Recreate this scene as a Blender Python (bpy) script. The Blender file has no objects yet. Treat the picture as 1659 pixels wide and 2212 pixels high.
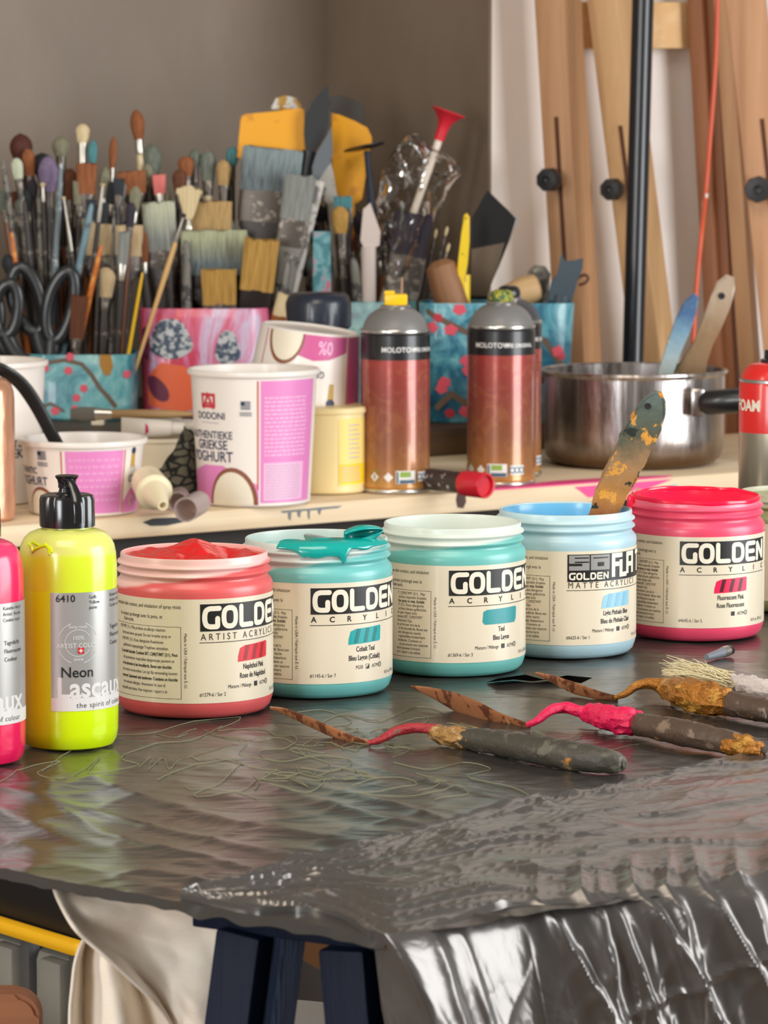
import bpy, bmesh, math, random
from mathutils import Vector, Matrix, noise
PI = math.pi
rnd = random.Random(7)
SC = bpy.context.scene
COL = SC.collection

# ---------------------------------------------------------------- camera, world, lights, exposure
F = 7700.0                      # focal length in pixels of the 1659 x 2212 frame
TABLE = 0.75                    # height of the front table
CAM = Vector((0, 0, TABLE + 0.328))
PITCH = math.atan((1106 - 250) / F)
cd = bpy.data.cameras.new('camera')
cam = bpy.data.objects.new('camera', cd)
COL.objects.link(cam)
cam.location = CAM
cam.rotation_euler = (PI / 2 - PITCH, 0, 0)
cd.sensor_fit = 'HORIZONTAL'
cd.sensor_width = 36
cd.lens = 36 * F / 1659
cd.clip_start = 0.05
cd.clip_end = 60
cd.dof.use_dof = True
cd.dof.focus_distance = 2.03
cd.dof.aperture_fstop = cd.lens / 1000 / 0.0042
SC.camera = cam
SC.view_settings.view_transform = 'Standard'
SC.view_settings.look = 'None'
SC.view_settings.gamma = 1
SC.view_settings.exposure = 0.0
SC.view_settings.use_curve_mapping = False

W = bpy.data.worlds.new('world')
SC.world = W
W.use_nodes = True
bg = W.node_tree.nodes['Background']
bg.inputs[0].default_value = (1.0, 0.93, 0.86, 1)
bg.inputs[1].default_value = 0.26


def area(name, loc, target, sx, sy, power, col):
    l = bpy.data.lights.new(name, 'AREA')
    l.shape = 'RECTANGLE'
    l.size, l.size_y = sx, sy
    l.energy = power
    l.color = col
    o = bpy.data.objects.new(name, l)
    COL.objects.link(o)
    o.location = loc
    o.rotation_euler = (Vector(target) - Vector(loc)).to_track_quat('-Z', 'Y').to_euler()
    return o


area('window_right', (2.4, 1.6, 1.2), (0.0, 2.1, 1.0), 1.6, 1.9, 90, (0.95, 0.98, 1.0))
area('window_left', (-1.9, 0.9, 1.65), (0.0, 2.3, 0.9), 0.22, 1.3, 18, (1.0, 0.93, 0.82))
area('window_behind', (-1.6, -0.9, 1.25), (0.0, 1.8, 0.75), 0.8, 1.2, 46, (0.93, 0.97, 1.0))
area('ceiling_lamp', (-0.2, 0.9, 2.65), (0.0, 2.6, 0.8), 1.2, 1.2, 27, (1.0, 0.88, 0.72))


# ---------------------------------------------------------------- pixel -> place helpers
def ray(px, py):
    x = (px - 829.5) / F
    y = (1106 - py) / F
    return Vector((x, math.cos(PITCH) + y * math.sin(PITCH), -math.sin(PITCH) + y * math.cos(PITCH)))


def at(px, py, Y):
    d = ray(px, py)
    return CAM + d * (Y / d.y)


def on(px, py, z):
    d = ray(px, py)
    return CAM + d * ((z - CAM.z) / d.z)


def pm(Y):
    return Y / F


# ---------------------------------------------------------------- materials
def lin(c):
    return tuple(((v / 255) / 12.92 if v / 255 <= 0.04045 else ((v / 255 + 0.055) / 1.055) ** 2.4) for v in c) + (1,)


MATS = {}


class NT:
    def __init__(s, m):
        s.m = m
        s.t = m.node_tree
        s.b = s.t.nodes['Principled BSDF']

    def n(s, ty, **kw):
        x = s.t.nodes.new(ty)
        for k, v in kw.items():
            setattr(x, k, v)
        return x

    def l(s, a, b):
        s.t.links.new(a, b)

    def coord(s, scale=(1, 1, 1), which='Object'):
        tc = s.n('ShaderNodeTexCoord')
        mp = s.n('ShaderNodeMapping')
        mp.inputs['Scale'].default_value = scale
        s.l(tc.outputs[which], mp.inputs['Vector'])
        return mp.outputs[0]

    def noise(s, vec, scale=1, detail=4, rough=0.55, dist=0):
        x = s.n('ShaderNodeTexNoise')
        x.inputs['Scale'].default_value = scale
        x.inputs['Detail'].default_value = detail
        x.inputs['Roughness'].default_value = rough
        x.inputs['Distortion'].default_value = dist
        s.l(vec, x.inputs['Vector'])
        return x.outputs['Fac']

    def ramp(s, fac, stops, interp='LINEAR'):
        r = s.n('ShaderNodeValToRGB')
        r.color_ramp.interpolation = interp
        e = r.color_ramp.elements
        while len(e) < len(stops):
            e.new(0.5)
        for i, (p, c) in enumerate(stops):
            e[i].position = p
            e[i].color = lin(c) if len(c) == 3 else c
        s.l(fac, r.inputs[0])
        return r.outputs[0]

    def mix(s, fac, a, b):
        x = s.n('ShaderNodeMix', data_type='RGBA')
        if isinstance(fac, (int, float)):
            x.inputs[0].default_value = fac
        else:
            s.l(fac, x.inputs[0])
        for v, i in ((a, 6), (b, 7)):
            if isinstance(v, tuple):
                x.inputs[i].default_value = lin(v)
            else:
                s.l(v, x.inputs[i])
        return x.outputs[2]

    def math(s, op, a, b=None):
        x = s.n('ShaderNodeMath', operation=op)
        for i, v in ((0, a), (1, b)):
            if v is None:
                continue
            if isinstance(v, (int, float)):
                x.inputs[i].default_value = v
            else:
                s.l(v, x.inputs[i])
        return x.outputs[0]

    def bump(s, h, strength=0.3, dist=0.001):
        x = s.n('ShaderNodeBump')
        x.inputs['Strength'].default_value = strength
        x.inputs['Distance'].default_value = dist
        s.l(h, x.inputs['Height'])
        s.l(x.outputs[0], s.b.inputs['Normal'])


def mat(name, col, rough=0.5, metal=0.0, coat=0.0, spec=0.5, bump=None, blot=None, sss=0):
    """plain principled material; bump=(scale vector, strength, distance); blot=[(colour, scale, threshold)...] patches of other paint"""
    if name in MATS:
        return MATS[name]
    m = bpy.data.materials.new(name)
    m.use_nodes = True
    t = NT(m)
    b = t.b
    b.inputs['Base Color'].default_value = lin(col)
    b.inputs['Roughness'].default_value = rough
    b.inputs['Metallic'].default_value = metal
    b.inputs['Coat Weight'].default_value = coat
    b.inputs['Coat Roughness'].default_value = 0.12
    b.inputs['Specular IOR Level'].default_value = spec
    if sss:
        b.inputs['Subsurface Weight'].default_value = sss
        b.inputs['Subsurface Radius'].default_value = (0.006, 0.005, 0.004)
    if blot:
        c = None
        for i, (bc, sc, th) in enumerate(blot):
            v = t.coord((1, 1, 1))
            mp = t.n('ShaderNodeVectorMath', operation='ADD')
            t.l(v, mp.inputs[0])
            mp.inputs[1].default_value = (i * 1.7 + 0.3, i * 0.9, i * 2.3)
            nf = t.noise(mp.outputs[0], sc, 5, 0.6)
            msk = t.ramp(nf, [(th - 0.03, (0, 0, 0, 1)), (th + 0.03, (1, 1, 1, 1))])
            c = t.mix(msk, col if c is None else c, bc)
        t.l(c, b.inputs['Base Color'])
    if bump:
        v = t.coord(bump[0])
        t.bump(t.noise(v, 1, 5, 0.6), bump[1], bump[2])
    MATS[name] = m
    return m


def bristle_mat(name, c1, c2, tip=None, zt=0.02, soft=0.015, root=None):
    """bristles: fine streaks along the length, optional other colour towards the tip (z above zt, local)"""
    if name in MATS:
        return MATS[name]
    m = bpy.data.materials.new(name)
    m.use_nodes = True
    t = NT(m)
    nf = t.noise(t.coord((900, 900, 9)), 1, 3, 0.6)
    c = t.ramp(nf, [(0.32, c1), (0.66, c2)])
    if tip:
        tc = t.n('ShaderNodeTexCoord')
        sp = t.n('ShaderNodeSeparateXYZ')
        t.l(tc.outputs['Object'], sp.inputs[0])
        z = t.math('ADD', sp.outputs[2], t.math('MULTIPLY', t.math('SUBTRACT', nf, 0.5), soft))
        k = t.n('ShaderNodeMapRange')
        k.inputs[1].default_value = zt - soft
        k.inputs[2].default_value = zt + soft
        t.l(z, k.inputs[0])
        c = t.mix(k.outputs[0], c, t.ramp(nf, [(0.3, tuple(int(v * 0.75) for v in tip)), (0.7, tip)]))
    t.l(c, t.b.inputs['Base Color'])
    t.b.inputs['Roughness'].default_value = 0.75
    t.bump(nf, 0.6, 0.0015)
    MATS[name] = m
    return m


def wood_mat(name, c1, c2, axis=2, scale=1.0, rough=0.55, dark=None):
    if name in MATS:
        return MATS[name]
    m = bpy.data.materials.new(name)
    m.use_nodes = True
    t = NT(m)
    s = [70 * scale] * 3
    s[axis] = 2.2 * scale
    nf = t.noise(t.coord(tuple(s)), 1, 5, 0.6, 0.6)
    c = t.ramp(nf, [(0.3, c1), (0.68, c2)])
    if dark:
        s2 = [14 * scale] * 3
        s2[axis] = 1.0 * scale
        n2 = t.noise(t.coord(tuple(s2)), 1, 3, 0.5, 1.0)
        c = t.mix(t.ramp(n2, [(0.56, (0, 0, 0, 1)), (0.7, (0.7, 0.7, 0.7, 1))]), c, dark)
    t.l(c, t.b.inputs['Base Color'])
    t.b.inputs['Roughness'].default_value = rough
    t.bump(nf, 0.15, 0.001)
    MATS[name] = m
    return m


# ---------------------------------------------------------------- mesh helpers
def obj(name, bm, m, parent=None, smooth=True, label=None, kind=None, weld=False, recalc=True):
    if weld:
        bmesh.ops.remove_doubles(bm, verts=bm.verts, dist=1e-6)
    if recalc:
        bmesh.ops.recalc_face_normals(bm, faces=bm.faces)
    me = bpy.data.meshes.new(name)
    bm.to_mesh(me)
    bm.free()
    ms = m if isinstance(m, (list, tuple)) else [m]
    for x in ms:
        me.materials.append(x)
    if smooth:
        me.polygons.foreach_set('use_smooth', [True] * len(me.polygons))
        try:
            me.set_sharp_from_angle(angle=math.radians(38))
        except Exception:
            pass
    o = bpy.data.objects.new(name, me)
    COL.objects.link(o)
    if parent is not None:
        o.parent = parent
    if label:
        o['label'] = label
    if kind:
        o['kind'] = kind
    return o


def tag(o, label, cat, group=None, kind=None):
    o['label'] = label
    o['category'] = cat
    if group:
        o['group'] = group
    if kind:
        o['kind'] = kind
    return o


def thing(name, label, cat, loc=(0, 0, 0), rz=0.0, group=None, mtx=None):
    o = bpy.data.objects.new(name, None)
    COL.objects.link(o)
    o.empty_display_size = 0.02
    if mtx is not None:
        o.matrix_world = mtx
    else:
        o.location = loc
        o.rotation_euler = (0, 0, rz)
    return tag(o, label, cat, group)


def frame(foot, tip, roll=0.0, face=None):
    """matrix with +Z along foot->tip and -Y towards the camera"""
    foot, tip = Vector(foot), Vector(tip)
    a = (tip - foot).normalized()
    tc = (Vector(face) if face else (CAM - (foot + tip) / 2)).normalized()
    y = -(tc - a * tc.dot(a)).normalized()
    x = y.cross(a)
    M = Matrix((x, y, a)).transposed().to_4x4()
    M.translation = foot
    return M @ Matrix.Rotation(roll, 4, 'Z')


def B():
    return bmesh.new()


def loops_to_faces(bm, loops, cap0=True, cap1=True, closed=True, mi=0):
    for a, b in zip(loops, loops[1:]):
        n = len(a)
        for i in range(n if closed else n - 1):
            j = (i + 1) % n
            try:
                f = bm.faces.new((a[i], a[j], b[j], b[i]))
                f.material_index = mi
            except ValueError:
                pass
    if cap0 and closed:
        bm.faces.new(loops[0][::-1]).material_index = mi
    if cap1 and closed:
        bm.faces.new(loops[-1]).material_index = mi


def lathe(bm, prof, n=48, cap0=True, cap1=True, sq=None, mi=0, wob=0):
    """prof: (radius, z); sq: superellipse exponent for rounded-square sections"""
    loops = []
    for r, z in prof:
        l = []
        for i in range(n):
            th = 2 * PI * i / n
            c, s = math.cos(th), math.sin(th)
            k = 1.0
            if sq:
                k = (abs(c) ** sq + abs(s) ** sq) ** (-1 / sq)
            if wob:
                k *= 1 + wob * noise.noise(Vector((c * 2, s * 2, z * 60)))
            l.append(bm.verts.new((r * c * k, r * s * k, z)))
        loops.append(l)
    loops_to_faces(bm, loops, cap0, cap1, mi=mi)
    return bm


def tube(bm, pts, rad, n=12, flat=1.0, cap=True, up=None, rough=0.0, mi=0):
    """swept tube; rad a number, or per point a number or (rx, ry); flat scales the second axis"""
    pts = [Vector(p) for p in pts]
    loops = []
    prev = Vector(up) if up else None
    for i, p in enumerate(pts):
        d = (pts[min(i + 1, len(pts) - 1)] - pts[max(i - 1, 0)]).normalized()
        if prev is None:
            prev = Vector((0, 0, 1)) if abs(d.z) < 0.9 else Vector((1, 0, 0))
        x = (prev - d * prev.dot(d)).normalized()
        y = d.cross(x)
        if not up:
            prev = x
        r = rad[i] if isinstance(rad, list) else rad
        rx, ry = r if isinstance(r, (list, tuple)) else (r, r * flat)
        l = []
        for k in range(n):
            a = 2 * PI * k / n
            j = 1 + (rough * noise.noise((p + x * math.cos(a) * rx * 3 + y * math.sin(a) * 3 * ry) * 160) if rough else 0)
            l.append(bm.verts.new(p + x * math.cos(a) * rx * j + y * math.sin(a) * ry * j))
        loops.append(l)
    loops_to_faces(bm, loops, cap, cap, mi=mi)
    return bm


def smooth_path(pts, k=8):
    """Catmull-Rom through points (any dimension via Vector)"""
    P = [Vector(p) for p in pts]
    P = [2 * P[0] - P[1]] + P + [2 * P[-1] - P[-2]]
    out = []
    for i in range(1, len(P) - 2):
        for j in range(k):
            t = j / k
            a, b, c, d = P[i - 1], P[i], P[i + 1], P[i + 2]
            out.append(0.5 * ((2 * b) + (c - a) * t + (2 * a - 5 * b + 4 * c - d) * t * t + (3 * b - a - 3 * c + d) * t ** 3))
    out.append(P[-2])
    return out


def lerp_list(vals, n):
    out = []
    for i in range(n):
        t = i / (n - 1) * (len(vals) - 1)
        k = min(int(t), len(vals) - 2)
        f = t - k
        a, b = vals[k], vals[k + 1]
        if isinstance(a, (tuple, list)):
            out.append(tuple(p + (q - p) * f for p, q in zip(a, b)))
        else:
            out.append(a + (b - a) * f)
    return out


def box(bm, sx, sy, sz, c=(0, 0, 0), bevel=0.0, seg=2, M=None, mi=0):
    r = bmesh.ops.create_cube(bm, size=1.0)
    vs = r['verts']
    for v in vs:
        v.co = Vector((v.co.x * sx + c[0], v.co.y * sy + c[1], v.co.z * sz + c[2]))
    fs = list({f for v in vs for f in v.link_faces})
    for f in fs:
        f.material_index = mi
    if bevel:
        es = list({e for v in vs for e in v.link_edges})
        rr = bmesh.ops.bevel(bm, geom=es, offset=bevel, segments=seg, affect='EDGES', profile=0.5)
        vs = list({v for f in rr['faces'] for v in f.verts} | {v for v in vs if v.is_valid})
    if M is not None:
        for v in vs:
            v.co = M @ v.co
    return bm


def prism(bm, pts, depth, bevel=0.0, mi=0):
    """outline in local XZ, thickness along Y centred on 0"""
    a = [bm.verts.new((x, -depth / 2, z)) for x, z in pts]
    b = [bm.verts.new((x, depth / 2, z)) for x, z in pts]
    loops_to_faces(bm, [a, b], mi=mi)
    if bevel:
        es = [e for e in bm.edges if all(v in a for v in e.verts) or all(v in b for v in e.verts)]
        bmesh.ops.bevel(bm, geom=es, offset=bevel, segments=2, affect='EDGES')
    return bm


# ---------------------------------------------------------------- flat artwork (labels) wrapped on surfaces
class Flat:
    def __init__(s):
        s.v = []
        s.f = []

    def poly(s, pts):
        k = len(s.v)
        s.v += [tuple(p) for p in pts]
        s.f.append(tuple(range(k, k + len(pts))))
        return s

    def rect(s, u0, v0, u1, v1):
        return s.poly([(u0, v0), (u1, v0), (u1, v1), (u0, v1)])

    def frame(s, u0, v0, u1, v1, w):
        return s.rect(u0, v0, u1, v0 + w).rect(u0, v1 - w, u1, v1).rect(u0, v0, u0 + w, v1).rect(u1 - w, v0, u1, v1)

    def disc(s, u, v, r, n=20, sy=1.0, wob=0.0):
        return s.poly([(u + r * math.cos(a) * (1 + wob * rnd.uniform(-1, 1)), v + sy * r * math.sin(a) * (1 + wob * rnd.uniform(-1, 1)))
                       for a in [2 * PI * i / n for i in range(n)]])

    def stroke(s, pts, w, rnd_ends=True, soft=0.0):
        """a mitred ribbon (never overlapping itself) with round or square ends; soft rounds the corners"""
        P = [Vector((p[0], p[1])) for p in pts]
        closed = (P[0] - P[-1]).length < 1e-9 and len(P) > 3
        if closed:
            P = P[:-1]
        if soft:
            Q = []
            n = len(P)
            for i in range(n):
                if not closed and i in (0, n - 1):
                    Q.append(P[i])
                    continue
                a, b, c = P[i - 1], P[i], P[(i + 1) % n]
                r = min(soft, (a - b).length * 0.45, (c - b).length * 0.45)
                p, q = b + (a - b).normalized() * r, b + (c - b).normalized() * r
                for t in (0, 0.33, 0.67, 1):
                    Q.append(p * (1 - t) ** 2 + b * 2 * t * (1 - t) + q * t * t)
            P = Q
        n = len(P)
        Lf, Rt = [], []
        for i in range(n):
            d0 = (P[i] - P[i - 1]).normalized() if (i or closed) else (P[1] - P[0]).normalized()
            d1 = (P[(i + 1) % n] - P[i]).normalized() if (i < n - 1 or closed) else d0
            m = Vector((-d0.y - d1.y, d0.x + d1.x))
            m = m.normalized() if m.length > 1e-6 else Vector((-d0.y, d0.x))
            k = 1 / max(0.4, m.dot(Vector((-d0.y, d0.x))))
            Lf.append(P[i] + m * w / 2 * k)
            Rt.append(P[i] - m * w / 2 * k)
        for i in range(n if closed else n - 1):
            j = (i + 1) % n
            s.poly([Rt[i], Rt[j], Lf[j], Lf[i]])
        if rnd_ends and not closed:
            for c, d in ((P[0], P[0] - P[1]), (P[-1], P[-1] - P[-2])):
                a0 = math.atan2(d.y, d.x)
                s.poly([c + Vector((math.cos(a0 + t), math.sin(a0 + t))) * w / 2 for t in [-PI / 2 + PI * q / 8 for q in range(9)]])
        return s

    def arc(s, u, v, r, a0, a1, w, n=16):
        return s.stroke([(u + r * math.cos(math.radians(a0 + (a1 - a0) * i / n)), v + r * math.sin(math.radians(a0 + (a1 - a0) * i / n))) for i in range(n + 1)], w, False)

    def text(s, body, u, v, size, align='LEFT', bold=0.0, sx=1.0, rot=0.0, space=1.0):
        """size = capital height; baseline at v"""
        cu = bpy.data.curves.new('t', 'FONT')
        cu.body = body
        cu.size = size / 0.70
        cu.align_x = align
        cu.offset = bold * size
        cu.space_character = space
        cu.resolution_u = 3
        o = bpy.data.objects.new('t', cu)
        me = o.to_mesh()
        k = len(s.v)
        c, sn = math.cos(rot), math.sin(rot)
        for p in me.vertices:
            x, y = p.co.x * sx, p.co.y
            s.v.append((u + x * c - y * sn, v + x * sn + y * c))
        for p in me.polygons:
            s.f.append(tuple(k + i for i in p.vertices))
        o.to_mesh_clear()
        bpy.data.objects.remove(o)
        bpy.data.curves.remove(cu)
        return s

    def wrap(s, bm, fn, du=None, mi=0):
        """map every point with fn(u, v) -> Vector, cut into strips of du first"""
        b2 = bmesh.new()
        vs = [b2.verts.new((p[0], p[1], 0)) for p in s.v]
        for f in s.f:
            try:
                b2.faces.new([vs[i] for i in f])
            except ValueError:
                pass
        if du and s.v:
            u0, u1 = min(p[0] for p in s.v), max(p[0] for p in s.v)
            x = math.ceil(u0 / du) * du
            while x < u1:
                bmesh.ops.bisect_plane(b2, geom=b2.verts[:] + b2.edges[:] + b2.faces[:], plane_co=(x, 0, 0), plane_no=(1, 0, 0), dist=1e-7)
                x += du
        mp = {}
        for v in b2.verts:
            mp[v] = bm.verts.new(fn(v.co.x, v.co.y))
        for f in b2.faces:
            try:
                g = bm.faces.new([mp[v] for v in f.verts])
                g.material_index = mi
            except ValueError:
                pass
        b2.free()
        return bm


def cyl(R, th0=0.0):
    """u = arc length from the front (towards +x), v = height"""
    return lambda u, v: Vector((R * math.sin(u / R + th0), -R * math.cos(u / R + th0), v))


def cone(r0, r1, h, th0=0.0, eps=0.0):
    """tapered wall: u = angle in radians"""
    def fn(u, v):
        r = r0 + (r1 - r0) * v / h + eps
        return Vector((r * math.sin(u + th0), -r * math.cos(u + th0), v))
    return fn


def art(name, flat, fn, m, parent, du=0.003, label=None):
    bm = B()
    flat.wrap(bm, fn, du)
    return obj(name, bm, m, parent, smooth=False, label=label, recalc=False)


def grid_bm(bm, nu, nv, fn, mi=0, closed_u=False):
    V = [[bm.verts.new(fn(i / nu, j / nv)) for i in range(nu if closed_u else nu + 1)] for j in range(nv + 1)]
    for j in range(nv):
        for i in range(nu):
            k = (i + 1) % nu if closed_u else i + 1
            f = bm.faces.new((V[j][i], V[j][k], V[j + 1][k], V[j + 1][i]))
            f.material_index = mi
    return V

# ================================================================ the room
SHELF = TABLE - 0.02
S0 = on(0, 1137, SHELF)
S1 = on(1590, 1020, SHELF)
U = (S1 - S0)
U.z = 0
U.normalize()
V = Vector((-U.y, U.x, 0))
YAW = math.atan2(U.y, U.x)


def st(s, t, z):
    p = S0 + U * s + V * t
    return Vector((p.x, p.y, z))


def solve_s(px, t, z=1.0):
    lo, hi = -1.5, 3.0
    for _ in range(50):
        m = (lo + hi) / 2
        p = st(m, t, z)
        d = p - CAM
        dep = d.y * math.cos(PITCH) - d.z * math.sin(PITCH)
        if 829.5 + F * d.x / dep < px:
            lo = m
        else:
            hi = m
    return lo


def solve_t(px, s, z=1.0):
    lo, hi = 0.0, 2.0
    for _ in range(50):
        m = (lo + hi) / 2
        d = st(s, m, z) - CAM
        dep = d.y * math.cos(PITCH) - d.z * math.sin(PITCH)
        if 829.5 + F * d.x / dep > px:
            lo = m
        else:
            hi = m
    return lo


TW = 0.52                                   # white wall plane
SW = solve_s(1055, TW)                      # pillar corner
TN = solve_t(705, SW, 1.2)                  # back of the niche
HC = 2.7


def plaster(name, c1, c2, rough=0.75, sc=3.0):
    m = bpy.data.materials.new(name)
    m.use_nodes = True
    t = NT(m)
    nf = t.noise(t.coord((sc, sc, sc * 0.5)), 1, 5, 0.6)
    t.l(t.ramp(nf, [(0.35, c1), (0.65, c2)]), t.b.inputs['Base Color'])
    t.b.inputs['Roughness'].default_value = rough
    n2 = t.noise(t.coord((60, 60, 60)), 1, 3)
    t.bump(n2, 0.08, 0.002)
    return m


M_taupe = plaster('taupe_plaster', (116, 101, 87), (138, 122, 105), 0.5)
M_white = plaster('white_plaster', (236, 226, 218), (246, 238, 232), 0.8)
M_floor = wood_mat('floor_boards', (96, 72, 52), (128, 98, 72), axis=0, scale=0.4)


def wall(name, p, q, z0, z1, thick, m):
    """wall face from p to q (plan), thickness away from the camera side"""
    p, q = Vector(p), Vector(q)
    d = (q - p)
    L = d.length
    d.normalize()
    n = Vector((-d.y, d.x, 0))
    bm = B()
    c = (p + q) / 2 + n * thick / 2
    M = Matrix((d, n, Vector((0, 0, 1)))).transposed().to_4x4()
    M.translation = (c.x, c.y, (z0 + z1) / 2)
    box(bm, L, thick, z1 - z0, M=M)
    return obj(name, bm, m, smooth=False, kind='structure')


bm = B()
box(bm, 7, 7, 0.1, (0.5, 2.0, -0.05))
obj('floor', bm, M_floor, smooth=False, kind='structure')
wall('wall_left', st(-1.6, TN, 0), st(SW, TN, 0), 0, HC, 0.1, M_taupe)
# the pillar that ends the niche: taupe on the niche side, white towards the easels
bm = B()
pts = [st(SW, TN + 0.1, 0), st(SW, TW - 0.0, 0), st(SW + 0.004, TW - 0.0, 0), st(SW + 0.004, TN + 0.1, 0)]
lo = [bm.verts.new((p.x, p.y, 0)) for p in pts]
hi = [bm.verts.new((p.x, p.y, HC)) for p in pts]
loops_to_faces(bm, [lo, hi])
obj('wall_niche', bm, M_taupe, smooth=False, kind='structure')
wall('wall_right', st(SW + 0.004, TW, 0), st(SW + 2.6, TW, 0), 0, HC, 0.25, M_white)

# ================================================================ the rear shelf of pine boards
M_pine = wood_mat('pine', (216, 190, 152), (236, 216, 184), axis=0, scale=0.7, dark=(176, 136, 96))
M_pine.node_tree.nodes['Principled BSDF'].inputs['Roughness'].default_value = 0.6
M_pink_stain = mat('pink_paint_stain', (240, 70, 140), 0.5)
M_blue_stain = mat('blue_paint_stain', (150, 190, 205), 0.6)
M_black_stain = mat('black_paint_stain', (38, 40, 46), 0.6)
M_grey_stain = mat('grey_paint_stain', (120, 126, 128), 0.7)
M_knot = mat('pine_knot', (70, 36, 22), 0.6)
M_cream_stain = mat('cream_paint_stain', (226, 208, 160), 0.6)
shelf = thing('shelf_board', 'long pine shelf board with paint stains carrying tubs and spray cans', 'shelf', st(0, 0, SHELF), YAW)
# local frame: x along the shelf, y depth, z up; front edge on y = 0
bm = B()
bx0, bx1 = -0.5, SW - 0.004
box(bm, bx1 - bx0, TN - 0.004, 0.019, ((bx0 + bx1) / 2, (TN - 0.004) / 2, -0.0095), 0.0015)
obj('board', bm, M_pine, shelf)
bm = B()
box(bm, 1.6, 0.33, 0.019, (bx1 + 0.0005 + 0.8, 0.165, -0.0095), 0.0015)
obj('board', bm, M_pine, shelf)


def stain(name, pix, m, face='top', lab=None):
    """a paint stain traced on the shelf top or its front edge"""
    fl = []
    for px, py in pix:
        if face == 'top':
            p = on(px, py, SHELF)
            d = p - S0
            fl.append((d.dot(U), max(d.dot(V), 0.0), 0.0007))
        else:
            # intersect with the front plane
            r = ray(px, py)
            n = V
            k = (S0 - CAM).dot(n) / r.dot(n)
            p = CAM + r * k
            fl.append(((p - S0).dot(U), -0.0007, min(p.z, SHELF - 0.0003) - SHELF))
    bm = B()
    vs = [bm.verts.new(p) for p in fl]
    bm.faces.new(vs)
    ex = bmesh.ops.extrude_face_region(bm, geom=bm.faces[:])
    for g in ex['geom']:
        if isinstance(g, bmesh.types.BMVert):
            g.co += Vector((0, 0.0012, 0)) if face != 'top' else Vector((0, 0, -0.0012))
    return obj(name, bm, m, shelf, smooth=False, label=lab)


stain('stain', [(308, 1128), (330, 1120), (372, 1118), (410, 1119), (402, 1126), (360, 1135), (325, 1136)], M_black_stain, 'front', 'black paint stain')
stain('stain', [(1020, 1062), (1100, 1050), (1200, 1040), (1330, 1032), (1452, 1028), (1440, 1031), (1330, 1040), (1200, 1050), (1090, 1058)], M_pink_stain, 'top', 'bright pink paint stain')
stain('stain', [(1240, 1052), (1300, 1047), (1452, 1035), (1400, 1055), (1352, 1064), (1300, 1072), (1270, 1074), (1255, 1062)], M_pink_stain, 'front', 'bright pink paint stain')
stain('stain', [(1362, 1066), (1375, 1050), (1390, 1064), (1392, 1072)], M_cream_stain, 'front')
stain('stain', [(1400, 1058), (1462, 1045), (1452, 1064), (1420, 1066)], M_blue_stain, 'front', 'pale blue paint stain')
for _q in ([(606, 1104), (660, 1099), (690, 1096), (738, 1092), (730, 1097), (690, 1101), (652, 1104), (612, 1108)], [(622, 1108), (629, 1107), (627, 1124), (623, 1120)], [(642, 1105), (650, 1104), (647, 1118), (643, 1114)], [(664, 1103), (669, 1103), (668, 1122), (665, 1118)], [(686, 1101), (694, 1100), (690, 1112), (687, 1108)]):
    stain('stain', _q, M_grey_stain, 'front', 'grey blue paint smear')
stain('stain', [(988, 1064), (1004, 1063), (1006, 1084), (1000, 1098), (988, 1096), (985, 1080)], M_knot, 'front', 'dark brown knot')

M_darkwood = wood_mat('dark_plank', (58, 42, 24), (92, 68, 40), axis=0, scale=0.8)
RZ = SHELF + 0.028
bm = B()
box(bm, 1.28, 0.215 + TN - TW, 0.0275, (0, 0, 0.01425), 0.002)
rs = obj('riser_board', bm, M_darkwood)
c = st(SW - 0.648, 0.30 + (0.215 + TN - TW) / 2, SHELF)
rs.location = (c.x, c.y, SHELF)
rs.rotation_euler = (0, 0, YAW)
tag(rs, 'dark low riser plank on the shelf under the painted brush pots', 'board')

# dark low cabinet made up for the shade under the shelf it carries
bdrop = thing('backdrop', 'dark brown cabinet under the pine shelf standing in for deep shade', 'backdrop', st(0, 0, 0), YAW)
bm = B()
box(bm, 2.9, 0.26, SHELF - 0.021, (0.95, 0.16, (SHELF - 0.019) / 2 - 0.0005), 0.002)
obj('backdrop_body', bm, mat('dark_backdrop_skin', (38, 30, 26), 0.7), bdrop)
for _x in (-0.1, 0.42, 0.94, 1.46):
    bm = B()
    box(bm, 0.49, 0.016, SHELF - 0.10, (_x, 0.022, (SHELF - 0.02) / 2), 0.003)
    obj('backdrop_panel', bm, mat('dark_backdrop_front', (46, 36, 30), 0.65), bdrop)

# ================================================================ the front table
TA = on(838, 2032, TABLE)                       # near corner
e = (on(0, 1885, TABLE) - TA)
TB = TA + e * 2.75
TR = TA + (on(1500, 1925, TABLE) - TA) * 6.2
TQ = Vector((0.5, 2.98, TABLE))


def tquad(u, v):
    """bilinear table surface: u along the front-left edge B->A, v towards the back"""
    return (TB * (1 - u) + TA * u) * (1 - v) + (TQ * (1 - u) + TR * u) * v


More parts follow.
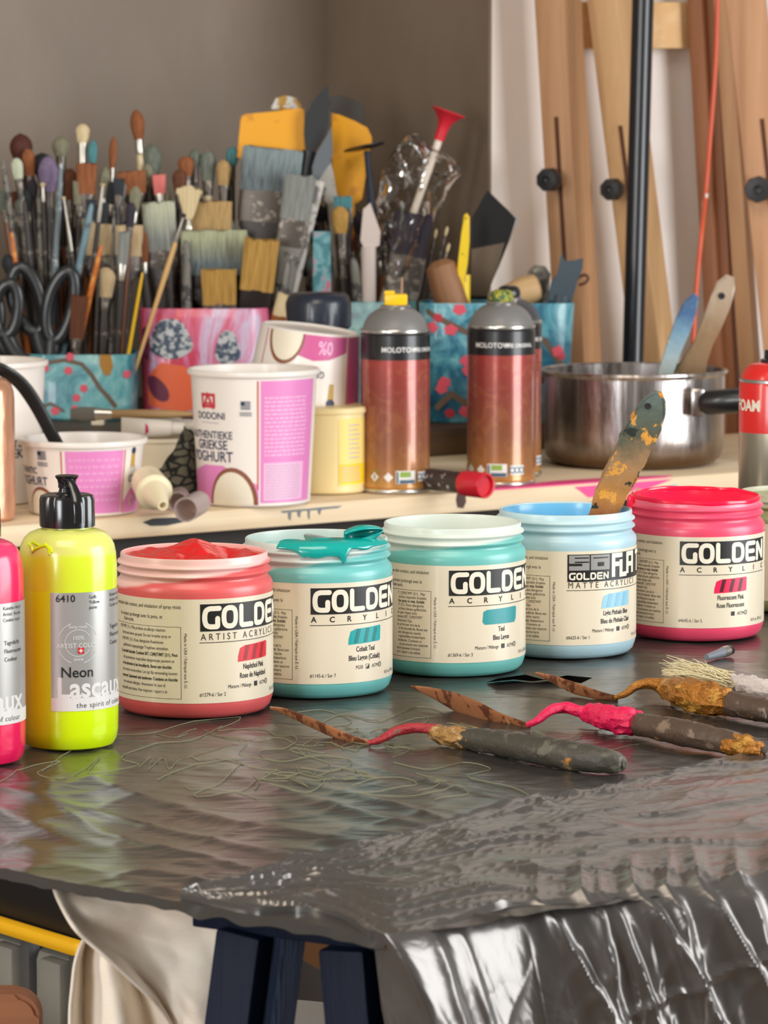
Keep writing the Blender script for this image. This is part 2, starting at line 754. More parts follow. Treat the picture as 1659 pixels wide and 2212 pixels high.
M_navy = mat('navy_paint', (13, 22, 42), 0.6, spec=0.2, bump=((220, 220, 14), 0.5, 0.0015))
M_navy_rough = mat('navy_paint_rough_grain', (26, 40, 64), 0.55, spec=0.3, bump=((500, 500, 12), 1.0, 0.004))
M_board = mat('table_board_dark', (26, 26, 28), 0.6)
Bn = (TB - TA).normalized()
Inn = Vector((-Bn.y, Bn.x, 0))
if Inn.y < 0:
    Inn = -Inn
table = thing('table_top', 'dark board table top lying under the grey plastic sheets', 'table', (TA.x, TA.y, TABLE - 0.024))
bm = B()
q = [TA + Inn * 0.07 + (TR - TA) * 0.035, TB + Inn * 0.07, TQ + Vector((-0.03, -0.03, 0)), TR + Vector((-0.02, 0.0, 0)) + Inn * 0.02]
lo = [bm.verts.new((p.x - TA.x, p.y - TA.y, 0)) for p in q]
hi = [bm.verts.new((p.x - TA.x, p.y - TA.y, 0.0215)) for p in q]
loops_to_faces(bm, [lo, hi])
obj('board', bm, M_board, table, smooth=False)

trestle = thing('trestle', 'navy blue painted wooden trestle under the near table corner', 'trestle', (TA.x, TA.y, 0))
O3 = Vector((TA.x, TA.y, 0))


def plank(name, p, q, w, d, yaw, m, parent, org, bev=0.0015):
    """straight timber p -> q, w across, d deep, its cross-section turned by yaw about the vertical"""
    p, q = Vector(p), Vector(q)
    a = (q - p).normalized()
    x = Vector((math.cos(yaw), math.sin(yaw), 0))
    x = (x - a * x.dot(a)).normalized()
    y = a.cross(x)
    M = Matrix((x, y, a)).transposed().to_4x4()
    M.translation = (p + q) / 2 - org
    bm = B()
    box(bm, w, d, (q - p).length, bevel=bev, M=M)
    return obj(name, bm, m, parent)


def leg_to_floor(px0, py0, px1, py1, Y, z0):
    a = at(px0, py0, Y)
    b = at(px1, py1, Y)
    k = (0.002 - a.z) / (b.z - a.z)
    t = a + (b - a) * ((z0 - a.z) / (b.z - a.z))
    return t, a + (b - a) * k


zt = TABLE - 0.016
t1, f1 = leg_to_floor(548, 1990, 519, 2212, 1.487, zt)
t2, f2 = leg_to_floor(768, 2060, 781, 2212, 1.462, zt)
for (t_, f_) in ((t1, f1), (t2, f2)):
    plank('leg', f_, t_, 0.0215, 0.026, math.radians(-28), M_navy, trestle, O3)
    # rough sawn side
plank('leg', f1 + Vector((0.0137, -0.0012, 0)), t1 + Vector((0.0137, -0.0012, 0)), 0.011, 0.0235, math.radians(24), M_navy_rough, trestle, O3).__setitem__('label', 'rough grained navy side batten')
plank('leg', f2 + Vector((0.0135, -0.0012, 0)), t2 + Vector((0.0135, -0.0012, 0)), 0.0095, 0.0235, math.radians(24), M_navy_rough, trestle, O3).__setitem__('label', 'rough grained navy side batten')
b0, b1 = at(425, 1950, 1.50), at(838, 2055, 1.452)
b0.z = b1.z = TABLE - 0.0105
bm = B()
d_ = (b1 - b0)
n_ = Vector((-d_.y, d_.x, 0)).normalized()
dd = d_.normalized()
M = Matrix((dd, n_, Vector((0, 0, 1)))).transposed().to_4x4()
M.translation = (b0 + b1) / 2 + n_ * 0.018 - O3
box(bm, d_.length, 0.044, 0.013, bevel=0.001, M=M)
obj('top_beam', bm, M_navy, trestle)

# ---------------------------------------------------------------- plastic sheets
def plastic(name, col, metal):
    m = bpy.data.materials.new(name)
    m.use_nodes = True
    t = NT(m)
    b = t.b
    b.inputs['Base Color'].default_value = lin(col)
    b.inputs['Metallic'].default_value = metal
    b.inputs['Roughness'].default_value = 0.25
    v = t.coord((1, 1, 1))
    mp = t.n('ShaderNodeMapping')
    mp.inputs['Rotation'].default_value = (0, 0, math.radians(50))
    mp.inputs['Scale'].default_value = (10, 26, 16)
    t.l(v, mp.inputs[0])
    n1 = t.noise(mp.outputs[0], 1, 4, 0.55, 0.8)
    mp2 = t.n('ShaderNodeMapping')
    mp2.inputs['Rotation'].default_value = (0, 0, math.radians(36))
    mp2.inputs['Scale'].default_value = (20, 46, 40)
    t.l(v, mp2.inputs[0])
    n2 = t.noise(mp2.outputs[0], 1, 3, 0.5, 0.4)
    r1 = t.math('ABSOLUTE', t.math('SUBTRACT', n1, 0.5))
    h = t.math('ADD', t.math('MULTIPLY', r1, 1.5), t.math('MULTIPLY', n2, 0.16))
    t.bump(h, 0.22, 0.006)
    return m


M_sheet = plastic('dark_grey_plastic_film', (74, 71, 68), 0.45)
M_sheet2 = plastic('silver_grey_plastic_film', (104, 100, 97), 0.58)


def ridged(p):
    return 1 - abs(noise.noise(p)) * 2


STEP = [tuple(on(a, b, TABLE).xy) for a, b in ((-60, 1702), (0, 1697), (140, 1688), (280, 1674), (420, 1640), (560, 1602), (700, 1588), (830, 1580))]


def hgt(x, y, amp=1.0):
    c, s = math.cos(-0.9), math.sin(-0.9)
    a, b = x * c + y * s, -x * s + y * c
    big = noise.noise(Vector((a * 7, b * 16, 1.3)))
    r = ridged(Vector((a * 9 + 3, b * 34, 4.4)) + Vector((noise.noise(Vector((a * 6, b * 6, 9))), 0, 0)))
    r2 = ridged(Vector((a * 30, b * 18 + a * 20, 7.7)))
    near = 0.35 + 0.65 * max(0, min(1, (1.95 - y) / 0.3))
    st_ = 0.0
    for k in range(len(STEP) - 1):                    # edge of a loose upper film
        p, q = STEP[k], STEP[k + 1]
        if p[0] - 0.002 <= x <= q[0] + 0.002:
            f = (x - p[0]) / (q[0] - p[0])
            d = (p[1] + (q[1] - p[1]) * f) - y + 0.002 * noise.noise(Vector((x * 60, 0, 5)))
            if d > -0.004:
                st_ = 0.0016 * min(1, (d + 0.004) / 0.004) * math.exp(-max(0, d) / 0.06)
            break
    v = noise.voronoi(Vector((a * 11, b * 20, 2.2)))[0]
    fac = v[1] - v[0]
    return st_ + amp * near * (0.0014 * big + 0.0016 * max(0, r) ** 3 + 0.0006 * max(0, r2) ** 4 + 0.0016 * max(0, 0.35 - fac))


sheet = thing('plastic_sheet', 'dark grey plastic sheet with pale scribbled lines under the paint jars', 'plastic sheet', (TA.x, TA.y, TABLE))
bm = B()
SH = lambda p: Vector((p.x - TA.x, p.y - TA.y, 0))


def sheet_pt(u, v):
    p = tquad(u, max(v, 0))
    q = SH(p)
    q.z = hgt(p.x, p.y) - 0.0003
    if v <= 0:                                # turned down at the front edge
        q -= Inn * 0.003 * (1 + 0.6 * noise.noise(Vector((u * 60, 0, 0))))
        q.z -= 0.0035 + 0.002 * noise.noise(Vector((u * 45, 3, 0)))
    return q


grid_bm(bm, 230, 260, lambda i, j: sheet_pt(i, -0.01 if j == 0 else (j - 1 / 260) ** 1.25))
obj('film', bm, M_sheet, sheet)
# scribbles
M_scrib = mat('pale_scribble_line', (132, 130, 100), 0.6)
bm = B()


def scribble(pix, r=0.00024, k=5, closed=False):
    pts = []
    for p in smooth_path([Vector((a, b, 0)) for a, b in pix], k):
        w = on(p.x, p.y, TABLE)
        q = SH(w)
        q.z = hgt(w.x, w.y) + 0.0002
        pts.append(q)
    tube(bm, pts, r, 5, 0.5, up=(0, 0, 1))


R2 = random.Random(11)
scribble([(0, 1690), (60, 1660), (130, 1650), (80, 1672), (140, 1690), (215, 1640), (190, 1672), (250, 1668), (300, 1655), (262, 1640), (330, 1612), (420, 1600), (480, 1570)])
scribble([(90, 1668), (200, 1600), (330, 1585), (420, 1560), (520, 1552), (470, 1580), (560, 1575), (610, 1600)])
scribble([(300, 1660), (330, 1640), (320, 1672), (352, 1640), (365, 1668), (400, 1640), (430, 1650)])
scribble([(340, 1690), (420, 1660), (520, 1650), (480, 1690), (420, 1722), (500, 1716), (560, 1690), (620, 1672), (700, 1690), (660, 1715), (580, 1700)])
scribble([(590, 1590), (640, 1600), (620, 1625), (560, 1630), (600, 1650), (690, 1640), (760, 1650), (720, 1672), (650, 1665)])
scribble([(680, 1570), (740, 1545), (820, 1560), (900, 1530), (960, 1545), (880, 1560), (800, 1590)])
scribble([(760, 1700), (850, 1680), (900, 1695), (820, 1712), (770, 1720), (900, 1722), (980, 1700), (1010, 1715), (940, 1730)])
scribble([(640, 1540), (700, 1535), (760, 1560), (700, 1572), (650, 1560)])
scribble([(850, 1650), (930, 1664), (1000, 1650), (1060, 1664), (1010, 1680), (1100, 1700), (1150, 1720)])
scribble([(1150, 1580), (1200, 1600), (1260, 1592), (1220, 1612), (1300, 1622), (1380, 1610)])
for k in range(26):
    x0, y0 = R2.uniform(360, 980), R2.uniform(1570, 1735)
    L = []
    for j in range(R2.randint(4, 7)):
        L.append((x0, y0))
        x0 += R2.uniform(-50, 70)
        y0 += R2.uniform(-18, 18)
    scribble(L, 0.0002)
obj('scribbles', bm, M_scrib, sheet, label='thin pale scribbled lines', kind='stuff')
# torn flap of film behind the lying knives, its black stands in for shadow
fl = [(1050, 1468), (1110, 1462), (1150, 1466), (1200, 1460), (1255, 1470), (1225, 1484), (1150, 1482), (1090, 1474)]
bm = B()
vs0, vs1 = [], []
for k, (a, b) in enumerate(fl[:5]):
    w = on(a, b + 8, TABLE)
    q = SH(w)
    q.z = 0.0005
    vs0.append(bm.verts.new(q))
    q2 = q + Vector((0.006, -0.012 - 0.002 * (k % 2), 0.0042 + 0.0012 * math.sin(k * 2.1)))
    vs1.append(bm.verts.new(q2))
loops_to_faces(bm, [vs0, vs1], False, False, closed=False)
obj('torn_flap', bm, mat('film_edge_shade', (14, 14, 15), 0.5), sheet, label='torn edge of the film coloured black as its shadow')

# the second sheet, hanging over the right-hand table edge
seam_px = [(395, 1940), (440, 1922), (540, 1896), (640, 1866), (740, 1848), (850, 1817), (1000, 1775), (1150, 1733), (1240, 1724), (1380, 1694), (1520, 1662), (1659, 1630), (1900, 1572)]
edge_px = [(395, 1944), (470, 1960), (560, 1974), (650, 1972), (745, 1990), (835, 2034), (960, 1998), (1090, 1966), (1200, 1955), (1350, 1940), (1500, 1926), (1659, 1908), (1900, 1872)]
SE = smooth_path([on(a, b, TABLE) for a, b in seam_px], 16)
ED = smooth_path([on(a, b, TABLE) for a, b in edge_px], 16)
NS = len(SE)
over = thing('plastic_sheet', 'shiny silver grey plastic sheet hanging creased over the near table edge', 'plastic sheet', (TA.x, TA.y, TABLE))
bm = B()
rows = []
NB, ND = 70, 110
out = -V                                            # drape direction, away from the table
out = Vector((U.y, -U.x, 0))


def sampled(L, t):
    t = max(0.0, min(1.0, t)) * (len(L) - 1)
    k = min(int(t), len(L) - 2)
    return L[k].lerp(L[k + 1], t - k)


NA = 440
FOLDS = [(0.470, 0.010, 0.0075, 0.0040, 0.0), (0.505, 0.4, 0.006, 0.0014, 0.0), (0.640, 1.75, 0.0080, 0.0050, 0.25), (0.700, 0.5, 0.0075, 0.0060, 1.0), (0.722, 1.1, 0.006, 0.0034, 0.7),
         (0.762, 1.7, 0.008, 0.0056, 1.0), (0.800, 0.4, 0.0065, 0.0042, 0.8), (0.838, 1.5, 0.008, 0.0060, 1.0), (0.885, 0.6, 0.008, 0.0046, 0.9), (0.925, 1.4, 0.009, 0.0060, 1.0), (0.965, 0.4, 0.009, 0.005, 0.8)]


def folds(a, d, top=False):
    h = 0.0
    for a0, sl, w, amp, tp in FOLDS:
        x = (a - a0 - 0.75 * sl * d - 0.004 * noise.noise(Vector((d * 60, a0 * 40, 1)))) / (w * 1.5)
        g = math.exp(-abs(x) ** 1.5) if x < 0 else math.exp(-abs(x / 0.7) ** 1.7)
        h += amp * g * (tp * 0.7 if top else 1.0)
    return h


for j in range(NB + 1):
    b = j / NB
    row = []
    for i in range(NA + 1):
        a = i / NA
        p = sampled(SE, a).lerp(sampled(ED, a), b)
        p += Vector((0, 1, 0)) * (0.0022 * noise.noise(Vector((a * 38, 2, b * 3))) * (1 - b) ** 4)
        # wrinkles fan out from the seam
        ea_ = max(0.0, min(1.0, (a - 0.06) / 0.25))
        w = ridged(Vector((a * 3.5 + b * 0.8, b * 7 - a * 5 + 0.5 * noise.noise(Vector((a * 5, b * 3, 1))), 2.2)))
        w2 = ridged(Vector((a * 42 + b * 14, b * 3 - a * 4, 5.1)))
        w3 = ridged(Vector((a * 6, b * 22 - a * 12, 9.1)))
        h = 0.0020 + 0.0022 * max(0, w) ** 4 + 0.0007 * ea_ * max(0, w2) ** 2 * (1 - b) ** 3 + 0.0006 * max(0, w3) ** 3 + hgt(p.x, p.y, 0.25)
        h += 0.0026 * math.exp(-(b / 0.022) ** 2) * ea_ * (0.75 + 0.5 * noise.noise(Vector((a * 50, 1, 1))))     # curled lip on the seam
        if b == 0:
            h = 0.0012 + hgt(p.x, p.y)
        if b > 0.5:
            h += folds(a, -0.035 * (1 - b), True) * max(0.0, (b - 0.55) / 0.45) ** 1.6
        q = SH(p)
        q.z = h
        row.append(bm.verts.new(q))
    rows.append(row)
a_c = 0.405                                          # table corner along the sheet
for j in range(1, ND + 1):
    b = j / ND
    row = []
    for i in range(NA + 1):
        a = i / NA
        p = sampled(ED, a)
        k = max(0.0, min(1.0, (a - a_c + 0.012) / 0.02))
        k = k * k * (3 - 2 * k)
        L = 0.004 + k * 0.20
        d = b * L
        sl = max(0.0, 1 - (a - a_c) / 0.25) if a > a_c else 1.0
        q = SH(p)
        bulge = 0.010 * (1 - math.exp(-d / 0.012)) * k
        f2 = ridged(Vector((a * 45 - d * 30, d * 16, 8.3)))
        f3 = ridged(Vector((a * 7 + 2, d * 22 + a * 9, 6.1)))
        g = min(1, d / 0.03)
        dense = max(0.0, min(1.0, (a - 0.62) / 0.1))
        cr = (d - 0.055 + 0.125 * (a - 0.715)) / 0.0016
        off = bulge + k * folds(a, d) * min(1, 0.35 + d / 0.012) + g * ((0.0004 + 0.0012 * dense) * max(0, f2) ** 2 + 0.0010 * max(0, f3) ** 4)
        off += k * dense * 0.0016 * math.exp(-cr * cr)
        q += out * off + U * (sl * d * 0.38 * k)
        q.z = 0.0022 - d * (0.97) + 0.001
        if a < a_c - 0.012:
            q -= Inn * 0.0015
        row.append(bm.verts.new(q))
    rows.append(row)
loops_to_faces(bm, rows, False, False, closed=False)
obj('film', bm, M_sheet2, over)

# ---------------------------------------------------------------- under the table
M_rag = bpy.data.materials.new('cream_cotton')
M_rag.use_nodes = True
_t = NT(M_rag)
_n = _t.noise(_t.coord((9, 9, 9)), 1, 5, 0.6)
_t.l(_t.ramp(_n, [(0.36, (216, 196, 174)), (0.5, (240, 226, 208)), (0.62, (246, 236, 220))]), _t.b.inputs['Base Color'])
_t.b.inputs['Roughness'].default_value = 0.95
_t.bump(_t.noise(_t.coord((260, 260, 1400)), 1, 2), 0.35, 0.001)
bm = B()


def sheetlet(L, Rr, nu, nv, fold, thick=0.0012):
    """cloth between two hanging side curves L and Rr given as world points"""
    def fn(i, j):
        p = sampled(L, j).lerp(sampled(Rr, j), i)
        return p + Vector((0.15, -1, 0)) * fold(i, j)
    v = grid_bm(bm, nu, nv, fn)
    return v


YR = 1.535
lf = smooth_path([at(104, 1888, YR), at(122, 1945, YR - 0.012), at(165, 2012, YR - 0.02), at(250, 2090, YR - 0.02), at(345, 2190, YR - 0.012), at(420, 2330, YR)], 8)
rt = smooth_path([at(520, 1975, YR - 0.03), at(520, 2040, YR - 0.01), at(520, 2110, YR), at(510, 2190, YR), at(500, 2260, YR), at(500, 2330, YR)], 8)
sheetlet(lf, rt, 60, 70, lambda i, j: -0.006 + 0.008 * math.sin((i * 1.3 + j * 0.9) * 5) * (0.3 + j) + 0.004 * noise.noise(Vector((i * 5, j * 7, 1))) + 0.006 * math.exp(-(i / 0.06) ** 2))
lf2 = smooth_path([at(190, 1995, YR + 0.012), at(160, 2060, YR + 0.006), at(150, 2130, YR + 0.004), at(146, 2200, YR + 0.004), at(150, 2330, YR + 0.004)], 8)
rt2 = smooth_path([at(300, 2030, YR + 0.016), at(330, 2090, YR + 0.016), at(390, 2150, YR + 0.016), at(440, 2220, YR + 0.016), at(480, 2330, YR + 0.016)], 8)
sheetlet(lf2, rt2, 60, 60, lambda i, j: 0.016 * math.cos(i * 14 + j * 1.5) * (0.35 + 0.5 * j) - 0.008 * math.exp(-((i - 0.12) / 0.1) ** 2))
rag = obj('rag', bm, M_rag)
sm = rag.modifiers.new('thick', 'SOLIDIFY')
sm.thickness = 0.0015
tag(rag, 'cream cotton rag hanging in folds from the table beside the navy trestle', 'cloth')

M_greyp = mat('grey_plastic', (150, 148, 140), 0.55)
M_greyd = mat('dark_grey_plastic', (88, 88, 88), 0.55)
M_blackp = mat('black_plastic', (22, 22, 24), 0.42)
M_yellow = mat('yellow_plastic', (244, 184, 22), 0.45)
chest = thing('tool_chest', 'grey plastic tool chest with black lid and yellow band under the table', 'tool chest', (0, 0, 0))
Yc = 2.55
pc = at(20, 2010, Yc)
zl = at(60, 1990, Yc).z
rz_ = math.radians(-50)
cc = at(172, 2050, 2.42)
zl = cc.z + 0.004
chest.rotation_euler = (0, 0, rz_)
ch_ = Matrix.Rotation(rz_, 3, 'Z') @ Vector((0.184, -0.136, 0))
chest.location = (cc.x - ch_.x, cc.y - ch_.y, 0)
bm = B()
box(bm, 0.34, 0.12, zl - 0.02, (0, -0.06, (zl - 0.02) / 2 + 0.0005), 0.008)
obj('body', bm, M_greyp, chest)
bm = B()
box(bm, 0.36, 0.13, 0.09, (0, -0.065, zl + 0.036), 0.012)
obj('lid', bm, M_blackp, chest)
bm = B()
box(bm, 0.372, 0.012, 0.011, (0, -0.136, zl - 0.004), 0.004)
obj('band', bm, M_yellow, chest, label='yellow band')
for dx in (0.075, 0.135):
    bm = B()
    box(bm, 0.028, 0.014, 0.052, (dx, -0.122, zl - 0.048), 0.004)
    obj('latch', bm, M_greyp, chest)
    bm = B()
    box(bm, 0.012, 0.012, 0.08, (dx + 0.027, -0.121, zl - 0.05), 0.003)
    obj('rib', bm, M_greyd, chest)

M_stool = wood_mat('orange_wood', (140, 86, 54), (166, 106, 70), axis=0, scale=0.6)
plk = thing('wooden_plank', 'orange brown plank with rounded top corner standing before the tool chest', 'plank', (0, 0, 0))
ps = at(88, 2138, 2.2)
plk.location = (ps.x - 0.13, 2.2, 0)
bm = B()
zz = ps.z
oc = [(-0.13, 0.001), (0.13, 0.001)] + [(0.13 - 0.016 + 0.016 * math.cos(a * PI / 16), zz - 0.016 + 0.016 * math.sin(a * PI / 16)) for a in range(9)] + [(-0.13 + 0.016 - 0.016 * math.sin(a * PI / 16), zz - 0.016 + 0.016 * math.cos(a * PI / 16)) for a in range(9)]
prism(bm, oc, 0.024, 0.003)
obj('board', bm, M_stool, plk)

M_card = mat('brown_cardboard', (168, 122, 84), 0.85)
M_cardd = mat('brown_cardboard_inside', (92, 60, 40), 0.9)
cb = thing('cardboard_box', 'brown cardboard box on the floor seen between the trestle legs', 'box', (0, 0, 0))
p0 = at(790, 2130, 2.7)
cb.location = (p0.x + 0.155, 2.86, 0)
cb.rotation_euler = (0, 0, math.radians(24))
hz = p0.z + 0.045
bm = B()
for (sx, sy, cx, cy) in ((0.30, 0.004, 0, -0.12), (0.30, 0.004, 0, 0.12), (0.004, 0.236, -0.148, 0), (0.004, 0.236, 0.148, 0)):
    box(bm, sx, sy, hz, (cx, cy, hz / 2 + 0.001))
box(bm, 0.296, 0.236, 0.004, (0, 0, 0.003))
obj('carton', bm, M_card, cb, smooth=False)
bm = B()
box(bm, 0.004, 0.236, 0.09, (-0.178, 0, hz - 0.024), M=Matrix.Translation((0, 0, 0)))
obj('flap', bm, M_card, cb, smooth=False)
M_off = mat('off_white_board', (205, 200, 192), 0.6, blot=[((60, 62, 64), 45, 0.68)])
p1 = at(650, 2165, 2.2)
crate = thing('plastic_crate', 'off white paint flecked crate low between the trestle legs', 'crate', (p1.x, 2.10, 0), math.radians(-20))
bm = B()
hb = p1.z + 0.006
box(bm, 0.16, 0.14, hb - 0.016, (0, 0, (hb - 0.016) / 2 + 0.0005), 0.004)
obj('body', bm, M_greyd, crate)
bm = B()
box(bm, 0.18, 0.16, 0.016, (0, 0, hb - 0.008), 0.003)
obj('lid', bm, M_off, crate)

# ================================================================ paint jars
M_label = mat('cream_paper_label', (230, 217, 192), 0.38, coat=0.35)
M_ink = mat('black_ink', (28, 27, 26), 0.45)
M_white_ink = mat('cream_white_ink', (240, 232, 212), 0.42)
M_grey_ink = mat('grey_ink', (150, 148, 144), 0.45)
RJ = 0.04375
GL = 0.0672                                          # length of the big name block


def jar_mat(name, paint, body, neck, lines):
    """frosted plastic: the paint shows through up to a wavy line"""
    m = bpy.data.materials.new(name)
    m.use_nodes = True
    t = NT(m)
    tc = t.n('ShaderNodeTexCoord')
    sp = t.n('ShaderNodeSeparateXYZ')
    t.l(tc.outputs['Object'], sp.inputs[0])
    nf = t.noise(t.coord((26, 26, 40)), 1, 2, 0.5)
    z = t.math('ADD', sp.outputs[2], t.math('MULTIPLY', t.math('SUBTRACT', nf, 0.5), lines[1]))
    z = t.math('SUBTRACT', z, t.math('MULTIPLY', sp.outputs[0], lines[2]))
    k = t.n('ShaderNodeMapRange')
    k.inputs[1].default_value = lines[0] - 0.0009
    k.inputs[2].default_value = lines[0] + 0.0009
    t.l(z, k.inputs[0])
    t.l(t.mix(k.outputs[0], body, neck), t.b.inputs['Base Color'])
    t.b.inputs['Roughness'].default_value = 0.36
    t.b.inputs['Subsurface Weight'].default_value = 0.15
    t.b.inputs['Subsurface Radius'].default_value = (0.004, 0.004, 0.004)
    t.b.inputs['Coat Weight'].default_value = 0.25
    t.b.inputs['Coat Roughness'].default_value = 0.25
    return m


JAR_PROF = [(0.0, 0.0008), (0.034, 0.0008), (0.0365, 0.0), (0.0395, 0.0006), (0.0418, 0.003), (0.0431, 0.0068), (0.04345, 0.0086), (RJ - 0.0003, 0.0092),
            (RJ - 0.0003, 0.0668), (0.0437, 0.0690), (0.0434, 0.0712), (0.0424, 0.0730), (0.0410, 0.0742), (0.0407, 0.0756), (0.0413, 0.0768), (0.0425, 0.0774), (0.0427, 0.0780), (0.0424, 0.0787),
            (0.0411, 0.0796), (0.0407, 0.0806), (0.0413, 0.0815), (0.0424, 0.0820), (0.0426, 0.0826), (0.0423, 0.0832), (0.0410, 0.0840), (0.0407, 0.0850), (0.0408, 0.0868),
            (0.0405, 0.0875), (0.0398, 0.0877), (0.0392, 0.0873), (0.0390, 0.0860), (0.0390, 0.0700), (0.0405, 0.066), (0.0405, 0.03)]

LETTERS = {
    'G': ([(0.95, .86), (.42, .86), (.22, .80), (.14, .62), (.14, .38), (.22, .20), (.42, .14), (.68, .14), (.86, .14), (.86, .46)],),
    'O': ([(.36, .86), (.64, .86), (.80, .78), (.86, .62), (.86, .38), (.80, .22), (.64, .14), (.36, .14), (.20, .22), (.14, .38), (.14, .62), (.20, .78), (.36, .86)],),
    'L': ([(.14, .88), (.14, .14), (.88, .14)],),
    'D': ([(.14, .86), (.14, .14), (.60, .14), (.80, .24), (.86, .40), (.86, .60), (.80, .76), (.60, .86), (.14, .86)],),
    'E': ([(.88, .86), (.14, .86), (.14, .14), (.88, .14)], [(.42, .5), (.80, .5)]),
    'N': ([(.14, .12), (.14, .86), (.86, .14), (.86, .88)],),
}


def word_strokes(fl, word, u0, v0, w, h, gap, sw):
    for i, ch in enumerate(word):
        x = u0 + i * (w + gap)
        for st_ in LETTERS[ch]:
            fl.stroke([(x + a * w, v0 + b * h) for a, b in st_], sw, True, sw * 0.5)


PAR = ["T, C(M)IT/MIT (3:1).  May", "ardous respirable droplets", "the spray or mist. Enthält", "IT (3:1). Kann allergische", "prühen können gefährliche", "ol oder Nebel nicht", "ontient BIT, C(M)IT/MIT", "Attention! Des",
       "nt se former lors de la", "ni les brouillards. Bevat een", "een allergische reactie", "n gevaarlijke inhaleerbare", "inademen. Contiene un", "uò provocare una reazione", "tione possono formarsi", "are i vapori o le nebbie"]
PAR1 = ["CMIT/MIT (3:1). May produce an allergic reaction.", "be formed when sprayed. Do not breathe spray or", "CMIT/MIT (3:1). Kann allergische Reaktionen", "gefährliche lungengängige Tröpfchen entstehen.", "Le produit biocide: Contient BIT, C(M)IT/MIT (3:1). Peut",
        "des gouttelettes respirables dangereuses peuvent se", "ni les aérosols ni les brouillards. Bevat een biocide:", "che reactie veroorzaken. Let op! Bij verneveling kunnen", "gevormd. Sputnevel niet inademen. Contiene un biocida:", "una reazione allergica. Attenzione! In caso di", "respirabili pericolose. Non respirare i vapori o le"]


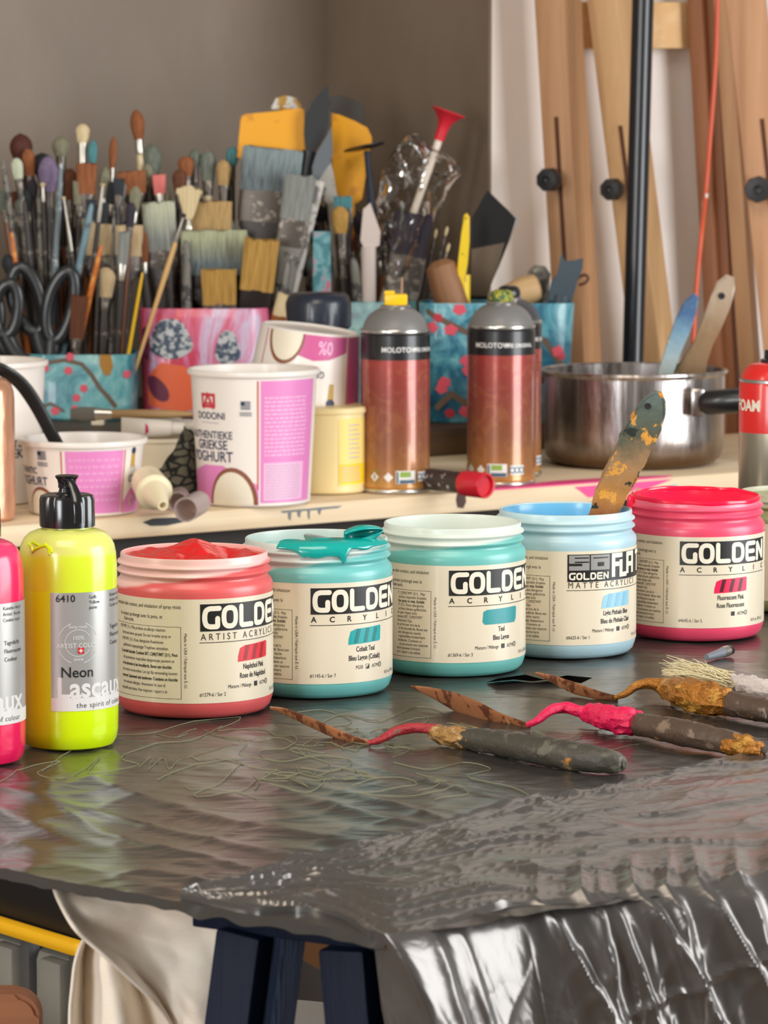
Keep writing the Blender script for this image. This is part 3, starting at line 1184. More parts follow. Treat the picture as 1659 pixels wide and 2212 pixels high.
def paint_jar(px, py, label, paint, bodyc, neckc, lines, a0, title, sub, names, code, mix, sw_stripes, swc, par, rot=0.0, soflat=False, scale=1.0, group=None):
    p = on(px, py, TABLE)
    j = thing('paint_jar', label, 'paint jar', (p.x, p.y + 0.0385 * scale, TABLE + 0.0008), 0.0)
    j.scale = (scale,) * 3
    j.rotation_euler = (0, 0, math.atan2(-p.x, p.y) + rot)
    mb = jar_mat('frosted_plastic_' + label.split()[0] + str(px), paint, bodyc, neckc, lines)
    bm = B()
    lathe(bm, JAR_PROF, 96, True, False)
    obj('body', bm, mb, j)
    # the label: a sleeve from 0.0090 to 0.0662
    bm = B()
    Rl = RJ
    grid_bm(bm, 90, 2, lambda i, k: cyl(Rl)((i - 0.5) * 2 * 0.9 * PI * Rl, 0.0092 + 0.0572 * k))
    lab = obj('label', bm, M_label, j)
    Rt = RJ + 0.00012
    fn = cyl(Rt, a0)
    mm = 0.001
    blk = Flat()
    if not soflat:
        blk.rect(0, 0.0488, GL, 0.0637)
        art('name_block', blk, cyl(Rt, a0), M_ink, lab, 0.002)
        le = Flat()
        word_strokes(le, 'GOLDEN', 0.0011, 0.0493, 0.0100, 0.0139, 0.00085, 0.0028)
        art('lettering', le, cyl(Rt + 0.00012, a0), M_white_ink, lab, 0.002)
    else:
        blk.rect(0, 0.0478, 0.0285, 0.0645).rect(0.0285, 0.0478, GL, 0.0645)
        art('name_block', blk, cyl(Rt, a0), M_ink, lab, 0.002)
        le = Flat()
        word_strokes(le, 'GOLDEN', 0.0009, 0.0488, 0.0040, 0.0048, 0.0004, 0.0010)
        # FLAT: tall square letters
        s_ = 0.0028
        h0, h1 = 0.0508, 0.0628
        le.stroke([(0.0306, h0 - 0.001), (0.0306, h1), (0.0385, h1)], s_, False).stroke([(0.0320, 0.0575), (0.0356, 0.0575)], s_, False)
        le.stroke([(0.0372, 0.0600), (0.0372, h0), (0.0430, h0)], s_, False)
        le.stroke([(0.0440, h0), (0.0440, h1), (0.0505, h1), (0.0505, h0)], s_, False).stroke([(0.0454, 0.0565), (0.0491, 0.0565)], s_, False)
        le.stroke([(0.0560, h1), (0.0650, h1)], s_, False).stroke([(0.0600, h1 - s_ / 2), (0.0600, h0)], s_, False)
        art('lettering', le, cyl(Rt + 0.00012, a0), M_white_ink, lab, 0.002)
        le = Flat()
        le.rect(0.001, 0.0548, 0.0275, 0.0640)
        art('grey_panel', le, cyl(Rt + 0.00010, a0), M_grey_ink, lab, 0.002)
        le = Flat()
        le.rect(0.0045, 0.0620, 0.0132, 0.0627).rect(0.001, 0.0575, 0.0090, 0.0590).rect(0.0137, 0.0548, 0.0145, 0.0640)
        le.rect(0.0045, 0.0594, 0.0132, 0.0602).rect(0.0190, 0.0570, 0.0235, 0.0595).rect(0.0160, 0.0618, 0.0265, 0.0625)
        art('grey_panel_marks', le, cyl(Rt + 0.00018, a0), M_ink, lab, 0.002)
    tx = Flat()
    if len(sub) <= 8:
        for i, ch in enumerate(sub):
            tx.text(ch, 0.0003 + i * 0.0104, 0.0444, 0.0031, bold=0.03)
    else:
        tx.text(sub, 0.0003, 0.0440, 0.0036, sx=0.86, space=1.62)
    tx.rect(-0.0004, 0.0424, GL, 0.0428)
    cu = 0.0337
    tx.text(names[0], cu, 0.0268, 0.0029, 'CENTER', bold=0.025, sx=0.70)
    tx.text(names[1], cu, 0.0219, 0.0029, 'CENTER', bold=0.025, sx=0.70)
    if mix:
        tx.text(mix, 0.0315, 0.0168, 0.0021, 'RIGHT', sx=0.72)
    tx.rect(0.0335, 0.0165, 0.0362, 0.0192) if not mix.startswith('PG') else tx.poly([(0.0335, 0.0165), (0.0362, 0.0165), (0.0362, 0.0192)]).frame(0.0335, 0.0165, 0.0362, 0.0192, 0.0002)
    tx.text('ASTM', 0.0382, 0.0168, 0.0021, sx=0.72)
    tx.arc(0.0452, 0.0180, 0.0011, 0, 360, 0.0003).text('I', 0.0452, 0.0174, 0.0013, 'CENTER')
    for q in range(8):
        aa = q * PI / 4
        tx.stroke([(0.0452 + 0.0012 * math.cos(aa), 0.0180 + 0.0012 * math.sin(aa)), (0.0452 + 0.0017 * math.cos(aa), 0.0180 + 0.0017 * math.sin(aa))], 0.0003, False)
    tx.text('16 fl. oz. (473 mL)', 0.0500, 0.0118, 0.0020, sx=0.72)
    tx.text(code, -0.0005, 0.0130, 0.0021, sx=0.78)
    tx.text('Made in USA / Fabriqué aux É.-U.', -0.0088, 0.0478, 0.0016, sx=0.98, rot=-PI / 2)
    bxr = -0.0105
    tx.frame(-0.060, 0.0116, bxr, 0.0513, 0.00022)
    n = len(par)
    for i, s in enumerate(par):
        w = 0.80 if n > 12 else 0.70
        rr = [0.0038, 0.0030, 0.0042, 0.0046, 0.0030, 0.0090, 0.0055, 0.0125, 0.0070, 0.0020, 0.0065, 0.0038, 0.0058, 0.0020, 0.0068, 0.0068][i] if n > 12 else [0.0085, 0.0055, 0.0100, 0.0070, 0.002, 0.0038, 0.0052, 0.0020, 0.0018, 0.009, 0.0080][i]
        tx.text(s, bxr - rr, 0.0513 - 0.0028 - i * (0.0372 / n), 0.0016 if n > 12 else 0.00175, 'RIGHT', sx=w, bold=0.03 if ('biocid' in s or 'Enth' in s) else 0.0)
    if par is PAR1:
        tx.text('excessive skin contact, and inhalation of spray mists', bxr, 0.0612, 0.0021, 'RIGHT', sx=0.76)
        tx.text('le contact prolongé avec la peau, et', bxr - 0.0105, 0.0556, 0.0021, 'RIGHT', sx=0.76)
        tx.text("d'aérosols.", bxr - 0.0300, 0.0528, 0.0021, 'RIGHT', sx=0.76)
    else:
        tx.text('excessive skin contact, and inhalation', bxr - 0.0012, 0.0612, 0.0020, 'RIGHT', sx=0.78)
        tx.text('le contact prolongé avec la', bxr - 0.0058, 0.0556, 0.0020, 'RIGHT', sx=0.78)
        tx.text("d'aérosols.", bxr - 0.0190, 0.0530, 0.0020, 'RIGHT', sx=0.78)
    art('printed_text', tx, cyl(Rt, a0), M_ink, lab, 0.006)
    # swatch
    sw = Flat()
    R3 = random.Random(px)
    u0, u1, v0, v1 = 0.0203, 0.0472, 0.0310, 0.0405
    if sw_stripes == 'none':
        o_ = [(u0 + 0.0014, v0 + 0.0003), (u1 - 0.002, v0), (u1 - 0.0005, v0 + 0.002), (u1, v1 - 0.001), (u1 - 0.001, v1), (u0 + 0.003, v1 - 0.0005), (u0 + 0.0006, v1 - 0.0016), (u0, v0 + 0.002)]
    else:
        u0 += 0.0015
        u1 -= 0.0012
        o_ = [(u0, v0), (u1 - 0.0015, v0 + 0.0006), (u1 - 0.0004, v0 + 0.0012), (u1, v1 - 0.0006), (u1 - 0.0008, v1), (u0 + 0.005, v1 - 0.0007), (u0 + 0.0015, v1 - 0.002), (u0 + 0.0002, v0 + 0.003)]
    sw.poly(o_)
    msw = mat('swatch_%d' % px, swc, 0.35)
    art('swatch', sw, cyl(Rt, a0), msw, lab, 0.002)
    if sw_stripes != 'none':
        sp_ = Flat()
        for q in (0.006, 0.0125, 0.019):
            sp_.poly([(u0 + q - 0.0024, v0 + 0.0008), (u0 + q, v0 + 0.0008), (u0 + q + 0.0022, v1 - 0.0008), (u0 + q - 0.0004, v1 - 0.0008)])
        dk = tuple(int(c * sw_stripes) for c in swc)
        art('swatch_stripes', sp_, cyl(Rt + 0.0001, a0), mat('swatch_stripe_%d' % px, dk, 0.4), lab, 0.002)
    return j


def wet(name, c, rough=0.16):
    m = mat(name, c, rough, coat=0.25)
    return m


def paint_fill(j, m, zfn, rmax=0.0389, name='paint', nr=26, na=96):
    """paint surface inside the neck: heights given by zfn(r 0..1, angle from the front towards +x)"""
    bm = B()
    rings = []
    for i in range(1, nr + 1):
        l = []
        for k in range(na):
            a = 2 * PI * k / na
            r = rmax * i / nr
            l.append(bm.verts.new((r * math.sin(a), -r * math.cos(a), zfn(i / nr, a))))
        rings.append(l)
    c = bm.verts.new((0, 0, zfn(0, 0)))
    for k in range(na):
        bm.faces.new((c, rings[0][k], rings[0][(k + 1) % na]))
    loops_to_faces(bm, rings, False, False)
    return obj(name, bm, m, j)


# 1 naphthol pink, beside the yellow bottle
j1 = paint_jar(413, 1556, 'open red paint jar heaped with bright red paint, right beside the yellow bottle', (236, 52, 56), (226, 96, 96), (240, 196, 190), (0.0775, 0.006, 0.16), 0.07, 'GOLDEN', 'ARTIST ACRYLICS',
               ('Naphthol Pink', 'Rose de Naphthol'), '#1579-6 / Ser 2', 'Mixture / Mélange', 0.72, (222, 48, 58), PAR1)
M_red = wet('bright_red_paint', (228, 20, 24), 0.25)


def z1(r, a):
    x, y = r * math.sin(a), -r * math.cos(a)
    z = 0.0862 + 0.0026 * ridged(Vector((x * 2.2, y * 1.1, 0.4))) * (1 - r ** 3)
    z += 0.0045 * math.exp(-((x - 0.02) / 0.25) ** 2) * math.exp(-((y - 0.35) / 0.5) ** 2)
    z -= 0.0040 * math.exp(-((x - 0.48) / 0.22) ** 2 - ((y - 0.1) / 0.5) ** 2)
    z -= 0.0022 * math.exp(-((x + 0.1) / 0.12) ** 2 - ((y + 0.3) / 0.3) ** 2)
    z += 0.0008 * noise.noise(Vector((x * 7, y * 7, 3)))
    if r > 0.9:
        z = z * (1 - (r - 0.9) * 5) + 0.0845 * (r - 0.9) * 5
    return z


paint_fill(j1, M_red, z1)

# 2 cobalt teal with paint spilling over the rim
j2 = paint_jar(681, 1513, 'paint jar with a thick teal splash spilling over its rim', (22, 168, 164), (112, 190, 186), (206, 216, 210), (0.0775, 0.010, 0.20), -0.075, 'GOLDEN', 'ACRYLICS',
               ('Cobalt Teal', 'Bleu Lagon (Cobalt)'), '#1145-6 / Ser 7', 'PG50', 0.74, (22, 164, 166), PAR)
M_teal = wet('wet_teal_paint', (16, 160, 152))
paint_fill(j2, M_teal, lambda r, a: 0.0815 + 0.0035 * max(0, math.sin(a)) * r + 0.0006 * noise.noise(Vector((r * math.sin(a) * 5, r * math.cos(a) * 5, 2))))


def splash():
    """paint lying over the rim at the front right and running down in points"""
    bm = B()
    n = 84
    loops = []
    A0, A1 = -0.55, 1.25
    prof = []
    for i in range(n + 1):
        f = i / n
        a = A0 + (A1 - A0) * f
        env = max(0.0, math.sin(PI * f)) ** 0.5
        sm = lambda c, w: math.exp(-((f - c) / w) ** 2)
        dn = 0.0010 + 0.0050 * sm(0.30, 0.13) + 0.0016 * sm(0.20, 0.03) + 0.0064 * sm(0.515, 0.026) + 0.0030 * sm(0.47, 0.07) + 0.0014 * sm(0.70, 0.06)
        inn = 0.004 * env + 0.030 * env * min(1, f * 1.5) * (0.75 + 0.25 * math.sin(f * 15 + 1))
        th = 0.0006 + 0.0012 * min(1, dn / 0.004)
        l = []
        path = [(0.0388 - inn, 0.0852), (0.0384 - inn * 0.9, 0.0876), (0.0384 - inn * 0.55, 0.0890 + 0.0010 * env), (0.0384 - inn * 0.2, 0.0888 + 0.0010 * env), (0.0396, 0.0884 + 0.0008 * env),
                (0.0412 + th * 0.6, 0.0874), (0.0418 + th, 0.0866 - dn * 0.25), (0.0420 + th, 0.0864 - dn * 0.6), (0.0419 + th * 0.8, 0.0862 - dn * 0.9), (0.0410, 0.0860 - dn)]
        for r, z in path:
            rr = r + 0.0003 * noise.noise(Vector((a * 7, z * 400, 1)))
            l.append(bm.verts.new((rr * math.sin(a), -rr * math.cos(a), z)))
        loops.append(l)
    loops_to_faces(bm, loops, False, False, closed=False)
    # a point that reaches back over the opening
    for a, r1, r0, w, z in ((-0.45, 0.034, 0.014, 0.006, 0.0882), (0.1, 0.030, -0.016, 0.008, 0.0886)):
        pts, rad = [], []
        for k in range(9):
            f = k / 8
            r = r1 + (r0 - r1) * f
            pts.append((r * math.sin(a) - 0.004 * f, -r * math.cos(a), z - 0.001 * f * f))
            rad.append((w * (1 - f) ** 0.6 + 0.0004, 0.0016 * (1 - f) + 0.0003))
        tube(bm, pts, rad, 14, up=(-math.cos(a), math.sin(a), 0))
    return obj('paint_splash', bm, M_teal, j2, label='thick teal paint splashed over the rim')


splash()
# the curled tongue of paint on the right of the rim
bm = B()


def curl_pt(i, j):
    f = i
    th = 0.75 + j * 4.9
    r = 0.0072 * math.sin(PI * (0.12 + 0.88 * f)) ** 0.6 * (1 - 0.35 * f) + 0.0004
    if j > 0.75:
        r *= 1 - 0.5 * (j - 0.75) / 0.25
    x = 0.0160 + 0.0215 * f
    return Vector((x, -0.0235 - r * 1.25 * math.cos(th) + 0.006 * f, 0.0898 + r * 0.9 * math.sin(th) * (1 if math.sin(th) < 0 else 0.85) + 0.0035 * f))


grid_bm(bm, 26, 36, curl_pt)
_o = obj('paint_curl', bm, M_teal, j2, label='curled tongue of teal paint')
_m = _o.modifiers.new('thick', 'SOLIDIFY')
_m.thickness = 0.0011
_m.offset = 0

# 3 teal, empty pale neck
j3 = paint_jar(979.5, 1466, 'paint jar with pale empty neck and plain solid teal swatch', (60, 168, 168), (112, 190, 182), (214, 222, 212), (0.0772, 0.004, 0.10), -0.047, 'GOLDEN', 'ACRYLICS',
               ('Teal', 'Bleu Lagon'), '#1369-6 / Ser 3', 'Mixture / Mélange', 'none', (52, 152, 156), PAR)
M_seal = mat('pale_grey_paint_skin', (190, 196, 190), 0.35)
paint_fill(j3, M_seal, lambda r, a: 0.0785 + 0.0010 * math.sin(r * 22) * (1 - r) + 0.0003 * noise.noise(Vector((r * math.sin(a) * 9, r * math.cos(a) * 9, 2))), name='paint_surface')

# 4 light blue
j4 = paint_jar(1227, 1427, 'pale blue paint jar with a flat brush standing in it', (120, 185, 222), (176, 208, 218), (190, 216, 222), (0.080, 0.010, 0.02), 0.03, 'GOLDEN', 'MATTE ACRYLICS',
               ('Light Phthalo Blue', 'Bleu de Phthalo Clair'), '#6625-6 / Ser 1', 'Mixture / Mélange', 0.94, (150, 204, 228), PAR, soflat=True)
M_lblue = wet('light_blue_paint', (112, 186, 226), 0.3)
bm = B()
lathe(bm, [(0.0387, 0.0800), (0.03885, 0.0868), (0.0380, 0.0866), (0.0372, 0.0830), (0.0370, 0.0790)], 96, False, False, wob=0.03)
obj('paint_ring', bm, M_lblue, j4)
paint_fill(j4, M_lblue, lambda r, a: 0.0795 + 0.0007 * noise.noise(Vector((r * math.sin(a) * 6, r * math.cos(a) * 6, 2))))

# 5 fluorescent pink
j5 = paint_jar(1512, 1389, 'fluorescent pink paint jar at the right end of the front row', (246, 28, 84), (240, 78, 112), (244, 112, 136), (0.084, 0.006, 0.0), -0.222, 'GOLDEN', 'ACRYLICS',
               ('Fluorescent Pink', 'Rose Fluorescent'), '#4645-6 / Ser 5', '', 0.35, (236, 36, 84), PAR)
M_hot = wet('hot_pink_paint', (250, 20, 70), 0.2)


def z5(r, a):
    x, y = r * math.sin(a), -r * math.cos(a)
    z = 0.070 + 0.0172 * max(0, (r - 0.45) / 0.55) ** 1.6
    z += 0.0016 * math.sin(a * 2 + 0.8) * r * (1 - r)
    return z + 0.0006 * noise.noise(Vector((x * 7, y * 7, 5)))


paint_fill(j5, M_hot, z5)
bm = B()
pts = []
for k in range(97):
    a = 2 * PI * k / 96
    pts.append((0.0399 * math.sin(a), -0.0399 * math.cos(a), 0.0877 + 0.0012 * noise.noise(Vector((math.sin(a) * 2, math.cos(a) * 2, 4))) + 0.0008 * math.cos(a + 2.4)))
tube(bm, pts, [(0.0016 + 0.0007 * noise.noise(Vector((p[0] * 90, p[1] * 90, 0))), 0.0012) for p in pts], 8, up=(0, 0, 1), cap=False)
for k in range(6):
    a = -1.75 + 0.1 * k
    tube(bm, [(0.0408 * math.sin(a), -0.0408 * math.cos(a), 0.0875), (0.0422 * math.sin(a), -0.0422 * math.cos(a), 0.086), (0.0428 * math.sin(a), -0.0428 * math.cos(a), 0.082 - 0.0015 * (k % 3))], [0.0016, 0.0016, 0.0008], 8)
obj('paint_rim', bm, M_hot, j5, label='hot pink paint smeared on the rim')

# 6 olive jar, cut off by the right frame edge
p = at(1718, 1062, 2.37)
js = thing('paint_jar', 'olive green paint jar behind the pink jar at the right edge', 'paint jar', (p.x, p.y, TABLE + 0.0008))
js.scale = (0.9, 0.9, (p.z - TABLE) / 0.0877)
bm = B()
lathe(bm, JAR_PROF, 72, True, False)
obj('body', bm, jar_mat('frosted_plastic_olive', (120, 126, 40), (158, 158, 110), (196, 196, 170), (0.0785, 0.004, 0.0)), js)
bm = B()
grid_bm(bm, 60, 2, lambda i, k: cyl(RJ)((i - 0.5) * 2 * 0.9 * PI * RJ, 0.0092 + 0.0572 * k))
obj('label', bm, M_label, js)
M_olive = wet('olive_paint', (132, 134, 44), 0.3)
paint_fill(js, M_olive, lambda r, a: 0.082 + 0.0045 * max(0, r - 0.55))

# ================================================================ squeeze bottles
M_silver_lab = mat('silver_label', (178, 176, 172), 0.32, metal=0.35)
M_pale_ink = mat('pale_silver_ink', (228, 226, 222), 0.35)
M_redcross = mat('red_ink', (214, 40, 40), 0.4)
M_cap = mat('glossy_black_plastic', (20, 20, 22), 0.22, coat=0.5)


def bottle_mat(name, c_low, c_mid, c_top, z0, z1):
    m = bpy.data.materials.new(name)
    m.use_nodes = True
    t = NT(m)
    tc = t.n('ShaderNodeTexCoord')
    sp = t.n('ShaderNodeSeparateXYZ')
    t.l(tc.outputs['Object'], sp.inputs[0])
    nf = t.noise(t.coord((20, 20, 10)), 1, 2)
    z = t.math('ADD', sp.outputs[2], t.math('MULTIPLY', t.math('SUBTRACT', nf, 0.5), 0.006))
    c = t.ramp(t.math('DIVIDE', z, 0.12), [(z0 / 0.12 - 0.004, c_low), (z0 / 0.12 + 0.004, c_mid), (z1 / 0.12 - 0.012, c_mid), (z1 / 0.12 + 0.012, c_top)])
    t.l(c, t.b.inputs['Base Color'])
    t.b.inputs['Roughness'].default_value = 0.24
    t.b.inputs['Coat Weight'].default_value = 0.3
    t.b.inputs['Coat Roughness'].default_value = 0.1
    t.b.inputs['Subsurface Weight'].default_value = 0.2
    t.b.inputs['Subsurface Radius'].default_value = (0.005, 0.005, 0.002)
    return m


RB = 0.0256
BOT_PROF = [(0.0, 0.0015), (0.018, 0.0012), (0.0205, 0.0), (0.0232, 0.0010), (0.0248, 0.0038), (0.0256, 0.0085), (0.0258, 0.018), (RB + 0.0002, 0.020), (RB, 0.0845), (0.0257, 0.0870), (0.0256, 0.0950),
            (0.0252, 0.1010), (0.0243, 0.1055), (0.0226, 0.1090), (0.0198, 0.1116), (0.0165, 0.1130), (0.0142, 0.1136), (0.0128, 0.1142), (0.0125, 0.1190)]


def squeeze_bottle(px, py, label, mb, a0, texts, cap):
    p = on(px, py, TABLE)
    b = thing('paint_bottle', label, 'paint bottle', (p.x, p.y + 0.022, TABLE + 0.0008), math.atan2(-p.x, p.y))
    bm = B()
    lathe(bm, BOT_PROF, 72)
    obj('body', bm, mb, b)
    fn = cyl(RB + 0.00035, a0)
    bm = B()
    Flat().rect(0, 0.0215, 0.062, 0.0832).wrap(bm, fn, 0.002)
    lab = obj('label', bm, M_silver_lab, b, recalc=False)
    texts(lab, a0)
    if cap:
        bm = B()
        n = 72
        loops = []
        for r, z, rb in ((0.0132, 0.1147, 0), (0.0139, 0.1150, 1), (0.0140, 0.1180, 1), (0.0139, 0.1290, 1), (0.0134, 0.1310, 0.6), (0.0122, 0.1316, 0), (0.0080, 0.1317, 0)):
            loops.append([bm.verts.new(((r + 0.0005 * rb * (1 if (k // 3) % 3 else -0.3)) * math.cos(2 * PI * k / n), (r + 0.0005 * rb * (1 if (k // 3) % 3 else -0.3)) * math.sin(2 * PI * k / n), z)) for k in range(n)])
        loops_to_faces(bm, loops)
        c = obj('cap', bm, M_cap, b)
        bm = B()
        lathe(bm, [(0.0062, 0.1316), (0.0058, 0.1322), (0.0045, 0.1328), (0.0040, 0.1348), (0.0046, 0.1352), (0.0046, 0.1372), (0.0050, 0.1392), (0.0060, 0.1405), (0.0061, 0.1412), (0.0056, 0.1415)], 32)
        obj('nozzle', bm, M_cap, c)
        bm = B()
        tube(bm, smooth_path([(0.0005, -0.0045, 0.1402), (0.0022, -0.0068, 0.1385), (0.0036, -0.0092, 0.1355), (0.0048, -0.0118, 0.1322), (0.0056, -0.0142, 0.1285), (0.0060, -0.0150, 0.1240), (0.0060, -0.0150, 0.1180)], 5), [(0.0018 + 0.0008 * min(1, k / 14), 0.0007) for k in range(31)], 10, up=(1, 0.3, 0))
        obj('strap', bm, M_cap, c)
    return b


def yellow_texts(lab, a0):
    Rt = RB + 0.0005
    t = Flat()
    t.text('6410', 0.0028, 0.0785, 0.0036, bold=0.02)
    for i, s in enumerate(('Gelb', 'Yellow', 'jaune')):
        t.text(s, 0.0205, 0.0798 - i * 0.0027, 0.0018, sx=0.9)
    for i, s in enumerate(('Künstler-Acryl', "Artists' Acrylic", 'Couleur acryl')):
        t.text(s, 0.0345, 0.0798 - i * 0.0027, 0.0017, sx=0.9)
    for i, s in enumerate(('Tageslicht', 'Fluorescent', 'Couleur')):
        t.text(s, 0.0345, 0.0630 - i * 0.0042, 0.0022, sx=0.9)
    t.text('Neon', 0.0050, 0.0392, 0.0054, bold=0.015)
    t.text('the spirit of colour', 0.0132, 0.0232, 0.0027, space=1.12)
    art('printed_text', t, cyl(Rt, a0), M_ink, lab, 0.003)
    t = Flat()
    t.text('Lascaux', 0.0028, 0.0287, 0.0104, bold=0.035, sx=0.95)
    t.rect(0.0, 0.0215, 0.062, 0.0284)
    art('large_lettering', t, cyl(Rt - 0.00006, a0), M_pale_ink, lab, 0.003)
    t = Flat()
    u, v = 0.0145, 0.0570
    for a in ((20, 70), (110, 160), (200, 250), (285, 335)):
        t.arc(u, v, 0.0108, a[0], a[1], 0.0003)
    t.arc(u, v, 0.0070, 30, 330, 0.00025)
    t.text('Swiss made', u, v + 0.0078, 0.0015, 'CENTER').text('100%', u, v + 0.0018, 0.0020, 'CENTER').text('ARTIST COLO', u - 0.001, v - 0.0024, 0.0023, 'CENTER').text('since', u, v - 0.0092, 0.0018, 'CENTER')
    art('stamp', t, cyl(Rt, a0), M_pale_ink, lab, 0.003)
    bm = B()
    Flat().rect(u - 0.0002, v - 0.0056, u + 0.0030, v - 0.0024).wrap(bm, cyl(Rt + 0.0001, a0), 0.002)
    obj('red_square', bm, M_redcross, lab, smooth=False, recalc=False)
    bm = B()
    Flat().rect(u + 0.0011, v - 0.0050, u + 0.0017, v - 0.0030).rect(u + 0.0004, v - 0.0043, u + 0.0024, v - 0.0037).wrap(bm, cyl(Rt + 0.0002, a0), 0.002)
    obj('white_cross', bm, M_pale_ink, lab, smooth=False, recalc=False)


M_ybot = bottle_mat('yellow_bottle', (220, 252, 6), (220, 238, 50), (222, 226, 118), 0.083, 0.1015)
yb = squeeze_bottle(142, 1626, 'neon yellow squeeze bottle with black flip cap', M_ybot, -0.36, yellow_texts, True)
bm = B()
for L in ([(-0.9, 0.1085), (-0.75, 0.1078), (-0.62, 0.1068), (-0.48, 0.1072), (-0.36, 0.1058), (-0.34, 0.1040)], [(-1.0, 0.1075), (-0.86, 0.1060), (-0.8, 0.1040), (-0.74, 0.1052), (-0.6, 0.1066)], [(-0.52, 0.1082), (-0.45, 0.1068), (-0.4, 0.1055), (-0.38, 0.1030)]):
    P = []
    for a, z in L:
        for (r0_, z0_), (r1_, z1_) in zip(BOT_PROF, BOT_PROF[1:]):
            if z0_ <= z <= z1_:
                r = r0_ + (r1_ - r0_) * (z - z0_) / max(1e-9, z1_ - z0_) + 0.0003
        P.append((r * math.sin(a), -r * math.cos(a), z))
    tube(bm, smooth_path(P, 5), 0.0007, 8)
obj('paint_dribble', bm, wet('neon_yellow_paint', (228, 250, 20)), yb)


def red_texts(lab, a0):
    Rt = RB + 0.0005
    t = Flat()
    for i, s in enumerate(('Künstler-Acryl', "Artists' Acrylic", 'Couleur acryl')):
        t.text(s, 0.0345, 0.0798 - i * 0.0030, 0.0018, sx=0.9)
    for i, s in enumerate(('Tageslicht', 'Fluorescent', 'Couleur')):
        t.text(s, 0.0350, 0.0620 - i * 0.0042, 0.0022, sx=0.9)
    t.text('spirit of colour', 0.0200, 0.0232, 0.0027, space=1.1)
    art('printed_text', t, cyl(Rt, a0), M_ink, lab, 0.003)
    t = Flat()
    t.text('scaux', 0.0170, 0.0287, 0.0104, bold=0.035, sx=0.95)
    t.rect(0.0, 0.0215, 0.062, 0.0284)
    art('large_lettering', t, cyl(Rt - 0.00006, a0), M_pale_ink, lab, 0.003)


M_rbot = bottle_mat('magenta_red_bottle', (246, 24, 92), (246, 30, 96), (236, 60, 110), 0.085, 0.103)
squeeze_bottle(-64, 1662, 'hot pink squeeze bottle cut off by the left edge', M_rbot, -0.72, red_texts, True)

# ================================================================ things on the rear shelf
M_tub = mat('white_tub_plastic', (240, 232, 224), 0.4, coat=0.15)
M_tubin = mat('cream_tub_inside', (236, 224, 200), 0.5)
M_pinkp = mat('pink_print', (228, 136, 196), 0.42)
M_pinkl = mat('pale_pink_print', (244, 186, 220), 0.42)
M_redp = mat('red_print', (206, 52, 62), 0.42)
M_navyp = mat('navy_print', (36, 46, 82), 0.42)
M_brownp = mat('brown_print', (140, 84, 58), 0.42)
M_creamp = mat('cream_print', (238, 228, 206), 0.42, bump=((160, 160, 160), 0.3, 0.001))
M_greyp2 = mat('grey_print', (190, 178, 190), 0.42)
M_goldp = mat('gold_print', (196, 160, 60), 0.42)


def tub(label, px, py, r0, r1, h, artfn, group=None, mtx=None, rz=0.0, body=None):
    if mtx is None:
        p = on(px, py, SHELF)
        t = thing('yoghurt_tub', label, 'tub', (p.x, p.y + r0, SHELF + 0.0006), math.atan2(-p.x, p.y) + rz)
    else:
        t = thing('yoghurt_tub', label, 'tub', mtx=mtx)
    bm = B()
    k = (r1 - r0) / h
    lathe(bm, [(0, 0.002), (r0 - 0.004, 0.002), (r0 - 0.002, 0), (r0, 0.0012), (r0 + k * 0.004, 0.004), (r1 - k * 0.006, h - 0.006), (r1, h - 0.0058), (r1 + 0.0024, h - 0.005), (r1 + 0.0030, h - 0.003), (r1 + 0.0026, h - 0.0008), (r1 + 0.001, h), (r1 - 0.0012, h - 0.0006),
               (r1 - 0.0016, h - 0.004), (r0 - 0.0012, 0.0045), (0, 0.0042)], 72, False, False)
    o = obj('body', bm, body or M_tub, t)
    R = (r0 + r1) / 2
    z0 = 0.0

    def fn(eps):
        c = cone(r0, r1, h, 0, eps)
        return lambda u, v: c(u / R, v)
    artfn(o, fn, h, R)
    return t


def bowl(o, fn, u, w, h, lev=0):
    a = Flat()
    a.poly([(u + w * math.cos(x), 0.0022 + h * math.sin(x)) for x in [PI * i / 16 for i in range(17)]])
    art('bowl_picture', a, fn(0.0004 + lev), M_brownp, o, 0.004)
    a = Flat()
    a.poly([(u - 0.0006 + w * 0.86 * math.cos(x), 0.0022 + h * 0.88 * math.sin(x)) for x in [PI * i / 16 for i in range(17)]])
    art('bowl_picture', a, fn(0.0006 + lev), M_creamp, o, 0.004)


def rows(flat, u0, u1, v0, v1, n, w, seed):
    r = random.Random(seed)
    for i in range(n):
        v = v1 - (v1 - v0) * (i + 0.5) / n
        x = u0
        while x < u1 - 0.002:
            L = r.uniform(0.002, 0.006)
            flat.rect(x, v - w / 2, min(x + L, u1), v + w / 2)
            x += L + 0.0009


def flagpic(f, u, v, w=0.0085):
    for i in range(5):
        f.rect(u, v + i * 0.0016, u + w, v + i * 0.0016 + 0.0009)
    f.rect(u, v + 0.0034, u + w * 0.4, v + 0.0074)
    for i in range(3):
        f.rect(u - 0.001, v - 0.003 - i * 0.0014, u + w + 0.001, v - 0.0024 - i * 0.0014)


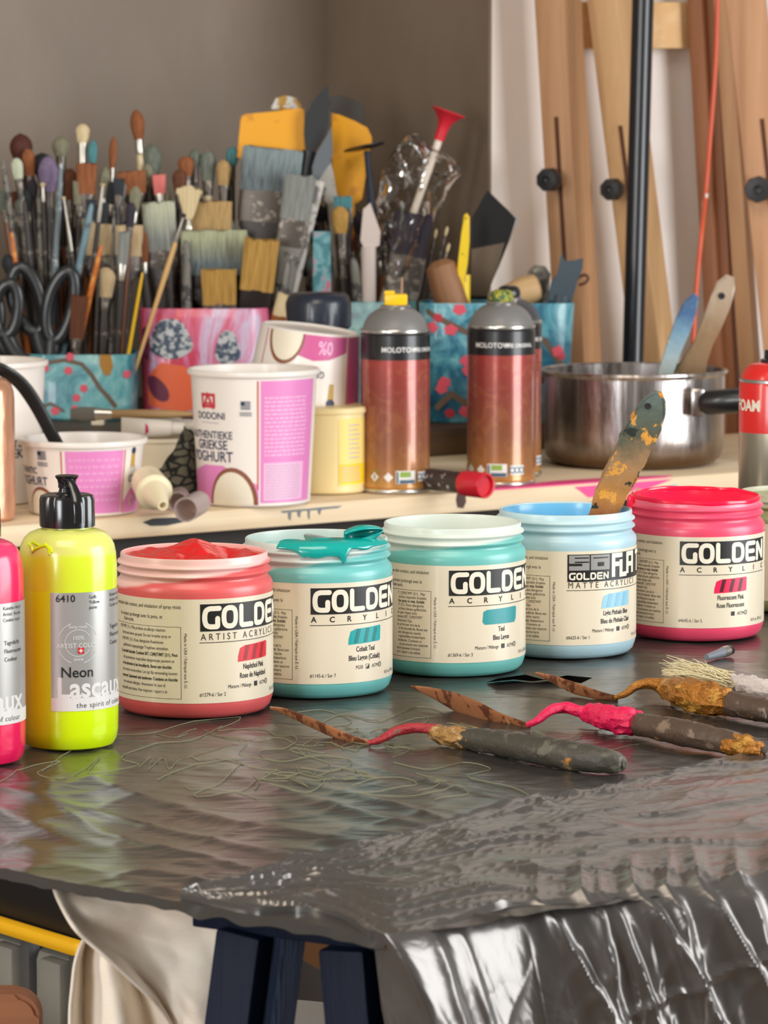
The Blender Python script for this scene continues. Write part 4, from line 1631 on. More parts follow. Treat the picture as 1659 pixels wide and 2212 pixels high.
def art_main(o, fn, h, R):
    a = Flat()
    a.rect(0.0058, 0.004, 0.066, h - 0.008)
    a.poly([(-0.10, 0.0022), (0.004, 0.0022), (0.004, 0.020), (-0.005, 0.024), (-0.030, 0.037), (-0.052, 0.037), (-0.075, 0.030), (-0.10, 0.018)])
    art('pink_panel', a, fn(0.0002), M_pinkp, o, 0.004)
    a = Flat().rect(0.0028, 0.016, 0.0040, h - 0.008)
    art('red_line', a, fn(0.0003), M_redp, o)
    a = Flat()
    rows(a, 0.0090, 0.054, 0.045, 0.100, 15, 0.0016, 3)
    a.rect(0.0085, 0.0060, 0.052, 0.0400)
    art('pale_text', a, fn(0.0004), M_pinkl, o, 0.004)
    a = Flat()
    rows(a, 0.0105, 0.048, 0.0075, 0.0385, 12, 0.0010, 5)
    art('small_print', a, fn(0.0006), M_greyp2, o, 0.004)
    bowl(o, fn, -0.021, 0.0245, 0.0335)
    a = Flat()
    u = -0.0445
    a.frame(u - 0.0085, 0.0885, u + 0.0085, 0.1015, 0.0026)
    a.stroke([(u - 0.006, 0.0885), (u, 0.1005), (u + 0.006, 0.0885)], 0.0024).stroke([(u - 0.0035, 0.0925), (u + 0.0035, 0.0925)], 0.002)
    art('emblem', a, fn(0.0004), M_redp, o, 0.003)
    a = Flat()
    a.text('DODONI', u + 0.0015, 0.0785, 0.0062, 'CENTER', bold=0.02, sx=0.92)
    a.rect(u - 0.01, 0.0750, u + 0.012, 0.0753)
    a.text('AUTHENTIEKE', -0.0195, 0.0610, 0.0068, 'RIGHT', bold=0.02, sx=0.86)
    a.text('GRIEKSE', -0.0245, 0.0515, 0.0082, 'RIGHT', bold=0.02, sx=0.88)
    a.text('YOGHURT', -0.0195, 0.0405, 0.0092, 'RIGHT', bold=0.02, sx=0.86)
    flagpic(a, -0.0115, 0.088)
    art('printed_text', a, fn(0.0004), M_navyp, o, 0.004)


def art_low(o, fn, h, R):
    a = Flat()
    a.rect(-0.0150, 0.003, 0.0370, h - 0.008)
    a.poly([(0.0400, 0.002), (0.085, 0.002), (0.085, 0.034), (0.060, 0.030), (0.048, 0.022), (0.0400, 0.012)])
    art('pink_panel', a, fn(0.0002), M_pinkp, o, 0.004)
    a = Flat()
    rows(a, -0.0120, 0.034, 0.012, 0.053, 7, 0.0022, 4)
    art('pale_text', a, fn(0.0004), mat('faint_pink_print', (236, 160, 208), 0.42), o, 0.004)
    a = Flat().rect(-0.0190, 0.003, -0.0178, h - 0.008).rect(0.0382, 0.003, 0.0392, h - 0.008)
    art('red_line', a, fn(0.0003), M_redp, o)
    bowl(o, fn, -0.0420, 0.0185, 0.0235)
    a = Flat()
    a.text('AUTHENTIC', -0.0445, 0.0370, 0.0056, 'RIGHT', bold=0.02, sx=0.86)
    a.text('YOGHURT', -0.0330, 0.0270, 0.0076, 'RIGHT', bold=0.02, sx=0.86)
    a.text('GRIEKSE', 0.0450, 0.0290, 0.0062, bold=0.02, sx=0.8)
    flagpic(a, -0.0420, 0.050, 0.0095)
    a.disc(0.0500, 0.0565, 0.0030)
    art('printed_text', a, fn(0.0004), M_navyp, o, 0.004)
    a = Flat().poly([(0.0475, 0.054), (0.0525, 0.054), (0.0530, 0.040), (0.050, 0.044), (0.0468, 0.040)])
    art('medal_ribbon', a, fn(0.0004), M_goldp, o)
    a = Flat().text('0%', 0.0480, 0.0080, 0.0095, bold=0.02, sx=0.8)
    art('pale_number', a, fn(0.0004), M_pinkl, o)


def art_top(o, fn, h, R):
    a = Flat()
    a.poly([(-0.042, 0.0022), (0.014, 0.0022), (0.010, 0.022), (-0.006, 0.026), (-0.022, 0.024), (-0.042, 0.016)])
    a.rect(-0.075, 0.0022, -0.0455, h - 0.008)
    art('pink_panel', a, fn(0.0002), mat('deep_pink_print', (206, 96, 150), 0.42), o, 0.004)
    a = Flat().rect(-0.0448, 0.0022, -0.0436, h - 0.008).rect(0.048, 0.0022, 0.0492, h - 0.008)
    art('red_line', a, fn(0.0003), M_redp, o)
    bowl(o, fn, 0.024, 0.0200, 0.0300)
    a = Flat()
    a.text('GRIEKSE YOGHURT', 0.044, 0.0350, 0.0062, 'RIGHT', bold=0.02, sx=0.80)
    a.text('AUTHENTIEKE', 0.036, 0.0450, 0.0056, 'RIGHT', bold=0.02, sx=0.82)
    a.disc(-0.026, 0.064, 0.0042)
    art('printed_text', a, fn(0.0004), M_navyp, o, 0.004)
    a = Flat().poly([(-0.0290, 0.062), (-0.0230, 0.062), (-0.0240, 0.046), (-0.0285, 0.046)])
    art('medal_ribbon', a, fn(0.0003), M_goldp, o)
    a = Flat().text('0%', -0.0250, 0.0075, 0.0120, bold=0.02, sx=0.75)
    art('pale_number', a, fn(0.0004), M_pinkl, o)


def art_left(o, fn, h, R):
    a = Flat()
    a.text('AUTHENTIEKE', 0.0475, 0.0520, 0.0068, 'RIGHT', bold=0.02, sx=0.86)
    a.text('GRIEKSE', 0.0475, 0.0425, 0.0082, 'RIGHT', bold=0.02, sx=0.88)
    a.rect(0.051, 0.044, 0.060, 0.058)
    art('printed_text', a, fn(0.0004), M_navyp, o, 0.004)


tub('tall white yoghurt tub with pink text panel standing left of the spray cans', 545, 1098, 0.0505, 0.0572, 0.1215, art_main)
lowtub = tub('low wide yoghurt tub with a black spoon handle in it, behind the yellow bottle', 170, 1119, 0.0470, 0.0545, 0.066, art_low)
tub('tall white yoghurt tub cut off by the left edge', -45, 1095, 0.0490, 0.0555, 0.128, art_left)
# cream bucket with the tilted tub on it
M_cream = mat('cream_bucket_plastic', (236, 214, 156), 0.42, coat=0.1)
M_ylab = mat('pale_yellow_label', (240, 214, 120), 0.45)
M_ylab2 = mat('bright_yellow_print', (240, 200, 30), 0.45)
p = on(704, 1071, SHELF)
cb_ = thing('cream_bucket', 'cream plastic bucket with yellow label under the tilted yoghurt tub', 'tub', (p.x, p.y + 0.038, SHELF + 0.0006), math.atan2(-p.x, p.y))
bm = B()
lathe(bm, [(0, 0.001), (0.0365, 0.0005), (0.038, 0.002), (0.0385, 0.074), (0.0400, 0.0745), (0.0404, 0.0765), (0.0402, 0.0785), (0.0385, 0.0800), (0.0, 0.0800)], 64, False, False)
obj('body', bm, M_cream, cb_)
a = Flat().rect(0.0115, 0.008, 0.045, 0.070)
lb = art('label', a, cyl(0.0387), M_ylab, cb_, 0.003)
a = Flat().rect(0.0125, 0.010, 0.044, 0.028)
art('yellow_print', a, cyl(0.0389), M_ylab2, lb, 0.003)
a = Flat()
rows(a, 0.0215, 0.036, 0.032, 0.066, 8, 0.0013, 8)
rows(a, 0.0145, 0.036, 0.012, 0.026, 5, 0.001, 9)
art('small_print', a, cyl(0.0391), M_greyp2, lb, 0.003)
# the tilted one, upside down
top = at(671, 708, 3.345)
ax = Vector((math.sin(math.radians(7)), -0.03, math.cos(math.radians(7)))).normalized()
hb_ = 0.0735
foot = top - ax * hb_
Mx = frame(top, foot)                                # local +z runs from the base (up) to the rim (down)
tub('upside down yoghurt tub tilted on top of the cream bucket', 0, 0, 0.0465, 0.0540, hb_, art_top, mtx=Mx)

# ---------------------------------------------------------------- spray cans
def can_mat(name):
    m = bpy.data.materials.new(name)
    m.use_nodes = True
    t = NT(m)
    tc = t.n('ShaderNodeTexCoord')
    sp = t.n('ShaderNodeSeparateXYZ')
    t.l(tc.outputs['Object'], sp.inputs[0])
    nf = t.noise(t.coord((55, 55, 45)), 1, 4, 0.6, 0.8)
    z = t.math('ADD', sp.outputs[2], t.math('MULTIPLY', t.math('SUBTRACT', nf, 0.5), 0.02))
    c = t.ramp(t.math('DIVIDE', z, 0.126), [(0.05, (196, 142, 74)), (0.12, (172, 116, 66)), (0.35, (146, 90, 62)), (0.7, (148, 70, 60)), (0.98, (164, 66, 62))])
    n2 = t.noise(t.coord((70, 70, 60)), 1, 2, 0.5, 1.5)
    c = t.mix(t.ramp(n2, [(0.5, (0, 0, 0, 1)), (0.62, (0.2, 0.2, 0.2, 1))]), c, (190, 134, 80))
    t.l(c, t.b.inputs['Base Color'])
    t.b.inputs['Metallic'].default_value = 0.25
    t.b.inputs['Roughness'].default_value = 0.26
    t.b.inputs['Coat Weight'].default_value = 0.5
    return m


M_can = can_mat('orange_brown_can_print')
M_silver = mat('silver_metal', (200, 198, 194), 0.25, 0.9)
M_black = mat('satin_black', (26, 26, 28), 0.35, coat=0.3)
M_dome = mat('grey_dome', (120, 118, 116), 0.4)
M_domed = mat('dark_grey_dome', (70, 70, 74), 0.4)
M_capy = mat('yellow_cap', (244, 196, 20), 0.35)
M_capg = mat('paint_crusted_cap', (150, 150, 50), 0.6, blot=[((70, 100, 60), 160, 0.5), ((206, 190, 70), 220, 0.58)])
RC = 0.0322


def spray_can(label, px, py, dome, capm, text, a0=0.0, straw=False):
    p = on(px, py, SHELF)
    c = thing('spray_can', label, 'spray can', (p.x, p.y + RC, SHELF + 0.0006), math.atan2(-p.x, p.y))
    bm = B()
    lathe(bm, [(0, 0.002), (0.029, 0.002), (0.0305, 0), (0.0318, 0.0012), (0.0320, 0.0036), (0.0312, 0.0046), (RC, 0.0056), (RC, 0.1235)], 64, False, False)
    obj('body', bm, M_can, c)
    bm = B()
    lathe(bm, [(RC + 0.0001, 0.1235), (RC + 0.0001, 0.1462), (RC - 0.0012, 0.1478)], 64, False, False)
    bb = obj('black_band', bm, M_black, c)
    a = Flat()
    a.text('MOLOTOW', -0.0132, 0.1310, 0.0046, bold=0.025, sx=1.0)
    a.text('THE ORIGINAL', 0.0172, 0.1312, 0.0036, bold=0.03, sx=0.9)
    art('lettering', a, cyl(RC + 0.0003, a0), M_pale_ink, bb, 0.003)
    for nm_, pr_ in (('shoulder_ring', [(0.0309, 0.1476), (0.0322, 0.1482), (0.0326, 0.1498), (0.0320, 0.1512), (0.0300, 0.1516)]), ('foot_ring', [(0.0322, 0.0004), (0.0326, 0.0012), (0.0326, 0.0030), (0.0320, 0.0038)]),
                     ('valve_cup', [(0.0140, 0.1700), (0.0144, 0.1716), (0.0136, 0.1730), (0.0100, 0.1733), (0.0070, 0.1728), (0, 0.1728)])):
        bm = B()
        lathe(bm, pr_, 64, False, False)
        obj(nm_, bm, M_silver, c)
    bm = B()
    lathe(bm, [(0.0302, 0.1514), (0.0296, 0.1540), (0.0280, 0.1585), (0.0250, 0.1632), (0.0205, 0.1672), (0.0160, 0.1697), (0.0140, 0.1702)], 64, False, False)
    obj('dome', bm, dome, c)
    bm = B()
    if straw:
        box(bm, 0.0215, 0.018, 0.0105, (0.0005, 0, 0.1782), 0.002)
        box(bm, 0.010, 0.012, 0.004, (-0.0055, 0, 0.1845), 0.0015)
    else:
        lathe(bm, [(0.0105, 0.1728), (0.0118, 0.1750), (0.0112, 0.1790), (0.0092, 0.1825), (0.0060, 0.1840), (0, 0.1842)], 24, False, False, wob=0.12)
    cap = obj('spray_cap', bm, capm, c)
    if straw:
        bm = B()
        tube(bm, [(0.0058, 0, 0.1830), (0.0060, 0, 0.1985)], 0.0014, 10)
        obj('straw', bm, mat('tan_straw', (150, 120, 96), 0.5), cap)
    # hazard pictograms and small print round the foot
    a = Flat()
    for u in (-0.0385, -0.0205, -0.0065):
        s = 0.0046
        a.poly([(u, 0.0155 - s), (u + s, 0.0155), (u, 0.0155 + s), (u - s, 0.0155)])
    a.rect(0.0005, 0.0095, 0.0195, 0.0215).rect(0.0230, 0.0110, 0.0370, 0.0200)
    art('pictograms', a, cyl(RC + 0.0002, a0), M_pale_ink, c, 0.003)
    a = Flat()
    for u in (-0.0205,):
        a.rect(u - 0.0006, 0.0135, u + 0.0006, 0.0180)
    a.rect(0.0042, 0.0098, 0.0190, 0.0130).rect(0.0012, 0.0098, 0.0030, 0.0205)
    for u in (0.0250, 0.0300, 0.0345):
        a.arc(u, 0.0155, 0.0026, 0, 360, 0.0011, 12)
    art('pictogram_marks', a, cyl(RC + 0.0004, a0), mat('blue_grey_ink', (64, 96, 120), 0.45), c, 0.003)
    a = Flat().frame(-0.0255, 0.0095, -0.0155, 0.0215, 0.0004)
    a.rect(0.0045, 0.0155, 0.0150, 0.0205)
    art('green_marks', a, cyl(RC + 0.0003, a0), mat('green_ink', (140, 170, 70), 0.45), c, 0.003)
    return c


spray_can('spray paint can with yellow cap and straw, beside the tilted yoghurt tub', 854, 1069, M_dome, M_capy, 1, 0.0, True)
spray_can('spray paint can with green and yellow crusted cap, behind the red capped marker', 1084, 1053, M_dome, M_capg, 1, -0.42)
spray_can('spray paint can with black cap half hidden behind the crusted cap can', 1100, 1034, M_domed, M_black, 1, 0.3)

# the small red foam can on the table behind the jars
M_redcan = mat('red_can_paint', (226, 38, 34), 0.3, coat=0.4)
p = at(1671, 1030, 2.62)
fc = thing('foam_can', 'red and silver spray can at the right edge behind the olive jar', 'spray can', (p.x, 2.62, TABLE + 0.0008), math.atan2(-p.x, 2.62))
bm = B()
lathe(bm, [(0, 0.001), (0.0245, 0.0), (0.0258, 0.002), (0.0260, 0.096)], 64, False, False)
obj('body', bm, mat('brushed_silver', (190, 180, 160), 0.28, 0.85), fc)
bm = B()
lathe(bm, [(0.0261, 0.096), (0.0261, 0.1305), (0.0255, 0.1325)], 64, False, False)
fb = obj('red_band', bm, M_redcan, fc)
a = Flat().text('FOAM', -0.0235, 0.1125, 0.0078, 'CENTER', bold=0.06, sx=0.85)
art('lettering', a, cyl(0.0263), M_white_ink, fb, 0.003)
bm = B()
lathe(bm, [(0.0252, 0.1322), (0.0262, 0.1328), (0.0262, 0.1345), (0.0250, 0.1352)], 64, False, False)
obj('metal_ring', bm, M_silver, fc)
bm = B()
lathe(bm, [(0.0246, 0.1350), (0.0238, 0.1385), (0.0215, 0.1425), (0.0180, 0.1455), (0.0120, 0.1470)], 64, False, True)
obj('dome', bm, M_redcan, fc)
bm = B()
lathe(bm, [(0.0105, 0.1466), (0.0105, 0.1490), (0.0080, 0.1500), (0.0075, 0.1560)], 32)
obj('nozzle', bm, M_black, fc)

# marker with a red cap
mk0, mk1 = at(905, 1010, 3.305), at(1050, 1032, 3.235)
mk0.z = mk1.z = SHELF + 0.0125
M_redcap = mat('red_plastic_cap', (206, 30, 48), 0.35, coat=0.2)
mk = thing('marker', 'black marker with red cap lying in front of the spray cans', 'marker', mtx=frame(mk0, mk1))
L = (mk1 - mk0).length
bm = B()
lathe(bm, [(0.0092, 0.0), (0.0100, 0.001), (0.0100, L - 0.028)], 32)
obj('barrel', bm, mat('black_marker_print', (52, 44, 44), 0.4, blot=[((190, 180, 176), 150, 0.62)]), mk)
bm = B()
lathe(bm, [(0.0104, L - 0.030), (0.0118, L - 0.0285), (0.0118, L - 0.001), (0.0112, L), (0.0095, L - 0.0002), (0.0092, L - 0.004), (0.0, L - 0.004)], 40, False, False)
obj('cap', bm, M_redcap, mk)

# nozzles
M_noz = mat('ivory_plastic', (234, 220, 184), 0.4)
n0, n1 = at(318, 1040, 3.105), at(352, 1092, 3.045)
nz = thing('nozzle_cap', 'ivory stepped plastic nozzle lying between the yoghurt tubs', 'nozzle', mtx=frame(n0, n1))
L = (n1 - n0).length
bm = B()
lathe(bm, [(0.0125, 0), (0.0145, 0.0005), (0.0158, L * 0.42), (0.0162, L * 0.45), (0.0150, L * 0.48), (0.0122, L * 0.50), (0.0052, L * 0.97), (0.0046, L), (0.0030, L), (0.0030, L * 0.9)], 40)
obj('nozzle', bm, M_noz, nz)
M_clear = bpy.data.materials.new('frosted_clear_plastic')
M_clear.use_nodes = True
_b = M_clear.node_tree.nodes['Principled BSDF']
_b.inputs['Base Color'].default_value = lin((214, 196, 190))
_b.inputs['Roughness'].default_value = 0.25
_b.inputs['Transmission Weight'].default_value = 0.55
_b.inputs['IOR'].default_value = 1.3
for lab, q0, q1, r in (('cloudy clear plastic thimble lying nearest the tall yoghurt tub', (430, 1060, 3.10), (405, 1086, 3.06), 0.0105), ('cloudy clear plastic thimble lying just behind the ivory nozzle', (388, 1046, 3.17), (384, 1080, 3.14), 0.0088)):
    c0, c1 = at(*q0), at(*q1)
    c1.z = SHELF + r
    c0.z = SHELF + r * 1.1
    th = thing('plastic_thimble', lab, 'thimble', mtx=frame(c0, c1))
    L = (c1 - c0).length + 0.006
    bm = B()
    lathe(bm, [(r * 0.92, 0), (r, 0.001), (r * 1.02, L), (r * 0.9, L), (r * 0.86, 0.003), (0, 0.003)], 32, True, False)
    obj('cup', bm, M_clear, th)

# dark netted cloth
bm = B()
vs = []


def cloth_pt(i, j):
    a = i * 2 * PI
    r = j
    px_ = 385 + 62 * r * math.cos(a) * (1 + 0.15 * math.sin(3 * a))
    d = on(px_, 1062 - 10 * 0, SHELF)
    p = Vector((d.x + 0.008 * (1 - r), 3.255 + 0.036 * r * math.sin(a), 0))
    h = 0.066 * (1 - r ** 2) ** 0.8 * (0.75 + 0.25 * math.cos(a + 0.4)) + 0.012 * noise.noise(Vector((math.cos(a) * r * 3, math.sin(a) * r * 3, 2)))
    p.z = SHELF + 0.0008 + max(0, h)
    return p


grid_bm(bm, 60, 22, lambda i, j: cloth_pt(i, 1 - j * 0.98), closed_u=True)
M_net = bpy.data.materials.new('netted_cloth')
M_net.use_nodes = True
t = NT(M_net)
wv = t.n('ShaderNodeTexVoronoi', feature='DISTANCE_TO_EDGE')
wv.inputs['Scale'].default_value = 1
t.l(t.coord((70, 70, 110)), wv.inputs['Vector'])
t.l(t.ramp(wv.outputs['Distance'], [(0.05, (26, 28, 28)), (0.16, (112, 110, 96))]), t.b.inputs['Base Color'])
t.b.inputs['Roughness'].default_value = 0.9
tag(obj('netted_cloth', bm, M_net), 'crumpled grey cloth with black net pattern left of the tall yoghurt tub', 'cloth')

# cream tray with paint tubes
p = at(345, 1000, 3.345)
tr = thing('cream_tray', 'round cream plastic tray holding paint tubes behind the netted cloth', 'tray', (p.x, 3.345, SHELF + 0.0006))
bm = B()
lathe(bm, [(0, 0.001), (0.034, 0), (0.0365, 0.002), (0.0395, 0.044), (0.0415, 0.0445), (0.0415, 0.048), (0.0390, 0.048), (0.0375, 0.044), (0.0345, 0.004), (0, 0.004)], 56, False, False)
obj('body', bm, M_tubin, tr)
M_tubew = mat('white_tube', (222, 214, 204), 0.4)
for k, (lab, a_, b_, bands) in enumerate((('white paint tube with red and black bands lying across the cream tray', (262, 918, 3.33), (400, 925, 3.33), ((0.38, (186, 40, 90)), (0.62, (40, 40, 44)))),
                                         ('white paint tube with a blue band lying at the back of the cream tray', (290, 908, 3.36), (420, 912, 3.36), ((0.30, (60, 80, 130)), (0.5, (40, 40, 44)))))):
    q0, q1 = at(*a_), at(*b_)
    q0.z = q1.z = SHELF + 0.0492 + 0.0075
    tb = thing('paint_tube', lab, 'paint tube', mtx=frame(q0, q1))
    L = (q1 - q0).length
    bm = B()
    tube(bm, [(0, 0, 0), (0, 0, L * 0.3), (0, 0, L * 0.72), (0, 0, L * 0.8)], [(0.0105, 0.0012), (0.0095, 0.005), (0.0078, 0.007), (0.0068, 0.0066)], 24, up=(1, 0, 0))
    obj('tube_body', bm, M_tubew, tb)
    for f, c in bands:
        bm = B()
        tube(bm, [(0, 0, L * f), (0, 0, L * f + 0.006)], [(0.0096 - 0.003 * f, 0.0045 + 0.003 * f)] * 2, 24, up=(1, 0, 0))
        obj('band', bm, mat('tube_band_%d_%d_%d' % c, c, 0.4), tb)
    bm = B()
    lathe(bm, [(0.0055, L * 0.8), (0.0062, L * 0.81), (0.0058, L)], 24)
    obj('cap', bm, M_tubew, tb)

# brush lying across the tubes, white cap on the riser
q0, q1 = at(416, 886, 3.345), at(152, 893, 3.345)
q0.z = q1.z = SHELF + 0.0492 + 0.0152 + 0.0045
t = thing('paint_brush', 'wooden brush with grey bristles lying across the tubes on the cream tray', 'paint brush', mtx=frame(q0, q1))
L = (q1 - q0).length
bm = B()
tube(bm, [(0, 0, 0), (0, 0, L * 0.2), (0, 0, L * 0.5), (0, 0, L * 0.68)], [0.0022, 0.0040, 0.0044, 0.0042], 18)
obj('handle', bm, wood_mat('tan_handle_wood', (150, 118, 78), (186, 152, 106), 2), t)
bm = B()
tube(bm, [(0, 0, L * 0.66), (0, 0, L * 0.80)], [(0.0046, 0.0044), (0.0062, 0.0036)], 20, up=(1, 0, 0))
obj('ferrule', bm, M_silver, t)
bm = B()
tube(bm, [(0, 0, L * 0.79), (0, 0, L * 0.9), (0, 0, L)], [(0.0064, 0.0034), (0.0070, 0.0028), (0.0050, 0.0008)], 20, up=(1, 0, 0))
obj('bristles', bm, mat('grey_lying_bristle', (120, 118, 112), 0.8), t)
g_ = on(211, 921, RZ)
wc = thing('white_cap', 'small white square cap on the riser above the low yoghurt tub', 'cap', (g_.x, g_.y + 0.006, RZ + 0.0006))
bm = B()
box(bm, 0.0135, 0.012, 0.0095, (0, 0, 0.0048), 0.0015)
obj('cap', bm, M_tubin, wc)

# peach bottle at the left edge
M_peach = mat('pearly_peach', (206, 150, 116), 0.28, 0.45, coat=0.4, bump=((30, 30, 9), 0.5, 0.004))
p = on(-34, 1131, SHELF)
pb = thing('peach_bottle', 'pearly peach bottle cut off by the left edge of the shelf', 'bottle', (p.x, p.y + 0.0245, SHELF + 0.0006))
bm = B()
lathe(bm, [(0, 0.001), (0.021, 0), (0.0242, 0.003), (0.0245, 0.010), (0.0245, 0.105), (0.0238, 0.112), (0.0215, 0.118), (0.017, 0.1222), (0.011, 0.124), (0.0105, 0.130)], 48)
obj('body', bm, M_peach, pb)
bm = B()
lathe(bm, [(0.012, 0.1305), (0.0125, 0.132), (0.0118, 0.148), (0.010, 0.150)], 32)
obj('cap', bm, M_black, pb)

# black spoon in the low tub
M_spoon = mat('black_spoon', (28, 26, 26), 0.35, blot=[((210, 80, 80), 90, 0.74)])
sp0 = on(175, 1095, SHELF + 0.006)
pts = smooth_path([at(150, 1010, 3.145), at(110, 935, 3.13), at(78, 875, 3.12), at(48, 832, 3.11), at(15, 805, 3.10), at(-20, 790, 3.095)], 6)
bm = B()
M0 = Matrix.Translation(pts[0])
sp = thing('spoon', 'black plastic spoon leaning out of the low yoghurt tub', 'spoon', pts[0])
tube(bm, [q - pts[0] for q in pts], [(0.0062 - 0.0012 * abs(i / len(pts) - 0.5), 0.0018) for i in range(len(pts))], 12, up=(0.9, 0.1, 0.5))
obj('handle', bm, M_spoon, sp)
bm = B()
e0 = Vector((0, 0, 0))
tube(bm, [e0, Vector((0.008, 0, -0.016)), Vector((0.014, 0, -0.03)), Vector((0.018, 0, -0.042))], [(0.005, 0.0018), (0.012, 0.003), (0.013, 0.003), (0.004, 0.001)], 14, up=(0, 1, 0.1))
obj('bowl', bm, M_spoon, sp)

# navy bottle behind the tilted tub
M_navyb = mat('dark_navy_plastic', (32, 38, 54), 0.35, coat=0.3, bump=((50, 50, 30), 0.4, 0.003))
p = at(688, 660, 3.485)
nb = thing('navy_bottle', 'dark navy bottle with wide ribbed lid behind the tilted yoghurt tub', 'bottle', (p.x, p.y, SHELF + 0.0006))
bm = B()
lathe(bm, [(0, 0), (0.026, 0), (0.028, 0.003), (0.028, 0.140)], 40)
obj('body', bm, M_navyb, nb)
bm = B()
zt_ = at(688, 634, 3.485).z - SHELF
lathe(bm, [(0.0290, 0.1405), (0.0318, 0.143), (0.0322, zt_ - 0.010), (0.0300, zt_ - 0.003), (0.026, zt_), (0.0, zt_ + 0.001)], 40, True, False, wob=0.03)
obj('lid', bm, M_navyb, nb)

# ---------------------------------------------------------------- saucepan with brushes
M_steel = bpy.data.materials.new('worn_steel')
M_steel.use_nodes = True
t = NT(M_steel)
nf = t.noise(t.coord((55, 55, 7)), 1, 5, 0.65, 0.4)
tc = t.n('ShaderNodeTexCoord')
spx = t.n('ShaderNodeSeparateXYZ')
t.l(tc.outputs['Object'], spx.inputs[0])
k = t.n('ShaderNodeMapRange')
k.inputs[1].default_value = 0.008
k.inputs[2].default_value = 0.034
t.l(spx.outputs[2], k.inputs[0])
t.l(t.mix(k.outputs[0], (120, 96, 74), t.ramp(nf, [(0.38, (150, 140, 134)), (0.6, (206, 200, 198))])), t.b.inputs['Base Color'])
t.b.inputs['Metallic'].default_value = 0.92
t.l(t.ramp(nf, [(0.3, (0.16, 0.16, 0.16, 1)), (0.7, (0.34, 0.34, 0.34, 1))]), t.b.inputs['Roughness'])
t.bump(nf, 0.25, 0.003)
pf = on(1366, 1019, SHELF)
PY = pf.y + 0.088
PX = at(1368, 900, PY).x
pan = thing('saucepan', 'stainless steel saucepan with black handle holding paint brushes on the shelf', 'saucepan', (PX, PY, SHELF + 0.0006))
R_ = 0.0915
bm = B()
lathe(bm, [(0, 0.0005), (0.076, 0), (0.082, 0.002), (0.0872, 0.007), (0.0902, 0.016), (R_, 0.028), (R_, 0.089), (0.0930, 0.0905), (0.0945, 0.0925), (0.0940, 0.0945), (0.0920, 0.0950), (0.0905, 0.0935), (0.0898, 0.030), (0.086, 0.012), (0.075, 0.004), (0, 0.004)], 96, False, False)
obj('body', bm, M_steel, pan)
a1 = 0.62
hx, hy = R_ * math.sin(a1), -R_ * math.cos(a1)
bm = B()
box(bm, 0.014, 0.016, 0.028, (hx + 0.004, hy - 0.006, 0.0675), 0.003)
obj('bracket', bm, M_steel, pan)
bm = B()
tube(bm, [(hx + 0.008, hy - 0.009, 0.0665), (hx + 0.012, hy - 0.011, 0.067), (hx + 0.040, hy - 0.018, 0.070), (hx + 0.075, hy - 0.026, 0.072), (hx + 0.110, hy - 0.033, 0.072), (hx + 0.116, hy - 0.034, 0.072)],
     [(0.0095, 0.008), (0.0118, 0.010), (0.0125, 0.010), (0.0118, 0.0095), (0.0115, 0.009), (0.007, 0.006)], 20, up=(0, 0, 1))
obj('handle', bm, M_black, pan)
bm = B()
tube(bm, smooth_path([(-0.0905, 0.0, 0.082), (-0.100, 0.004, 0.090), (-0.108, 0.004, 0.104)], 5), [(0.006, 0.003)] * 11, 12, up=(0, 1, 0))
obj('side_grip', bm, mat('brown_grip', (104, 84, 70), 0.4), pan)


def outline_brush(name, label, cat, pix, Y, thick, m, hole=None, lean=0.0, rough=0.0, extra=None):
    """flat wooden handle traced at depth Y (leaning by lean per metre of height), real thickness"""
    pts = [at(a, b, Y) for a, b in pix]
    o = sum(pts, Vector()) / len(pts)
    z0 = min(p.z for p in pts)
    t = thing(name, label, cat, (o.x, Y, z0))
    bm = B()
    P2 = [(p.x - o.x, p.z - z0) for p in pts]
    prism(bm, P2, thick, min(thick * 0.3, 0.002))
    ng = [f for f in bm.faces if len(f.verts) > 4]
    bmesh.ops.triangulate(bm, faces=ng)
    if rough:
        for _ in range(2):
            bmesh.ops.subdivide_edges(bm, edges=[e for e in bm.edges if e.calc_length() > 0.004], cuts=1, use_grid_fill=False)
            bmesh.ops.triangulate(bm, faces=[f for f in bm.faces if len(f.verts) > 4])
        bm.normal_update()
        zmax = max(v.co.z for v in bm.verts)
        for v in bm.verts:
            v.co += v.normal * rough * (noise.noise(v.co * 130) + 0.4 * noise.noise(v.co * 330)) * (1.3 - v.co.z / zmax)
    for v in bm.verts:
        v.co.y += v.co.z * lean
    h = obj('handle', bm, m, t)
    if hole:
        p = at(hole[0], hole[1], Y)
        bm = B()
        tube(bm, [Vector((p.x - o.x, -thick * 0.62 + (p.z - z0) * lean, p.z - z0)), Vector((p.x - o.x, thick * 0.6 + (p.z - z0) * lean, p.z - z0))], hole[2], 16)
        obj('hole', bm, mat('dark_hole', (20, 20, 20), 0.7), h)
    return t


